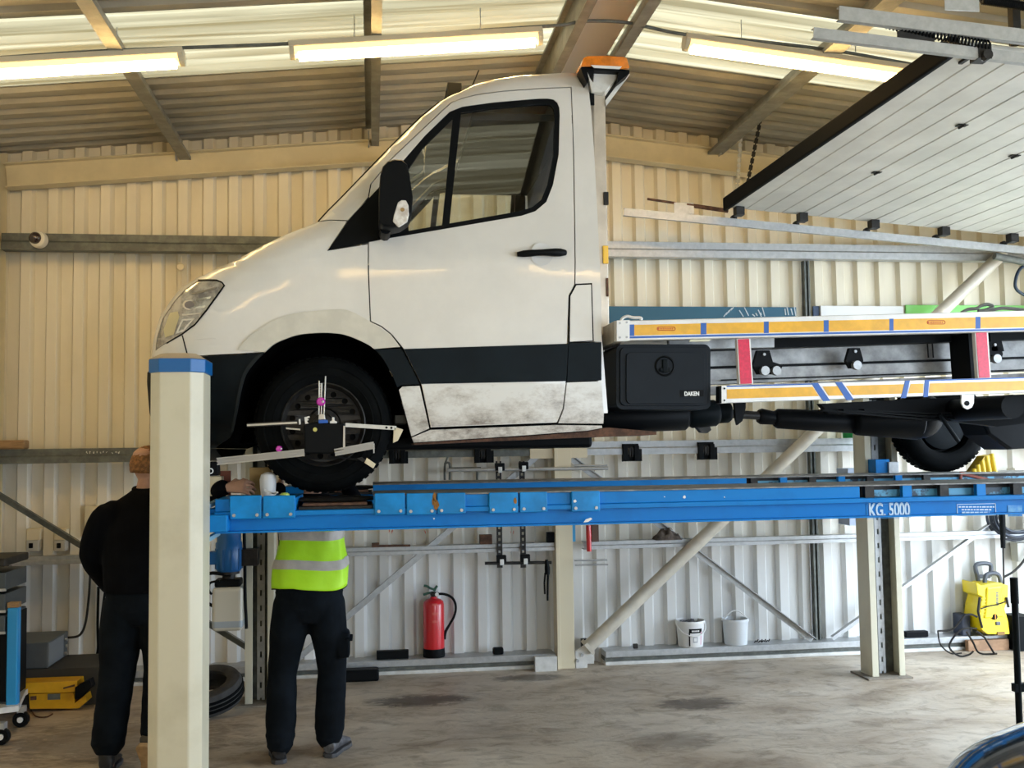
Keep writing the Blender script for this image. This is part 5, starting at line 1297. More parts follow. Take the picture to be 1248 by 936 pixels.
for px, py in ((609, 573), (638, 571.5), (611, 685.5), (640, 684.5)):
    a = at(px, py, 7.96); c_ = MB().box((a.x-0.035, 7.955, a.z-0.005), (a.x+0.04, 8.0, a.z+0.055)).build('bar_clamp', M_BLACK, rk, bevel=0.006)
    MB().box((a.x-0.012, 7.945, a.z-0.02), (a.x+0.018, 7.957, a.z+0.025)).build('clamp_plate', M_STEELWHITE, c_, bevel=0.002)
# bent bracket frame left of it
pts = [at(px, py, 8.02) for px, py in ((542, 585), (542.5, 566), (548, 566), (548, 585))]
fr_ = MB().tube(pts, 0.009, 6); a, b = at(548, 572, 8.01), at(586, 571.5, 8.01)
fr_.cyl(a, b, 0.016, 10).cyl(at(582, 571, 8.01), at(581, 600, 8.01), 0.01, 6).cyl(at(542, 566, 8.02), at(548, 551, 8.05), 0.008, 6)
tag(fr_.build('bent_bracket', M_GALV_DARK, smooth=40), 'bent grey tube bracket on the wall right of the front tyre', 'bracket')
# vertical flat stock between rails
a, b = at(552.5, 648, 8.05), at(556, 668, 8.05)
# on the lower rail
px_box('brown_block', 585, 652, 600, 661, 8.04, 0.06, M_RUST, 'small brown block on the lower wall rail under the lift', 'block', zfloor=0.976)
px_box('hand_brush', 667, 649, 680, 661, 8.04, 0.06, M_BLACK, 'black brush on the lower wall rail against the cream post', 'brush', zfloor=0.976)
rb = MB().bar((at(454, 664, 8.04).x, 8.05, 0.985), (at(500, 664, 8.04).x, 8.05, 0.982), 0.02, 0.016).box((at(453, 664, 8.04).x, 8.03, 0.976), (at(462, 664, 8.04).x, 8.06, 1.01))
tag(rb.build('rusty_bar', M_RUST), 'rusty bar lying on the lower wall rail beside the vest', 'bar')
hk = MB().tube([at(px, py, 7.99) for px, py in ((717, 640), (717.5, 652), (718, 672))], [0.020, 0.022, 0.019], 10)
tag(hk.build('red_handle_tool', M_RED, smooth=50), 'red handled tool hanging on the rail right of the cream post', 'tool')
px_box('scrubbing_pad', 721, 640, 730, 658, 8.01, 0.03, mat('brown_pad', (0.12, 0.07, 0.05), 0.8), 'dark brown pad beside the red handled tool', 'pad', zfloor=0.976)
px_box('blue_strip', 697.5, 640, 701.5, 660, 8.02, 0.01, mat('sky_blue', (0.03, 0.32, 0.62), 0.4), 'short blue strip fixed beside the cream post', 'strip', bevel=0)
pl_ = MB().tube([at(666, 682, 7.97), at(667, 692, 7.97), at(667, 700, 7.97)], [.012, .022, .02], 10).tube([at(664.5, 698, 7.97), at(663.5, 710, 7.97), at(664, 724, 7.97)], .007, 6).tube([at(668, 698, 7.97), at(667.5, 712, 7.97), at(667.3, 732, 7.97)], .008, 6)
tag(pl_.build('hanging_pliers', M_BLACK, smooth=50), 'black long-handled pliers hanging left of the cream post', 'pliers')
random.seed(11)
rg_ = MB(); ra0, ra1 = at(800, 658, 8.05), at(826, 658, 8.05)
nx_, ny_ = 18, 12
for j in range(ny_+1):
    for i in range(nx_+1):
        u, v = i/nx_, j/ny_; w = max(0.0, math.sin(math.pi*u))*max(0.0, math.sin(math.pi*v))
        rg_.v.append(Vector((ra0.x-0.02+(ra1.x-ra0.x+0.04)*u, 7.98+0.15*v, 0.976+0.10*w**0.6*(0.65+0.35*math.sin(u*17+v*5)*math.cos(v*11))+0.02*random.random()*w)))
for j in range(ny_):
    for i in range(nx_): rg_.f.append((j*(nx_+1)+i, j*(nx_+1)+i+1, (j+1)*(nx_+1)+i+1, (j+1)*(nx_+1)+i))
tag(rg_.build('crumpled_rag', mat('oily_rag', (0.13, 0.10, 0.08), 0.9, var=0.5, vscale=20), smooth=80), 'crumpled dark rag on the lower rail where two braces cross', 'rag')
# marks on the wall in red and chalk
def scribble(name, cx_, cy_, w, h, y, m, seed, label, cat):
    random.seed(seed); mb = MB(); x = cx_-w/2
    while x < cx_+w/2:
        p = [at(x+random.uniform(0, 2), cy_+random.uniform(-h/2, h/2), y) for _ in range(4)]
        mb.tube(p, 0.0028, 4); x += 4
    tag(mb.build(name, m), label, cat)
M_RMARK = mat('red_marker', (0.75, 0.25, 0.16), 0.6); M_CHALK = mat('chalk', (0.7, 0.7, 0.66), 0.8)
scribble('red_mark', 475, 648, 12, 5, 8.214, M_RMARK, 1, 'faint red marking on the wall above the rusty bar', 'marking')
scribble('red_mark', 521.5, 648.5, 9, 5, 8.214, M_RMARK, 2, 'faint red marking on the wall left of the brown block', 'marking')
scribble('red_mark', 621, 649, 9, 5, 8.214, M_RMARK, 3, 'faint red marking on the wall between the perforated strips', 'marking')
scribble('chalk_mark', 118, 551.5, 26, 3.5, 8.028, M_CHALK, 4, 'white chalk scribble on the wall rail left of the lift column', 'marking')
scribble('chalk_mark', 142, 551.5, 12, 3, 8.028, M_CHALK, 5, 'short white chalk mark on the wall rail beside the worker\'s head', 'marking')

# camera, pull switch, plank, sockets on the left
c = at(46, 291, 7.97)
dm = thing('dome_camera', (c.x, 8.03, c.z-.05), 'white dome security camera on the high wall rail at left', 'camera')
MB().lathe((c.x, 8.03, c.z), (-0.15, -1, 0), [(0, 0), (0.062, 0), (0.064, 0.03), (0.058, 0.055), (0.045, 0.062), (0.0, 0.062)], 28).build('housing', mat('camera_white', (0.75, 0.72, 0.62), 0.4), dm, smooth=40)
MB().sphere((c.x-0.018, 7.972, c.z+.006), 0.046, 20, 12).build('dome', mat('smoked_dome', (0.03, 0.015, 0.015), 0.08, coat=1), dm, smooth=60)
ps = MB(); a = at(220, 312, 8.12)
ps.tube([at(220.5, 312, 8.12), at(220.5, 318, 8.12), at(221, 348, 8.12)], 0.006, 6).lathe(at(220.5, 326, 8.13), (0, -1, 0), [(0, 0), (0.030, 0), (0.032, 0.02), (0.024, 0.032), (0, 0.034)], 20)
tag(ps.build('pull_switch', M_CREAMPLATE, smooth=40), 'cream round fitting with pull cord hanging under the high rail near the headlamp', 'switch')
pk = at(-30, 537, 8.0); pq = at(29.5, 548, 8.0)
tag(MB().box((pk.x, 8.0, 1.769), (pq.x, 8.12, pk.z)).build('timber_offcut', M_WOOD, bevel=0.012), 'rounded timber offcut lying on the wall rail at the left edge', 'timber')
def socket(x0, y0, x1, y1, label, twin=True):
    a, b = at(x0, y0, 8.12), at(x1, y1, 8.12)
    t = thing('socket_box', ((a.x+b.x)/2, 8.15, b.z), label, 'socket')
    h_ = a.z-b.z
    MB().box((a.x, 8.12, b.z), (b.x, 8.225, b.z+h_*.5)).build('socket', mat('socket_grey', (0.45, 0.43, 0.38), 0.4), t, bevel=0.006)
    MB().box((a.x-.005, 8.14, b.z+h_*.5), (b.x+.005, 8.225, a.z)).build('switch_box', M_CREAMPLATE, t, bevel=0.005)
    MB().box((a.x+.02, 8.112, b.z+h_*.15), (a.x+.05, 8.122, b.z+h_*.38)).build('plug', M_BLACK, t, bevel=0.004)
socket(32, 645, 47, 672, 'cream and grey socket box on the wall, farther left of two')
socket(66, 645, 79, 672, 'cream and grey socket box on the wall, beside the worker in black')
px_box('wall_plate', 103, 617, 122, 655, 8.19, 0.035, M_CREAMPLATE, 'blank cream plate on the wall behind the worker in black', 'plate', bevel=0.004)
cb = MB().tube([at(px, py, 8.1) for px, py in ((110, 700), (108, 730), (104, 760), (97, 774), (84, 777), (76, 776))], 0.009, 8)
tag(cb.build('grey_cable', M_DARKSTEEL, smooth=60), 'grey cable curving down the wall into the grey machine', 'cable')
cb = MB().tube([at(px, py, 8.1) for px, py in ((120, 715), (119, 760), (119.5, 790), (116, 804), (111, 813))], 0.010, 8).tube([at(px, py, 8.08) for px, py in ((128, 720), (123, 760), (122, 785), (127, 800), (130, 815))], 0.009, 8)
tag(cb.build('black_cable', M_BLACK, smooth=60), 'black cables hanging down the wall beside the worker in black', 'cable')
# boards behind the truck bed
px_box('teal_sign_board', 742, 373.2, 972, 424, 8.17, 0.02, mat('teal_board', (0.008, 0.10, 0.17), 0.4), 'dark teal sign board with white line graphics on the wall behind the truck bed', 'sign', bevel=0.003)
sgn = bpy.data.objects['teal_sign_board']
for p0_, p1_ in (((882, 386), (886, 381)), ((885, 383.5), (889, 378)), ((887.5, 381), (892, 375.5)), ((891, 378), (894, 374.5)), ((901, 378), (906, 386)), ((907, 374.5), (912.5, 385)), ((917, 383), (920, 385.5)), ((921, 381.5), (923, 385)), ((924, 377.5), (928, 386)), ((927, 381), (928, 384)), ((929, 374.5), (932, 385.5)), ((956.5, 376), (957.5, 384)), ((959, 374), (961, 384)), ((964, 376), (966, 384)), ((968, 374), (970, 385))):
    MB().bar(at(*p0_, 8.168), at(*p1_, 8.168), 0.004, 0.008).build('graphic_line', mat('pale_graphic', (0.55, 0.62, 0.66), 0.5), sgn)
px_box('white_board', 1000, 372.5, 1103, 424, 8.16, 0.02, M_WHITE, 'white board leaning on the wall above the truck bed', 'board')
px_box('dark_blue_board', 991, 373, 1000, 424, 8.18, 0.02, mat('navy_board', (0.02, 0.05, 0.12), 0.4), 'narrow dark blue board end beside the white board', 'board')
px_box('green_board', 1104, 371.5, 1300, 415, 8.17, 0.02, mat('green_board', (0.20, 0.58, 0.12), 0.4), 'bright green board on the wall behind the tube brace', 'board')
st = MB().tube([at(px, py, 5.5) for px, py in ((1172, 381), (1180, 377), (1190, 376), (1196, 372.5), (1204, 371), (1210, 374), (1200, 378), (1192, 379), (1206, 379), (1222, 375.5), (1250, 378))], 0.010, 6)
tag(st.build('tie_down_strap', mat('grey_strap', (0.16, 0.17, 0.16), 0.7), smooth=60), 'grey strap lying loose along the edge of the truck bed', 'strap')
# green bucket top, blue crate behind the rear post
c = at(1040, 541, 8.05)
px_box('pale_blue_crate', 1033, 571, 1060, 640, 7.85, 0.2, mat('crate_blue', (0.42, 0.50, 0.66), 0.4), 'pale blue panel behind the rear lift column', 'panel')
gt = MB().lathe((at(1041, 541, 7.98).x, 7.99, 1.769), (0, 0, 1), [(0, 0), (0.085, 0), (0.09, 0.15), (0.093, 0.155), (0.08, 0.155), (0, 0.15)], 24)
tag(gt.build('green_tub', mat('green_tub', (0.02, 0.36, 0.09), 0.35), smooth=40), 'green tub on the wall rail under the truck bed', 'tub')

# ================================================================== fire extinguisher, buckets
ZS = 0.113
fe = Vector((at(529, 797, 8.13).x, 8.13, ZS))
ext = thing('fire_extinguisher', fe, 'red fire extinguisher with black hose on the base rail', 'fire extinguisher')
def fz(py): return at(529, py, 8.13).z
Rf = 0.082
MB().lathe(fe, (0, 0, 1), [(0, 0.06), (Rf, 0.06), (Rf, fz(737)-ZS), (Rf*0.93, fz(733)-ZS), (Rf*0.7, fz(730.5)-ZS), (0.028, fz(729)-ZS), (0.024, fz(727)-ZS), (0, fz(727)-ZS)], 32).build('cylinder', M_RED, ext, smooth=40)
MB().lathe(fe, (0, 0, 1), [(0, 0), (Rf*1.03, 0), (Rf*1.05, 0.01), (Rf*1.02, 0.065), (Rf*0.9, 0.07)], 32).build('base_ring', M_BLACK, ext, smooth=40)
MB().cyl((fe.x, fe.y, fz(728.5)), (fe.x, fe.y, fz(721)), 0.02, 14).box((fe.x-0.025, fe.y-0.02, fz(725)), (fe.x+0.04, fe.y+0.02, fz(722))).build('valve', M_DARKSTEEL, ext)
MB().tube([(fe.x+.02, fe.y, fz(719)), (fe.x-0.02, fe.y, fz(717)), (fe.x-0.05, fe.y, fz(714.2)), (fe.x-0.075, fe.y, fz(713.4))], 0.009, 8).tube([(fe.x, fe.y, fz(722)), (fe.x-0.04, fe.y, fz(722.5)), (fe.x-0.08, fe.y, fz(724.5))], 0.009, 8).tube([(fe.x, fe.y, fz(720)), (fe.x+0.03, fe.y, fz(714))], 0.010, 8).build('lever', mat('dark_green_lever', (0.02, 0.09, 0.06), 0.4), ext, smooth=60)
MB().lathe((fe.x+.025, fe.y-.02, fz(724)), (0, -1, 0), [(0, 0), (0.015, 0), (0.015, 0.012), (0, 0.012)], 14).build('pressure_gauge', M_WHITE, ext)
MB().tube([at(px, py, 8.12) for px, py in ((533, 724), (541, 724), (549, 727), (554, 733), (555.5, 742), (553, 752), (548, 761), (543, 770), (541.5, 779))], [.010]*6+[.010, .012, .013], 10).build('hose', M_BLACK, ext, smooth=60)
lb_ = MB()
for k, (z_, w_) in enumerate(((0.40, 0.5), (0.33, 0.6), (0.27, 0.55))):
    lb_.v += [fe+Vector((Rf*1.004*math.sin(a), -Rf*1.004*math.cos(a), zz)) for zz in (z_, z_+0.018) for a in [-.2+w_*i/5 for i in range(6)]]
    n0 = k*12; lb_.f += [(n0+i, n0+i+1, n0+7+i, n0+6+i) for i in range(5)]
lb_.build('print_band', mat('faint_print', (0.72, 0.12, 0.10), 0.4), ext)
def bucket(x, y, r, h, m, label, inner_m, up_handle, name='bucket', lean=0):
    t = thing(name, (x, y, ZS), label, 'bucket')
    MB().lathe((x, y, ZS), (0, 0, 1), [(0, 0), (r*0.86, 0), (r*0.87, 0.006), (r*0.98, h*0.9), (r*1.04, h*0.9), (r*1.04, h*0.96), (r, h), (r*0.97, h), (r*0.85, 0.01), (0, 0.008)], 32).build('pail', m, t, smooth=35)
    MB().lathe((x, y, ZS), (0, 0, 1), [(r*0.94, h*0.86), (0, h*0.87)], 32).build('contents', inner_m, t)
    if up_handle: pts = [(x-r*1.05+2.1*r*k/12, y-.01, ZS+h*0.92+r*0.75*math.sin(math.pi*k/12)) for k in range(13)]
    else: pts = [(x+r*1.06*math.cos(math.pi+math.pi*k/12), y+r*1.06*math.sin(math.pi+math.pi*k/12), ZS+h*0.9-h*0.45*math.sin(math.pi*k/12)) for k in range(13)]
    MB().tube(pts, 0.005, 6).build('handle', M_WHITE, t, smooth=60)
    return t
xb = at(842, 785, 8.13).x
b1 = bucket(xb, 8.135, 0.115, 0.205, mat('white_pail', (0.78, 0.78, 0.77), 0.4), 'white bucket with black label and junk on top, left of two', M_DARKSTEEL, False)
random.seed(5)
jk = MB()
for k in range(16):
    a = random.uniform(0, 6.28); r_ = random.uniform(0, .08)
    p = Vector((xb+r_*math.cos(a), 8.135+r_*math.sin(a), ZS+.19)); d = Vector((random.uniform(-1, 1), random.uniform(-1, 1), random.uniform(-.1, .6))).normalized()*random.uniform(.03, .06)
    jk.cyl(p-d/2, p+d/2, random.uniform(.008, .016), 6)
jo = jk.build('scrap_metal', mat('dirty_scrap', (0.12, 0.12, 0.13), 0.5, 0.3, var=0.6, vscale=30), b1); jo['kind'] = 'stuff'
def curved(x, y, r, z0, z1, a0, a1, n, off, m, name, parent, taper=0.0):
    mb = MB()
    for i in range(n+1):
        a = a0+(a1-a0)*i/n
        for z in (z0, z1):
            rr = r+off+taper*(z-ZS); mb.v.append(Vector((x+rr*math.sin(a), y-rr*math.cos(a), z)))
    mb.f = [(2*i, 2*i+2, 2*i+3, 2*i+1) for i in range(n)]
    return mb.build(name, m, parent, smooth=60)
tp = 0.115*0.11/0.185
curved(xb, 8.135, 0.115*0.87, ZS+.015, ZS+.135, -0.35, 0.55, 8, 0.002, M_WHITE, 'label', b1, tp)
curved(xb, 8.135, 0.115*0.87, ZS+.115, ZS+.15, -0.4, 0.62, 8, 0.003, M_BLACK, 'label_band', b1, tp)
curved(xb, 8.135, 0.115*0.87, ZS+.012, ZS+.125, -0.42, -0.33, 2, 0.003, M_BLACK, 'label_edge', b1, tp)
curved(xb, 8.135, 0.115*0.87, ZS+.02, ZS+.125, 0.52, 0.60, 2, 0.003, mat('pink_strip', (0.75, 0.35, 0.5), 0.5), 'label_strip', b1, tp)
curved(xb, 8.135, 0.115*0.87, ZS+.04, ZS+.085, -0.12, 0.25, 4, 0.003, mat('grey_print', (0.45, 0.47, 0.5), 0.5), 'label_print', b1, tp)
curved(xb, 8.135, 0.115*0.87, ZS+.05, ZS+.078, -0.05, 0.18, 4, 0.004, M_WHITE, 'label_window', b1, tp)
for k in range(5): curved(xb, 8.135, 0.115*0.87, ZS+.126, ZS+.138, -0.2+k*.12, -0.12+k*.12, 1, 0.004, M_WHITE, 'band_print', b1, tp)
bucket(at(897, 785, 8.13).x, 8.135, 0.105, 0.205, mat('grey_white_pail', (0.70, 0.74, 0.77), 0.4), 'plain pale grey bucket with raised handle, right of two', M_DARKSTEEL, True)
db = MB(); random.seed(4)
for px in (921, 926, 930, 935): 
    a = at(px, 784, 8.12); db.tube([(a.x-.012, 8.12, ZS+.006), (a.x, 8.11, ZS+.02), (a.x+.012, 8.12, ZS+.012), (a.x+.02, 8.115, ZS+.03)], 0.005, 5)
tag(db.build('wire_scraps', M_DARKSTEEL), 'twisted wire scraps on the base rail right of the buckets', 'wire')
px_box('black_bar', 459, 794, 498, 801, 8.08, 0.05, M_BLACK, 'black bar on the base rail left of the extinguisher', 'bar', zfloor=ZS)
px_box('black_lump', 601, 790, 614, 798, 8.08, 0.06, M_BLACK, 'small black lump on the base rail right of the extinguisher', 'block', bevel=0.012, zfloor=ZS)
px_box('dark_peg', 709, 779, 716, 797, 8.14, 0.05, M_DARKSTEEL, 'dark upright peg behind the foot of the tube brace', 'peg', zfloor=ZS)
px_box('small_dark_nut', 772, 785, 778, 790, 8.1, 0.03, M_DARKSTEEL, 'tiny dark nut on the base rail left of the buckets', 'nut', zfloor=ZS, bevel=0.006)
px_box('cream_channel', 652, 801, 679, 817, 7.93, 0.05, M_STEELWHITE, 'short pale channel lying against the foot of the cream post', 'channel', zfloor=0.0)
px_box('black_case', 414, 818, 462, 829, 7.85, 0.12, M_BLACK, 'flat black case on the floor by the wall beside the mechanic', 'case', bevel=0.015, zfloor=0.0)
px_box('black_tool', 1104, 770, 1132, 777, 8.08, 0.06, M_BLACK, 'black tool lying on the base rail right of the rear column', 'tool', bevel=0.008, zfloor=ZS)
# ================================================================== pressure washer
wx = at(1210, 772, 8.1).x; wy = 8.08
pw = thing('pressure_washer', (wx, wy, ZS), 'yellow pressure washer with grey handles on the base rail at right', 'pressure washer')
M_PW = mat('washer_yellow', (0.86, 0.66, 0.005), 0.35, coat=0.3)
M_PWG = mat('washer_grey', (0.09, 0.10, 0.12), 0.45)
def wp(px, py, y=wy-0.13): return at(px, py, y)
body = [(1190, 710), (1197, 714), (1205, 711.5), (1218, 710), (1229, 713), (1228.5, 730), (1224.5, 742), (1229, 757), (1231, 773), (1204, 773), (1197, 768), (1193, 752), (1195, 738), (1198, 728), (1192, 725)]
z0_ = wp(1210, 773.5).z
MB().prism([wp(*p) for p in body], (0, 0.22, 0)).build('body', M_PW, pw, bevel=0.018, seg=3)
MB().prism([wp(px, py, wy-0.145) for px, py in ((1203, 716), (1222, 714), (1221, 738), (1224, 752), (1200, 754), (1202, 738))], (0, 0.03, 0)).build('front_cover', M_PW, pw, bevel=0.012, seg=3)
for k in range(6):
    a = wp(1196, 730+k*4, wy-.136); MB().box((a.x, wy-.139, a.z), (a.x+0.05, wy-.125, a.z+.008)).build('vent_rib', M_PW, pw)
a = wp(1214, 752, wy-.16); MB().lathe((a.x, wy-.128, a.z), (0, -1, 0), [(0, 0), (0.026, 0), (0.026, 0.014), (0.02, 0.02), (0, 0.02)], 18).build('dial', M_BLACK, pw, smooth=40)
MB().box((a.x-.004, wy-.152, a.z-.02), (a.x+.004, wy-.146, a.z+.02)).build('dial_pointer', mat('orange_dot', (0.7, 0.25, 0.02), 0.4), pw)
a = wp(1218, 760, wy-.15); MB().box((a.x-.022, wy-.142, a.z-.016), (a.x+.018, wy-.12, a.z+.014)).build('outlet', M_PWG, pw, bevel=0.006)
a, b = wp(1215, 770), wp(1224, 773); MB().box((a.x, wy-.14, b.z-.004), (b.x, wy-.12, a.z)).build('inlet', mat('brown_inlet', (0.25, 0.13, 0.02), 0.5), pw)
for k in range(7):
    a, b = wp(1214, 722+k*2.4, wy-.148), wp(1217, 723.6+k*2.4, wy-.148); MB().box((a.x, wy-.1465, b.z), (b.x, wy-.144, a.z)).build('side_print', M_PWG, pw)
hd_ = [at(px, py, wy+.05) for px, py in ((1193, 712), (1191, 702), (1189.5, 688.5), (1206, 687.5), (1207.5, 697), (1206, 702))]
MB().tube(hd_, 0.018, 10).build('rear_handle', M_PWG, pw, smooth=60)
MB().box((hd_[1].x, wy+.03, hd_[1].z-.02), (hd_[5].x, wy+.07, hd_[1].z+.01)).build('handle_bridge', M_PWG, pw, bevel=0.006)
MB().tube([wp(px, py, wy-.05) for px, py in ((1200, 713), (1202.5, 700.5), (1216, 700), (1220, 712))], 0.018, 10).build('front_handle', M_PWG, pw, smooth=60)
MB().tube([wp(px, py, wy-.15) for px, py in ((1196, 742), (1204, 739), (1216, 736.5), (1226, 733))], 0.006, 6).build('power_cord', M_DARKSTEEL, pw, smooth=60)
MB().tube([wp(1194, 728, wy-.14), wp(1192, 745, wy-.14), wp(1197, 765, wy-.14)], 0.010, 8).build('strap', M_DARKSTEEL, pw, smooth=60)
MB().tube([wp(1226.5, 728, wy-.14), wp(1229, 740, wy-.14)], 0.010, 8).build('strap', M_DARKSTEEL, pw, smooth=60)
a, b = wp(1181, 752), wp(1193, 773); MB().box((a.x, wy-.02, ZS), (b.x, wy+.12, a.z)).build('detergent_bottle', mat('dark_navy', (0.02, 0.03, 0.06), 0.4), pw, bevel=0.01)
px_box('brown_board', 1180, 781, 1230, 791, 7.98, 0.05, mat('brown_board', (0.38, 0.22, 0.12), 0.7, var=0.3, vscale=9), 'brown board along the floor under the pressure washer', 'board', zfloor=0.0)
hz = [at(px, py, 7.93) for px, py in ((1143, 769), (1160, 767), (1170, 757), (1176, 750), (1184, 749), (1191, 752))]
hs = MB().tube(hz, 0.008, 6)
p2 = [(1190, 766), (1172, 766), (1160, 774), (1152, 787), (1162, 797), (1172, 795), (1176, 790)]
hs.tube([Vector((at(px, py, 7.86).x, 7.86-.02*i, max(at(px, py, 7.86).z, 0.009))) for i, (px, py) in enumerate(p2)], 0.008, 6)
p3 = [(1190, 769), (1200, 777), (1212, 797)]; hs.tube([Vector((at(px, py, 7.8).x, 7.8, max(at(px, py, 7.8).z, 0.009))) for px, py in p3], 0.008, 6)
p4 = [(1178, 770), (1186, 783), (1194, 796), (1215, 799)]; hs.tube([Vector((at(px, py, 7.82).x, 7.82, max(at(px, py, 7.82).z, 0.009))) for px, py in p4], 0.008, 6)
p5 = [(1143, 769), (1146, 785), (1158, 796), (1172, 797)]; hs.tube([Vector((at(px, py, 7.9).x, 7.9, max(at(px, py, 7.9).z, 0.009))) for px, py in p5], 0.006, 6)
tag(hs.build('washer_hose', M_DARKSTEEL, smooth=60), 'thin dark hose looping on the floor beside the pressure washer', 'hose')
# coiled hose and lance on the wall at right
hc = at(1228, 632, 8.08); cm = MB()
for k in range(6):
    r_ = 0.13+0.014*k
    cm.tube([Vector((hc.x+.05+r_*1.25*math.cos(t), 8.02+0.02*(k % 3), hc.z+.02+r_*math.sin(t))) for t in [2*math.pi*i/40 for i in range(40)]], 0.012, 8, closed=True)
tag(cm.build('coiled_hose', mat('navy_hose', (0.025, 0.035, 0.055), 0.4), smooth=60), 'coiled dark blue hose hanging on the wall above the washer', 'hose')
ln = thing('spray_lance', (at(1222, 690, 7.95).x, 7.95, at(1222, 712, 7.95).z), 'black spray lance hanging in front of the coiled hose', 'lance')
MB().tube([at(px, py, 7.95) for px, py in ((1221, 610), (1222, 645), (1222.5, 668))], [.022, .024, .018], 10).build('grip', M_BLACK, ln, smooth=60)
MB().tube([at(px, py, 7.95) for px, py in ((1222.5, 668), (1223.5, 712))], .007, 8).build('tube', M_DARKSTEEL, ln, smooth=60)
wc_ = MB().tube([at(px, py, 8.05) for px, py in ((1224, 703), (1236, 696), (1248, 683), (1258, 665))], 0.010, 8)
tag(wc_.build('wall_cable', M_DARKSTEEL, smooth=60), 'dark cable curving up the wall at the right edge', 'cable')
px_box('grey_wall_box', 1240, 662, 1262, 684, 8.1, 0.1, mat('pale_grey_box', (0.55, 0.55, 0.5), 0.5), 'pale grey box low on the wall at the right edge', 'box')
o = px_box('isolator_switch', 1237, 571, 1262, 587, 8.0, 0.12, mat('pale_box', (0.62, 0.58, 0.48), 0.5), 'pale isolator box with orange knob on the wall at the right edge', 'switch')
c = at(1247.5, 580, 7.99); MB().cyl((c.x, 7.985, c.z), (c.x, 8.0, c.z), 0.028, 16).build('knob', mat('orange_dot', (0.7, 0.25, 0.02), 0.4), o)
px_box('dark_can', 1239, 752, 1262, 797, 7.9, 0.2, M_BLACK, 'dark container on the floor at the right edge behind the pole', 'container', zfloor=0.0)
bh = MB().tube([at(px, py, 7.9) for px, py in ((1262, 322), (1245, 326), (1238, 340), (1240, 354), (1262, 366))], 0.014, 8)
tag(bh.build('loop_cable', mat('blue_black_cable', (0.02, 0.04, 0.07), 0.4), smooth=60), 'dark blue looped cable on the wall below the door track', 'cable')
# dark pole on a stand, dark car in the corner
po = thing('steel_pole_stand', (at(1234, 800, 4.9).x, 4.9, 0), 'black steel pole with side arm standing behind the dark car', 'stand')
a = at(1235.5, 704, 4.9); bx_ = at(1231, 888, 4.9)
MB().cyl((a.x, 4.9, a.z), (a.x, 4.9, a.z-.13), 0.020, 16).cyl((a.x, 4.9, a.z-.12), (a.x-.006, 4.9, 0.0), 0.0165, 16).build('pole', M_TRIM, po, smooth=50)
c = at(1240, 838, 4.9); MB().box((c.x-.02, 4.885, c.z-.02), (c.x+.45, 4.92, c.z+.02)).build('side_arm', M_TRIM, po)
MB().box((a.x-.2, 4.7, 0), (a.x+.2, 5.1, 0.012)).build('foot_plate', M_TRIM, po)
# ================================================================== left corner: machine, yellow beam, tyre, trolley
gx0, gx1 = at(-10, 800, 7.55).x, at(58.5, 800, 7.55).x
gm = thing('grey_machine', ((gx0+gx1)/2, 7.8, 0.1), 'dark grey metal cased machine by the wall at left', 'machine')
zt_, zb_ = at(40, 783.5, 7.55).z, at(40, 815, 7.55).z
zb_ = max(zb_, 0.03)
MB().box((gx0, 7.55, zb_), (gx1, 8.02, zt_)).build('case', mat('dark_grey_case', (0.10, 0.115, 0.125), 0.45, var=0.15, vscale=5), gm, bevel=0.006)
MB().box((gx1, 7.56, zb_+.01), (gx1+.004, 7.9, zt_-.01)).build('side_panel', mat('mid_grey_panel', (0.22, 0.24, 0.26), 0.45), gm)
for k in range(3): MB().cyl((gx1+.004, 7.93+.02*(k % 2), zt_-.05-.05*k), (gx1+.02, 7.93+.02*(k % 2), zt_-.05-.05*k), 0.012, 10).build('terminal', M_GALV, gm)
MB().box((gx0, 7.52, 0.0), (gx1+.42, 8.03, zb_-0.002)).build('plinth', mat('dark_plinth', (0.035, 0.035, 0.032), 0.6), gm, bevel=0.004)
yw = 7.35
yb_ = thing('yellow_jacking_beam', (at(60, 862, yw).x, yw, 0), 'yellow steel jacking beam on the floor at the left', 'jack')
def yp(px, py, y=yw): 
    p = at(px, py, y); return Vector((p.x, y, max(p.z, 0.012)))
M_JACK = mat('jack_yellow', (0.78, 0.42, 0.01), 0.4, var=0.15, vscale=6)
MB().prism([yp(-20, 834.5), yp(94, 830), yp(95, 841), yp(90, 843.5), yp(70, 844.5), yp(-20, 846)], (0, 0.16, 0)).build('top_channel', M_JACK, yb_, bevel=0.004)
MB().prism([yp(35, 846, yw+.02), yp(90, 844, yw+.02), yp(91, 857, yw+.02), yp(104, 847, yw+.02), yp(106, 855, yw+.02), yp(96, 863.5, yw+.02), yp(36, 864, yw+.02)], (0, 0.13, 0)).build('lower_channel', M_JACK, yb_, bevel=0.003)
for q in (((78, 837), (92, 833.5)),): MB().prism([yp(77, 838, yw-.002), yp(91, 834, yw-.002), yp(91, 836.5, yw-.002), yp(77, 840, yw-.002)], (0, 0.004, 0)).build('slot', M_RUST, yb_)
MB().prism([yp(58, 846, yw+.012), yp(73, 845.5, yw+.012), yp(73, 852.5, yw+.012), yp(58, 853, yw+.012)], (0, 0.01, 0)).build('rating_plate', M_GALV_DARK, yb_)
MB().prism([yp(37, 849, yw+.012), yp(44, 848.5, yw+.012), yp(44, 853, yw+.012), yp(37, 853.5, yw+.012)], (0, 0.01, 0)).build('worn_label', M_RUST, yb_)
MB().prism([yp(91, 838, yw-.02), yp(109, 828, yw-.02), yp(112, 838, yw-.02), yp(97, 852, yw-.02), yp(91, 853, yw-.02)], (0, 0.1, 0)).build('end_bracket', M_BLACK, yb_, bevel=0.006)
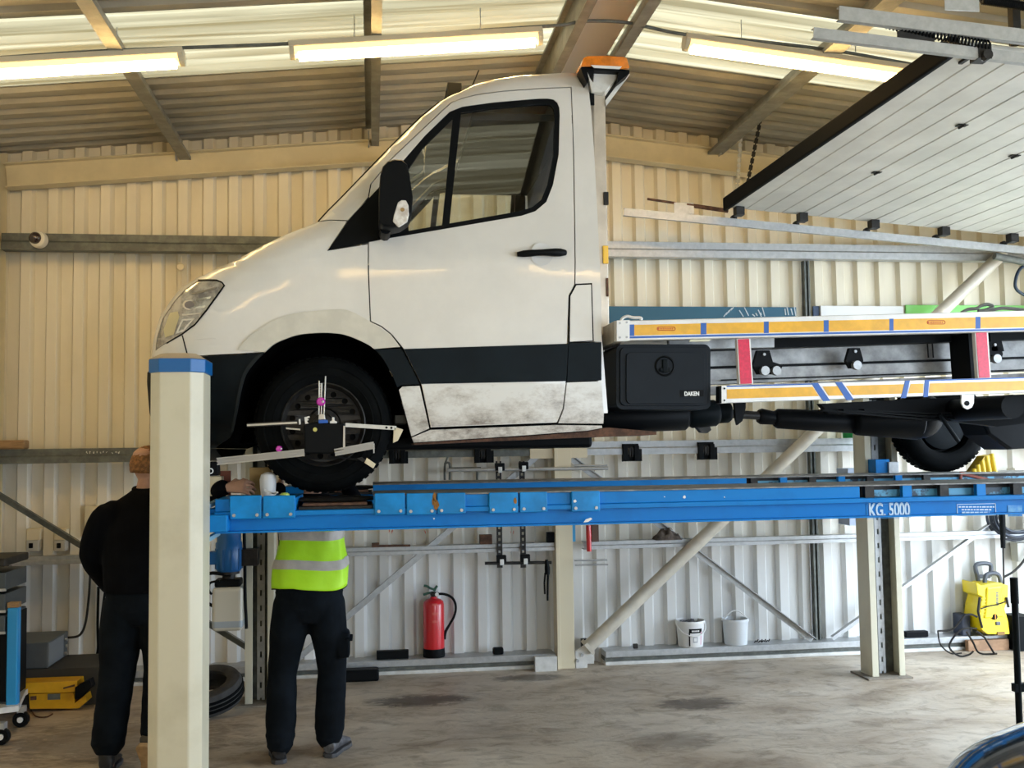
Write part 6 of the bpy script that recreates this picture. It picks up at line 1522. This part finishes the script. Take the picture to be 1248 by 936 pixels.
wr_ = MB().tube([Vector((atz(px, py, .006).x, atz(px, py, .006).y, .006)) for px, py in ((38, 866), (44, 873), (56, 874), (64, 870))], 0.005, 5)
tag(wr_.build('floor_wire', M_RUST), 'thin brown wire on the floor below the yellow beam', 'wire')
# worn tyre lying flat-ish against the lift column
ty = atz(268, 873, 0.0)
ax = Vector((-0.10, -0.30, 0.94)).normalized()
c = Vector((ty.x-.10, 7.16, 0.175))
KS = 0.84
prof = [(0.165, 0.0), (0.185, -0.01), (0.225, -0.012), (0.262, 0.0), (0.278, 0.03), (0.282, 0.085), (0.278, 0.14), (0.262, 0.17), (0.225, 0.18), (0.185, 0.18), (0.165, 0.17), (0.172, 0.14), (0.24, 0.12), (0.25, 0.085), (0.24, 0.05), (0.172, 0.03)]
wt = thing('worn_tyre', (c.x, c.y, 0), 'worn car tyre leaning on the floor beside the near lift column', 'tyre')
t0 = MB().lathe(c+ax*0.09, -ax, [(r*KS, h*KS) for r, h in prof], 40, closed=True).build('casing', mat('worn_rubber', (0.035, 0.034, 0.033), 0.75, var=0.4, vscale=16), wt, smooth=35)
rr = MB()
for r_, h in ((0.281, .05), (0.283, .085), (0.281, .12)): rr.lathe(c+ax*0.09, -ax, [(a*KS, b*KS) for a, b in ((r_, h-.012), (r_+.005, h-.010), (r_+.005, h+.010), (r_, h+.012))], 40)
rr.build('tread', M_TYRE, wt, smooth=35)
zmin = min((v.co.z for v in t0.data.vertices))
for ch_ in wt.children: ch_.location.z -= zmin
# trolley at the left edge
tx_, ty_ = at(14, 800, 6.9).x, 6.9
tr_ = thing('tool_trolley', (tx_-.15, 6.95, 0), 'blue tool trolley with dark drawers cut by the left picture edge', 'trolley')
a, b = at(8.5, 741, ty_), at(20.5, 866, ty_)
MB().box((a.x, ty_, b.z), (b.x, ty_+.06, a.z)).build('corner_post', mat('trolley_blue', (0.01, 0.27, 0.62), 0.35), tr_, bevel=0.01)
MB().box((a.x, ty_, a.z), (b.x, ty_+.06, at(14, 734.5, ty_).z)).build('post_end', M_WOOD, tr_, bevel=0.004)
zb2 = at(14, 866, ty_).z
MB().prism([(a.x-.75, ty_-.02, zb2), (at(31, 843, 7.3).x, ty_+.45, zb2), (at(31, 843, 7.3).x, ty_+.40, zb2), (b.x+.02, ty_-.03, zb2), (a.x-.75, ty_-.4, zb2)], (0, 0, 0.035)).build('base_frame', M_STEELWHITE, tr_)
MB().box((a.x-.7, ty_+.02, zb2+.05), (a.x-.004, ty_+.4, at(14, 752, ty_).z)).build('cabinet', M_BLACK, tr_, bevel=0.004)
for k in range(3):
    z_ = at(5, 698+k*26, ty_).z; MB().box((a.x-.7, ty_+.0, z_-.11), (at(7, 700, ty_).x, ty_+.4, z_)).build('drawer', mat('drawer_grey', (0.05, 0.065, 0.075), 0.4), tr_, bevel=0.004)
    MB().box((a.x-.7, ty_-.012, z_-.115), (at(8, 700, ty_).x, ty_+.0, z_-.10)).build('drawer_rail', M_GALV, tr_)
MB().box((a.x-.7, ty_-.05, at(5, 684, ty_).z-.03), (at(22, 684, ty_).x-.06, ty_+.4, at(5, 680, ty_).z)).build('tray', M_DARKSTEEL, tr_, bevel=0.01)
for px, py, y in ((26, 864, 7.0), (2, 884, 6.6)):
    p = at(px, py, y); r_ = max(p.z-.0, .045); r_ = 0.05
    w = MB().lathe((p.x, y-.02, r_), (0, 1, 0), [(0.0, 0), (r_*.5, 0), (r_*.9, -.002), (r_, .008), (r_, .034), (r_*.9, .042), (0, .042)], 24).build('castor', M_BLACK, tr_, smooth=40)
    MB().cyl((p.x, y-.025, r_), (p.x, y-.015, r_), 0.018, 14).build('castor_hub', M_WHITE, w)
    MB().box((p.x-.02, y-.02, r_), (p.x+.02, y+.04, zb2)).build('castor_fork', M_GALV, tr_)
dk_ = at(-20, 640, 7.9); dk2 = at(3, 770, 7.9)
px_box('dark_wall_trunking', -30, 690, 2.5, 735, 7.9, 0.2, M_DARKSTEEL, 'dark object hung at the wall on the left picture edge', 'box')
# ================================================================== dark car in the bottom right corner
car = thing('dark_car', (3.3, 2.55, 0), 'glossy dark car, only its front corner in view at bottom right', 'car')
M_CAR = mat('dark_car_paint', (0.010, 0.014, 0.016), 0.12, coat=1.0)
def car_rings():
    # x, half width, z bottom, z top(belt), crown
    st = [(1.47, .22, .40, .46), (1.50, .36, .32, .53), (1.58, .52, .26, .615), (1.75, .66, .22, .715), (1.95, .75, .20, .785), (2.3, .83, .2, .85), (2.8, .87, .2, .915), (3.3, .88, .2, .94), (4.4, .88, .2, .96), (4.9, .86, .22, .96), (5.2, .80, .28, .92)]
    R_ = []
    for x, w, z0, z1 in st:
        ring = []
        for k in range(36):
            a = 2*math.pi*k/36; ca, sa = math.cos(a), math.sin(a); p = 0.42 if sa > 0 else 0.3
            ring.append(Vector((x - (0.10*(abs(ca)**2)*-1 if x < 1.8 else 0), 2.55+w*math.copysign(abs(ca)**p, ca), (z0+z1)/2+(z1-z0)/2*math.copysign(abs(sa)**p, sa)+(0.02*(1-abs(ca)) if sa > 0 else 0))))
        R_.append(ring)
    return R_
rg = car_rings(); mb = MB(); n = 36
for r_ in rg: mb.v += r_
for i in range(len(rg)-1):
    for k in range(n): mb.f.append((i*n+k, i*n+(k+1) % n, (i+1)*n+(k+1) % n, (i+1)*n+k))
mb.f.append(tuple(range(n))); mb.f.append(tuple((len(rg)-1)*n+k for k in range(n)))
bd = mb.build('body', M_CAR, car, smooth=60); sb_ = bd.modifiers.new('subsurf', 'SUBSURF'); sb_.levels = 2; sb_.render_levels = 2
gh = MB().loft([((2.75, 2.55, .90), (0, .74, 0), (.02, 0, .02)), ((3.2, 2.55, 1.12), (0, .68, 0), (.05, 0, .22)), ((3.6, 2.55, 1.2), (0, .64, 0), (0, 0, .26)), ((4.4, 2.55, 1.18), (0, .62, 0), (0, 0, .26)), ((5.05, 2.55, .98), (0, .66, 0), (-.02, 0, .05))], 24)
gh.build('windows', mat('dark_car_glass', (0.01, 0.012, 0.012), 0.05, coat=1), car, smooth=60)
for x in (2.2, 4.5):
    for y, s_ in ((1.72, -1), (3.38, 1)):
        w_ = MB().lathe((x, y, 0.31), (0, -s_, 0), [(0.2, 0.0), (0.27, -.004), (0.305, .02), (0.31, .05), (0.31, .15), (0.30, .19), (0.2, .2)], 36).build('tyre', M_TYRE, car, smooth=40)
        MB().lathe((x, y, 0.31), (0, -s_, 0), [(0.21, .01), (0.19, .03), (0.05, .0), (0, 0)], 10).build('rim', M_ALU, w_, smooth=20)
# ================================================================== people
M_SKIN = mat('skin', (0.52, 0.30, 0.21), 0.5, var=0.08, vscale=20)
def remesh(o, voxel, it=4, fac=0.5):
    r = o.modifiers.new('remesh', 'REMESH'); r.mode = 'VOXEL'; r.voxel_size = voxel; r.use_smooth_shade = True
    s = o.modifiers.new('smooth', 'SMOOTH'); s.iterations = it; s.factor = fac
    return o
def limb(mb, pts, radii, n=14, flat=1.0, fx=(1, 0, 0)):
    """tapered limb through pts, round ends"""
    P_ = [Vector(p) for p in pts]; rings = []
    for i, p in enumerate(P_):
        d = (P_[min(i+1, len(P_)-1)]-P_[max(i-1, 0)]).normalized()
        a = Vector(fx)-d*d.dot(Vector(fx))
        if a.length < .2: a = d.orthogonal()
        a.normalize(); b = d.cross(a); r = radii[i]
        rings.append((p, a*r, b*r*flat))
    d0 = (P_[0]-P_[1]).normalized(); d1 = (P_[-1]-P_[-2]).normalized()
    rings.insert(0, (P_[0]+d0*radii[0]*.6, rings[0][1]*.6, rings[0][2]*.6)); rings.append((P_[-1]+d1*radii[-1]*.6, rings[-1][1]*.6, rings[-1][2]*.6))
    mb.loft(rings, n)
def densify(pts, radii, k=4):
    P_, R_ = [], []
    pts = [Vector(p) for p in pts]
    for i in range(len(pts)-1):
        p0 = pts[max(i-1, 0)]; p1 = pts[i]; p2 = pts[i+1]; p3 = pts[min(i+2, len(pts)-1)]
        for j in range(k):
            t = j/k
            P_.append(0.5*((2*p1)+(-p0+p2)*t+(2*p0-5*p1+4*p2-p3)*t*t+(-p0+3*p1-3*p2+p3)*t**3)); R_.append(radii[i]+(radii[i+1]-radii[i])*t)
    P_.append(pts[-1]); R_.append(radii[-1]); return P_, R_
def hand(mb, wrist, direc, palm_n, thumb_side, curl=0.5, s=1.0):
    """palm and five separate fingers. direc along the hand, palm_n out of the palm"""
    d = Vector(direc).normalized(); n_ = Vector(palm_n); n_ = (n_-d*n_.dot(d)).normalized(); sd = d.cross(n_)*thumb_side
    w = Vector(wrist)
    mb.loft([(w, sd*.027*s, n_*.02*s), (w+d*.03*s, sd*.036*s, n_*.017*s), (w+d*.07*s, sd*.042*s, n_*.015*s), (w+d*.095*s, sd*.040*s, n_*.012*s)], 12)
    for k, (off, L) in enumerate(((.036, .070), (.0125, .080), (-.0115, .075), (-.0345, .058))):
        p = w+d*.085*s+sd*off*s; pts = [p]; dd = d.copy()
        for j, f in enumerate((.42, .32, .26)):
            ang = curl*(0.5+0.35*j); dd = (dd*math.cos(ang)+n_*math.sin(ang)).normalized(); pts.append(pts[-1]+dd*L*f*s)
        limb(mb, pts, [.0090*s, .0086*s, .008*s, .007*s], 8)
    p = w+d*.025*s+sd*.034*s
    limb(mb, [w+d*.015*s+sd*.02*s, p+d*.012*s+sd*.014*s+n_*.008*s, p+d*.042*s+sd*.022*s+n_*.018*s, p+d*.066*s+sd*.018*s+n_*.024*s], [.014*s, .0125*s, .0105*s, .0085*s], 8)
def head_mesh(mb, c, face, up_, s=1.0):
    """c: head centre; face: where it looks"""
    u = Vector(up_).normalized(); f = Vector(face); f = (f-u*f.dot(u)).normalized(); r = f.cross(u)
    def q(a, b, e): return c+(f*a+r*b+u*e)*s
    mb.loft([(q(.012, 0, -.122), r*.030*s, f*.032*s), (q(.030, 0, -.105), r*.044*s, f*.052*s), (q(.022, 0, -.07), r*.058*s, f*.076*s), (q(.010, 0, -.03), r*.068*s, f*.090*s), (q(0, 0, .01), r*.073*s, f*.096*s), (q(-.005, 0, .05), r*.075*s, f*.098*s), (q(-.010, 0, .085), r*.066*s, f*.085*s), (q(-.014, 0, .108), r*.044*s, f*.058*s), (q(-.014, 0, .119), r*.016*s, f*.02*s)], 24)
    limb(mb, [q(.085, 0, .022), q(.104, 0, -.012), q(.108, 0, -.026)], [.010*s, .013*s, .014*s], 8)      # nose
    for e in (-1, 1):
        limb(mb, [q(.098, .014*e, -.026), q(.096, .016*e, -.028)], [.009*s, .008*s], 8)
        limb(mb, [q(-.004, .076*e, .022), q(-.012, .083*e, .008), q(-.006, .078*e, -.026)], [.013*s, .015*s, .009*s], 8, 0.55)    # ears
        limb(mb, [q(.086, .012*e, .034), q(.082, .044*e, .036)], [.009*s, .008*s], 8)                     # brow
    limb(mb, [q(.090, -.024, -.062), q(.098, 0, -.060), q(.090, .024, -.062)], [.006*s, .009*s, .006*s], 8)      # lips
    limb(mb, [q(.088, -.02, -.072), q(.094, 0, -.072), q(.088, .02, -.072)], [.006*s, .008*s, .006*s], 8)
    limb(mb, [q(.074, -.012, -.105), q(.078, .012, -.105)], [.018*s, .018*s], 8)                      # chin
    return q, r, f, u
def eyes(parent, q, s=1.0):
    for e in (-1, 1):
        o = MB().sphere(q(.080, .031*e, .014), .0125*s, 12, 8).build('eye', M_WHITE, parent, smooth=60)
        MB().sphere(q(.0895, .031*e, .014), .0055*s, 10, 6).build('iris', mat('iris', (0.06, 0.05, 0.03), 0.2), o, smooth=60)
def hair_cap(parent, q, s, m, top=0.9):
    mb = MB(); nu, nv = 28, 14; rows = []
    for j in range(nv+1):
        t = math.pi*0.62*j/nv
        for i in range(nu):
            p = 2*math.pi*i/nu; front = math.cos(p)
            lim = 0.62 if front < 0.25 else 0.62-0.20*min(1, (front-.25)/.5)
            tt = t*lim/0.62
            bump = 1.03+0.012*math.sin(9*p+3*j)+0.01*math.sin(17*p-2*j)
            mb.v.append(q(-.006+.104*bump*math.sin(tt)*front, .0805*bump*math.sin(tt)*math.sin(p), .012+.112*bump*math.cos(tt)))
    for j in range(nv):
        for i in range(nu): mb.f.append((j*nu+i, (j+1)*nu+i, (j+1)*nu+(i+1) % nu, j*nu+(i+1) % nu))
    o = mb.build('hair', m, parent, smooth=80)
    sd = o.modifiers.new('thickness', 'SOLIDIFY'); sd.thickness = 0.012; sd.offset = -1
    return o
def boot(parent, heel, direc, m, m_sole, pitch=0.0, L=0.285):
    """work boot; heel point on the ground, toe direction; pitch lifts the heel around the toe"""
    d = Vector(direc).normalized(); sd = Vector((d.y, -d.x, 0)); u = Vector((0, 0, 1)); h = Vector(heel)
    toe = h+d*L
    def R(p):
        if not pitch: return p
        piv = toe-d*.07; v = p-piv; a = v.dot(d); b = v.dot(u); c = v.dot(sd); cs, sn = math.cos(pitch), math.sin(pitch)
        return piv + d*(a*cs+b*sn) + u*(-a*sn+b*cs) + sd*c
    prof = [(0.0, .034, .10), (.03, .040, .11), (.09, .041, .115), (.14, .043, .095), (.19, .050, .075), (.235, .048, .062), (.27, .034, .048), (.285, .016, .03)]
    mb = MB(); rings = []
    for a, w, z in prof:
        ring = []
        for k in range(16):
            t = 2*math.pi*k/16; ca, sa = math.cos(t), math.sin(t)
            ring.append(R(h+d*(a*L/.285)+sd*(w*ca)+u*(0.022+(z-.022)*(0.5+0.5*sa) if True else 0)))
        rings.append(ring)
    n = 16
    for r_ in rings: mb.v += r_
    for i in range(len(rings)-1):
        for k in range(n): mb.f.append((i*n+k, i*n+(k+1) % n, (i+1)*n+(k+1) % n, (i+1)*n+k))
    mb.f.append(tuple(range(n))); mb.f.append(tuple((len(rings)-1)*n+k for k in range(n)))
    cs_ = [(R(h+d*.045+u*.06), sd*.042, d*.052), (R(h+d*.045+u*.12), sd*.044, d*.055), (R(h+d*.042+u*.17), sd*.05, d*.056)]
    mb.loft(cs_, 16)
    o = mb.build('boot', m, parent); remesh(o, 0.006, 3)
    so = MB(); o2 = []
    for z in (0, .024):
        for a, w in ((-.004, .022), (.02, .042), (.09, .042), (.13, .040), (.19, .052), (.24, .050), (.275, .034), (.289, .012)):
            o2.append((a, w, z))
    pts = [R(h+d*a+sd*w+u*0.0) for a, w in ((-.004, .022), (.02, .042), (.09, .042), (.13, .040), (.19, .052), (.24, .050), (.275, .034), (.289, .012))]
    pts += [R(h+d*a-sd*w) for a, w in reversed(((-.004, .022), (.02, .042), (.09, .042), (.13, .040), (.19, .052), (.24, .050), (.275, .034), (.289, .012)))]
    upv = R(h+u*.024)-R(h)
    so.prism(pts, upv).build('sole', m_sole, o, bevel=0.004)
    return o
M_TROUSER = mat('black_work_trousers', (0.005, 0.0075, 0.011), 0.9, spec=0.1, var=0.4, vscale=7, bump=0.35, bscale=14)
M_JACKET = mat('black_fleece', (0.003, 0.0035, 0.005), 0.95, spec=0.08, var=0.3, vscale=10, bump=0.3, bscale=30)
M_BOOT = mat('black_leather', (0.012, 0.012, 0.013), 0.45, var=0.3, vscale=20)
M_SOLE = mat('grey_rubber_sole', (0.05, 0.05, 0.055), 0.6)
M_VEST = mat('lime_hi_vis', (0.46, 0.86, 0.01), 0.55, bump=0.25, bscale=18)
M_TAPE = mat('retroreflective_tape', (0.50, 0.47, 0.43), 0.4, var=0.1, vscale=20)

# ---- mechanic in the hi-vis vest, back to the viewer, arms up under the truck
def mechanic():
    hl, hr = Vector((-0.515, 5.90, 0)), Vector((-0.25, 5.97, 0))          # heels
    X0, Y0 = -0.355, 5.98
    t = thing('person', (X0, Y0, 0), 'person in a lime hi-vis vest and black trousers standing under the lift', 'person')
    pel = Vector((X0, Y0, 0.90)); chest = Vector((X0+.005, Y0+.10, 1.28)); neck = Vector((X0+.01, Y0+.17, 1.46)); hc_ = Vector((X0+.01, Y0+.25, 1.575))
    mb = MB()
    mb.loft([(pel-Vector((0, 0, .10)), (.13, 0, 0), (0, .09, 0)), (pel, (.16, 0, 0), (0, .105, 0)), (pel+Vector((0, .02, .15)), (.135, 0, 0), (0, .095, 0)), (chest, (.165, 0, 0), (0, .11, 0)), (chest+Vector((0, .03, .12)), (.175, 0, 0), (0, .10, 0)), (neck-Vector((0, 0, .03)), (.08, 0, 0), (0, .07, 0))], 20)
    limb(mb, [neck-Vector((0, .03, .05)), neck, hc_-Vector((0, 0, .07))], [.062, .056, .055])
    q, r, f, u = head_mesh(mb, hc_, (0.1, 0.9, 0.45), (0, -.25, 1))
    for s_, hip, heel in ((-1, Vector((X0-.085, Y0, .90)), hl), (1, Vector((X0+.085, Y0, .90)), hr)):
        an = heel+Vector((0, .05, .09)); kn = (hip+an)/2+Vector((s_*.02, .035, .02))
        P_, R_ = densify([hip, kn, an], [.085, .055, .036]); limb(mb, P_, R_)
        limb(mb, [an, heel+Vector((.008*(s_ > 0), .06, .05)), heel+Vector((-.012 if s_ < 0 else .05, .15, .04))], [.032, .026, .018])
        sh = Vector((X0+s_*.18, Y0+.14, 1.40)); el = Vector((X0+s_*.30, Y0+.32, 1.30)); wr = Vector((X0+s_*.20, Y0+.46, 1.52))
        P_, R_ = densify([sh, el, wr], [.052, .04, .027]); limb(mb, P_, R_)
        hand(mb, wr, (-.2*s_, .3, 1), (-s_, .3, 0), -s_ , .6)
    body = mb.build('body', M_SKIN, t); remesh(body, 0.0065, 3)
    eyes(t, q); hair_cap(t, q, 1.0, mat('dark_hair', (0.03, 0.02, 0.012), 0.7))
    # trousers
    mb = MB()
    mb.loft([(Vector((X0, Y0, .76)), (.10, 0, 0), (0, .09, 0)), (Vector((X0, Y0, .84)), (.178, 0, 0), (0, .125, 0)), (Vector((X0, Y0, .93)), (.19, 0, 0), (0, .13, 0)), (Vector((X0, Y0+.01, 1.04)), (.17, 0, 0), (0, .115, 0))], 24)
    for s_, hip, heel in ((-1, Vector((X0-.092, Y0, .88)), hl), (1, Vector((X0+.092, Y0, .88)), hr)):
        an = heel+Vector((0.0, .055, .085)); kn = (hip+an)/2+Vector((s_*.025, .03, .0))
        pts = [hip, hip+(kn-hip)*.35, hip+(kn-hip)*.7, kn, kn+(an-kn)*.3, kn+(an-kn)*.6, kn+(an-kn)*.85, an+Vector((0, 0, .03)), an]
        rad = [.105, .108, .092, .082, .084, .086, .082, .074, .072]
        P_, R_ = densify(pts, rad, 4)
        R_ = [r_*(1+(0.05*math.sin(i*1.9+s_) if i > 22 else 0.015*math.sin(i*1.3))) for i, r_ in enumerate(R_)]
        limb(mb, P_, R_, 18, 1.02)
    # cargo pocket flap on the right leg
    kp = Vector((X0+.092+.10, Y0, .60))
    mb.box((kp.x-.03, Y0-.06, .56), (kp.x+.035, Y0+.06, .70))
    tr_ = mb.build('trousers', M_TROUSER, t); remesh(tr_, 0.010, 4)
    a = MB().box((kp.x+.015, Y0-.075, .655), (kp.x+.05, Y0+.06, .672)).build('pocket_flap', M_TROUSER, tr_, bevel=.004)
    # jacket sleeves and vest
    mb = MB()
    for s_ in (-1, 1):
        sh = Vector((X0+s_*.17, Y0+.13, 1.40)); el = Vector((X0+s_*.30, Y0+.32, 1.30)); wr = Vector((X0+s_*.205, Y0+.45, 1.50))
        P_, R_ = densify([sh, el, wr], [.078, .062, .046]); limb(mb, P_, R_)
    mb.loft([(Vector((X0, Y0+.03, 1.03)), (.165, 0, 0), (0, .12, 0)), (Vector((X0, Y0+.09, 1.26)), (.185, 0, 0), (0, .13, 0)), (Vector((X0, Y0+.14, 1.42)), (.18, 0, 0), (0, .11, 0)), (Vector((X0+.01, Y0+.165, 1.475)), (.08, 0, 0), (0, .075, 0))], 20)
    remesh(mb.build('jacket', M_JACKET, t), 0.010, 3)
    # vest: open bottomed shell with folds
    def vest_ring(z, nseg=56):
        k = (z-.955)/(1.45-.955); cx_ = X0+.005; cy_ = Y0+.02+.14*k
        rx_ = .205-.02*k+.012*math.sin(k*9); ry_ = .150-.01*k
        o_ = []
        for i in range(nseg):
            a = 2*math.pi*i/nseg; fold = 1+.022*math.sin(a*5+z*11)*(1-k*.6)+.014*math.sin(a*9-z*16)+.008*math.sin(a*15+z*30)
            p_ = 0.8
            ca, sa = math.cos(a), math.sin(a)
            o_.append(Vector((cx_+rx_*fold*math.copysign(abs(ca)**p_, ca), cy_+ry_*fold*math.copysign(abs(sa)**p_, sa), z+.018*math.sin(a*2+.5)*(1-k)-.02*(1-k)*(ca < -.3)*min(1, (-ca-.3)*2))))
        return o_
    zs = [.955+.0245*i for i in range(20)]; rings = [vest_ring(z) for z in zs]; mb = MB(); n = 56
    for r_ in rings: mb.v += r_
    for i in range(len(zs)-1):
        for k in range(n): mb.f.append((i*n+k, i*n+(k+1) % n, (i+1)*n+(k+1) % n, (i+1)*n+k))
    v_ = mb.build('hi_vis_vest', M_VEST, t, smooth=80)
    sdm = v_.modifiers.new('thickness', 'SOLIDIFY'); sdm.thickness = .004; sdm.offset = 0
    def band(z0, z1):
        mb = MB(); rs = [vest_ring(z0+(z1-z0)*j/3) for j in range(4)]
        for r_ in rs:
            c_ = sum(r_, Vector())/n; mb.v += [c_+(p-c_)*1.03 for p in r_]
        for i in range(3):
            for k in range(n): mb.f.append((i*n+k, i*n+(k+1) % n, (i+1)*n+(k+1) % n, (i+1)*n+k))
        mb.build('reflective_band', M_TAPE, v_, smooth=80)
    band(1.065, 1.115); band(1.222, 1.272)
    hem = vest_ring(.957); MB().tube([p+Vector((0, 0, 0)) for p in hem], .004, 5, closed=True).build('hem_binding', M_BLACK, v_)
    boot(t, hl, (-.12, 1, 0), M_BOOT, M_SOLE); boot(t, hr, (.35, 1, 0), mat('grey_trainer', (0.10, 0.10, 0.11), 0.5, var=0.5, vscale=30), M_SOLE)
mechanic()

# ---- worker in black leaning on the runway, half hidden by the near column
def worker():
    hl = Vector((atz(138, 934, 0).x, 5.86, 0)); X0, Y0 = at(172, 750, 6.0).x, 6.0
    hr = Vector((at(176, 920, 5.95).x+.015, 5.66, 0.0))
    t = thing('person', (X0, Y0, 0), 'person in black with short ginger hair bending at the lift, behind the near column', 'person')
    pel = Vector((X0-.01, Y0, .93)); chest = Vector((X0-.01, Y0+.08, 1.32)); neck = Vector((X0+.03, Y0+.13, 1.50)); hc_ = at(181, 570, Y0+.16)
    neck = Vector((hc_.x-.005, Y0+.12, hc_.z-.14))
    mb = MB()
    mb.loft([(pel-Vector((0, 0, .10)), (.13, 0, 0), (0, .1, 0)), (pel, (.17, 0, 0), (0, .12, 0)), (pel+Vector((0, .02, .15)), (.15, 0, 0), (0, .11, 0)), (chest, (.18, 0, 0), (0, .12, 0)), (chest+Vector((0, .03, .12)), (.17, 0, 0), (0, .10, 0)), (neck-Vector((0, 0, .03)), (.08, 0, 0), (0, .07, 0))], 20)
    limb(mb, [neck-Vector((0, .02, .05)), neck, hc_-Vector((0, 0, .07))], [.064, .058, .056])
    q, r, f, u = head_mesh(mb, hc_, (0.65, 0.7, -.15), (0.05, 0, 1))
    ls, le, lw = Vector((at(128, 634, 6.02).x, 6.04, at(128, 634, 6.02).z)), Vector((at(113, 675, 6.05).x, 6.06, at(113, 675, 6.05).z)), Vector((at(133, 715, 6.25).x, 6.28, at(133, 715, 6.25).z))
    rs_, re_, rw_ = Vector((X0+.19, 6.0, 1.40)), at(243, 612, 5.72), at(277, 594, 5.48)
    for s_, sh, el, wr, hd in ((-1, ls, le, lw, (.4, .8, -.3)), (1, rs_, re_, rw_, (1, -.25, .05))):
        P_, R_ = densify([sh, el, wr], [.055, .042, .029]); limb(mb, P_, R_)
        hand(mb, wr, hd, (0.1, .8, -.6) if s_ > 0 else (.5, 0, -.6), s_, .95 if s_ > 0 else .6, 1.0)
    for s_, hip, heel, an in ((-1, Vector((X0-.09, Y0, .92)), hl, hl+Vector((.0, .05, .09))), (1, Vector((X0+.095, Y0, .90)), hr, hr+Vector((.04, .19, .22)))):
        kn = (hip+an)/2+Vector((-.005 if s_ < 0 else .0, .06, 0)); P_, R_ = densify([hip, kn, an], [.08, .05, .034]); limb(mb, P_, R_)
        limb(mb, [an, an+(Vector((.0, .05, -.06)) if s_ < 0 else Vector((.0, .02, -.08))), an+Vector((-.006, .11, -.062)) if s_ < 0 else an+Vector((.01, .05, -.12))], [.030, .024, .018])
    body = mb.build('body', M_SKIN, t); remesh(body, 0.0048, 2)
    eyes(t, q); hair_cap(t, q, 1.0, mat('ginger_hair', (0.30, 0.13, 0.035), 0.65, var=0.5, vscale=60, bump=0.6, bscale=160))
    mb = MB()
    mb.loft([(Vector((X0, Y0, .78)), (.10, 0, 0), (0, .1, 0)), (Vector((X0, Y0, .86)), (.18, 0, 0), (0, .135, 0)), (Vector((X0, Y0, .95)), (.19, 0, 0), (0, .14, 0)), (Vector((X0, Y0+.01, 1.06)), (.18, 0, 0), (0, .13, 0))], 24)
    for s_, hip, an in ((-1, Vector((X0-.092, Y0, .90)), hl+Vector((0, .05, .15))), (1, Vector((X0+.095, Y0, .90)), hr+Vector((.04, .19, .21)))):
        kn = (hip+an)/2+Vector((-.005 if s_ < 0 else .0, .06, .0))
        pts = [hip, hip+(kn-hip)*.35, hip+(kn-hip)*.7, kn, kn+(an-kn)*.3, kn+(an-kn)*.6, kn+(an-kn)*.85, an]
        P_, R_ = densify(pts, [.112, .116, .108, .098, .094, .092, .090, .088] if s_ < 0 else [.11, .108, .09, .074, .068, .064, .060, .058], 4); R_ = [r_*(1+.02*math.sin(i*1.7+s_)) for i, r_ in enumerate(R_)]
        limb(mb, P_, R_, 18, 1.0)
    remesh(mb.build('trousers', M_TROUSER, t), 0.010, 4)
    mb = MB()
    mb.loft([(Vector((X0, Y0+.0, .96)), (.20, 0, 0), (0, .155, 0)), (Vector((X0-.01, Y0+.02, 1.12)), (.205, 0, 0), (0, .155, 0)), (Vector((X0-.015, Y0+.06, 1.30)), (.215, 0, 0), (0, .15, 0)), (Vector((X0-.01, Y0+.09, 1.42)), (.205, 0, 0), (0, .13, 0)), (Vector((X0+.02, Y0+.115, 1.50)), (.12, 0, 0), (0, .10, 0)), (neck+Vector((0, 0, .02)), (.072, 0, 0), (0, .072, 0))], 22)
    for sh, el, wr, r0 in ((ls, le, lw, .088), (rs_, re_, rw_-Vector((.02, 0, 0)), .072)):
        P_, R_ = densify([sh+Vector((.05 if r0 > .085 else -.05, 0, .02)), sh, el, wr], [r0, r0, r0*.86, r0*.6]); R_ = [r_*(1+.03*math.sin(i*1.6)) for i, r_ in enumerate(R_)]; limb(mb, P_, R_, 16)
    j_ = mb.build('jacket', M_JACKET, t); remesh(j_, 0.010, 4)
    MB().tube([Vector((neck.x+.066*math.cos(a), neck.y+.066*math.sin(a), neck.z+.022+.01*math.sin(a))) for a in [2*math.pi*k/20 for k in range(20)]], .012, 8, closed=True).build('collar', M_JACKET, j_, smooth=60)
    boot(t, hl, (-.05, 1, 0), M_BOOT, M_SOLE)
    boot(t, Vector((hr.x, hr.y+.0, 0)), (.18, 1, 0), M_BOOT, mat('tan_sole', (0.42, 0.27, 0.13), 0.6, var=0.25, vscale=18), pitch=0.95)
worker()
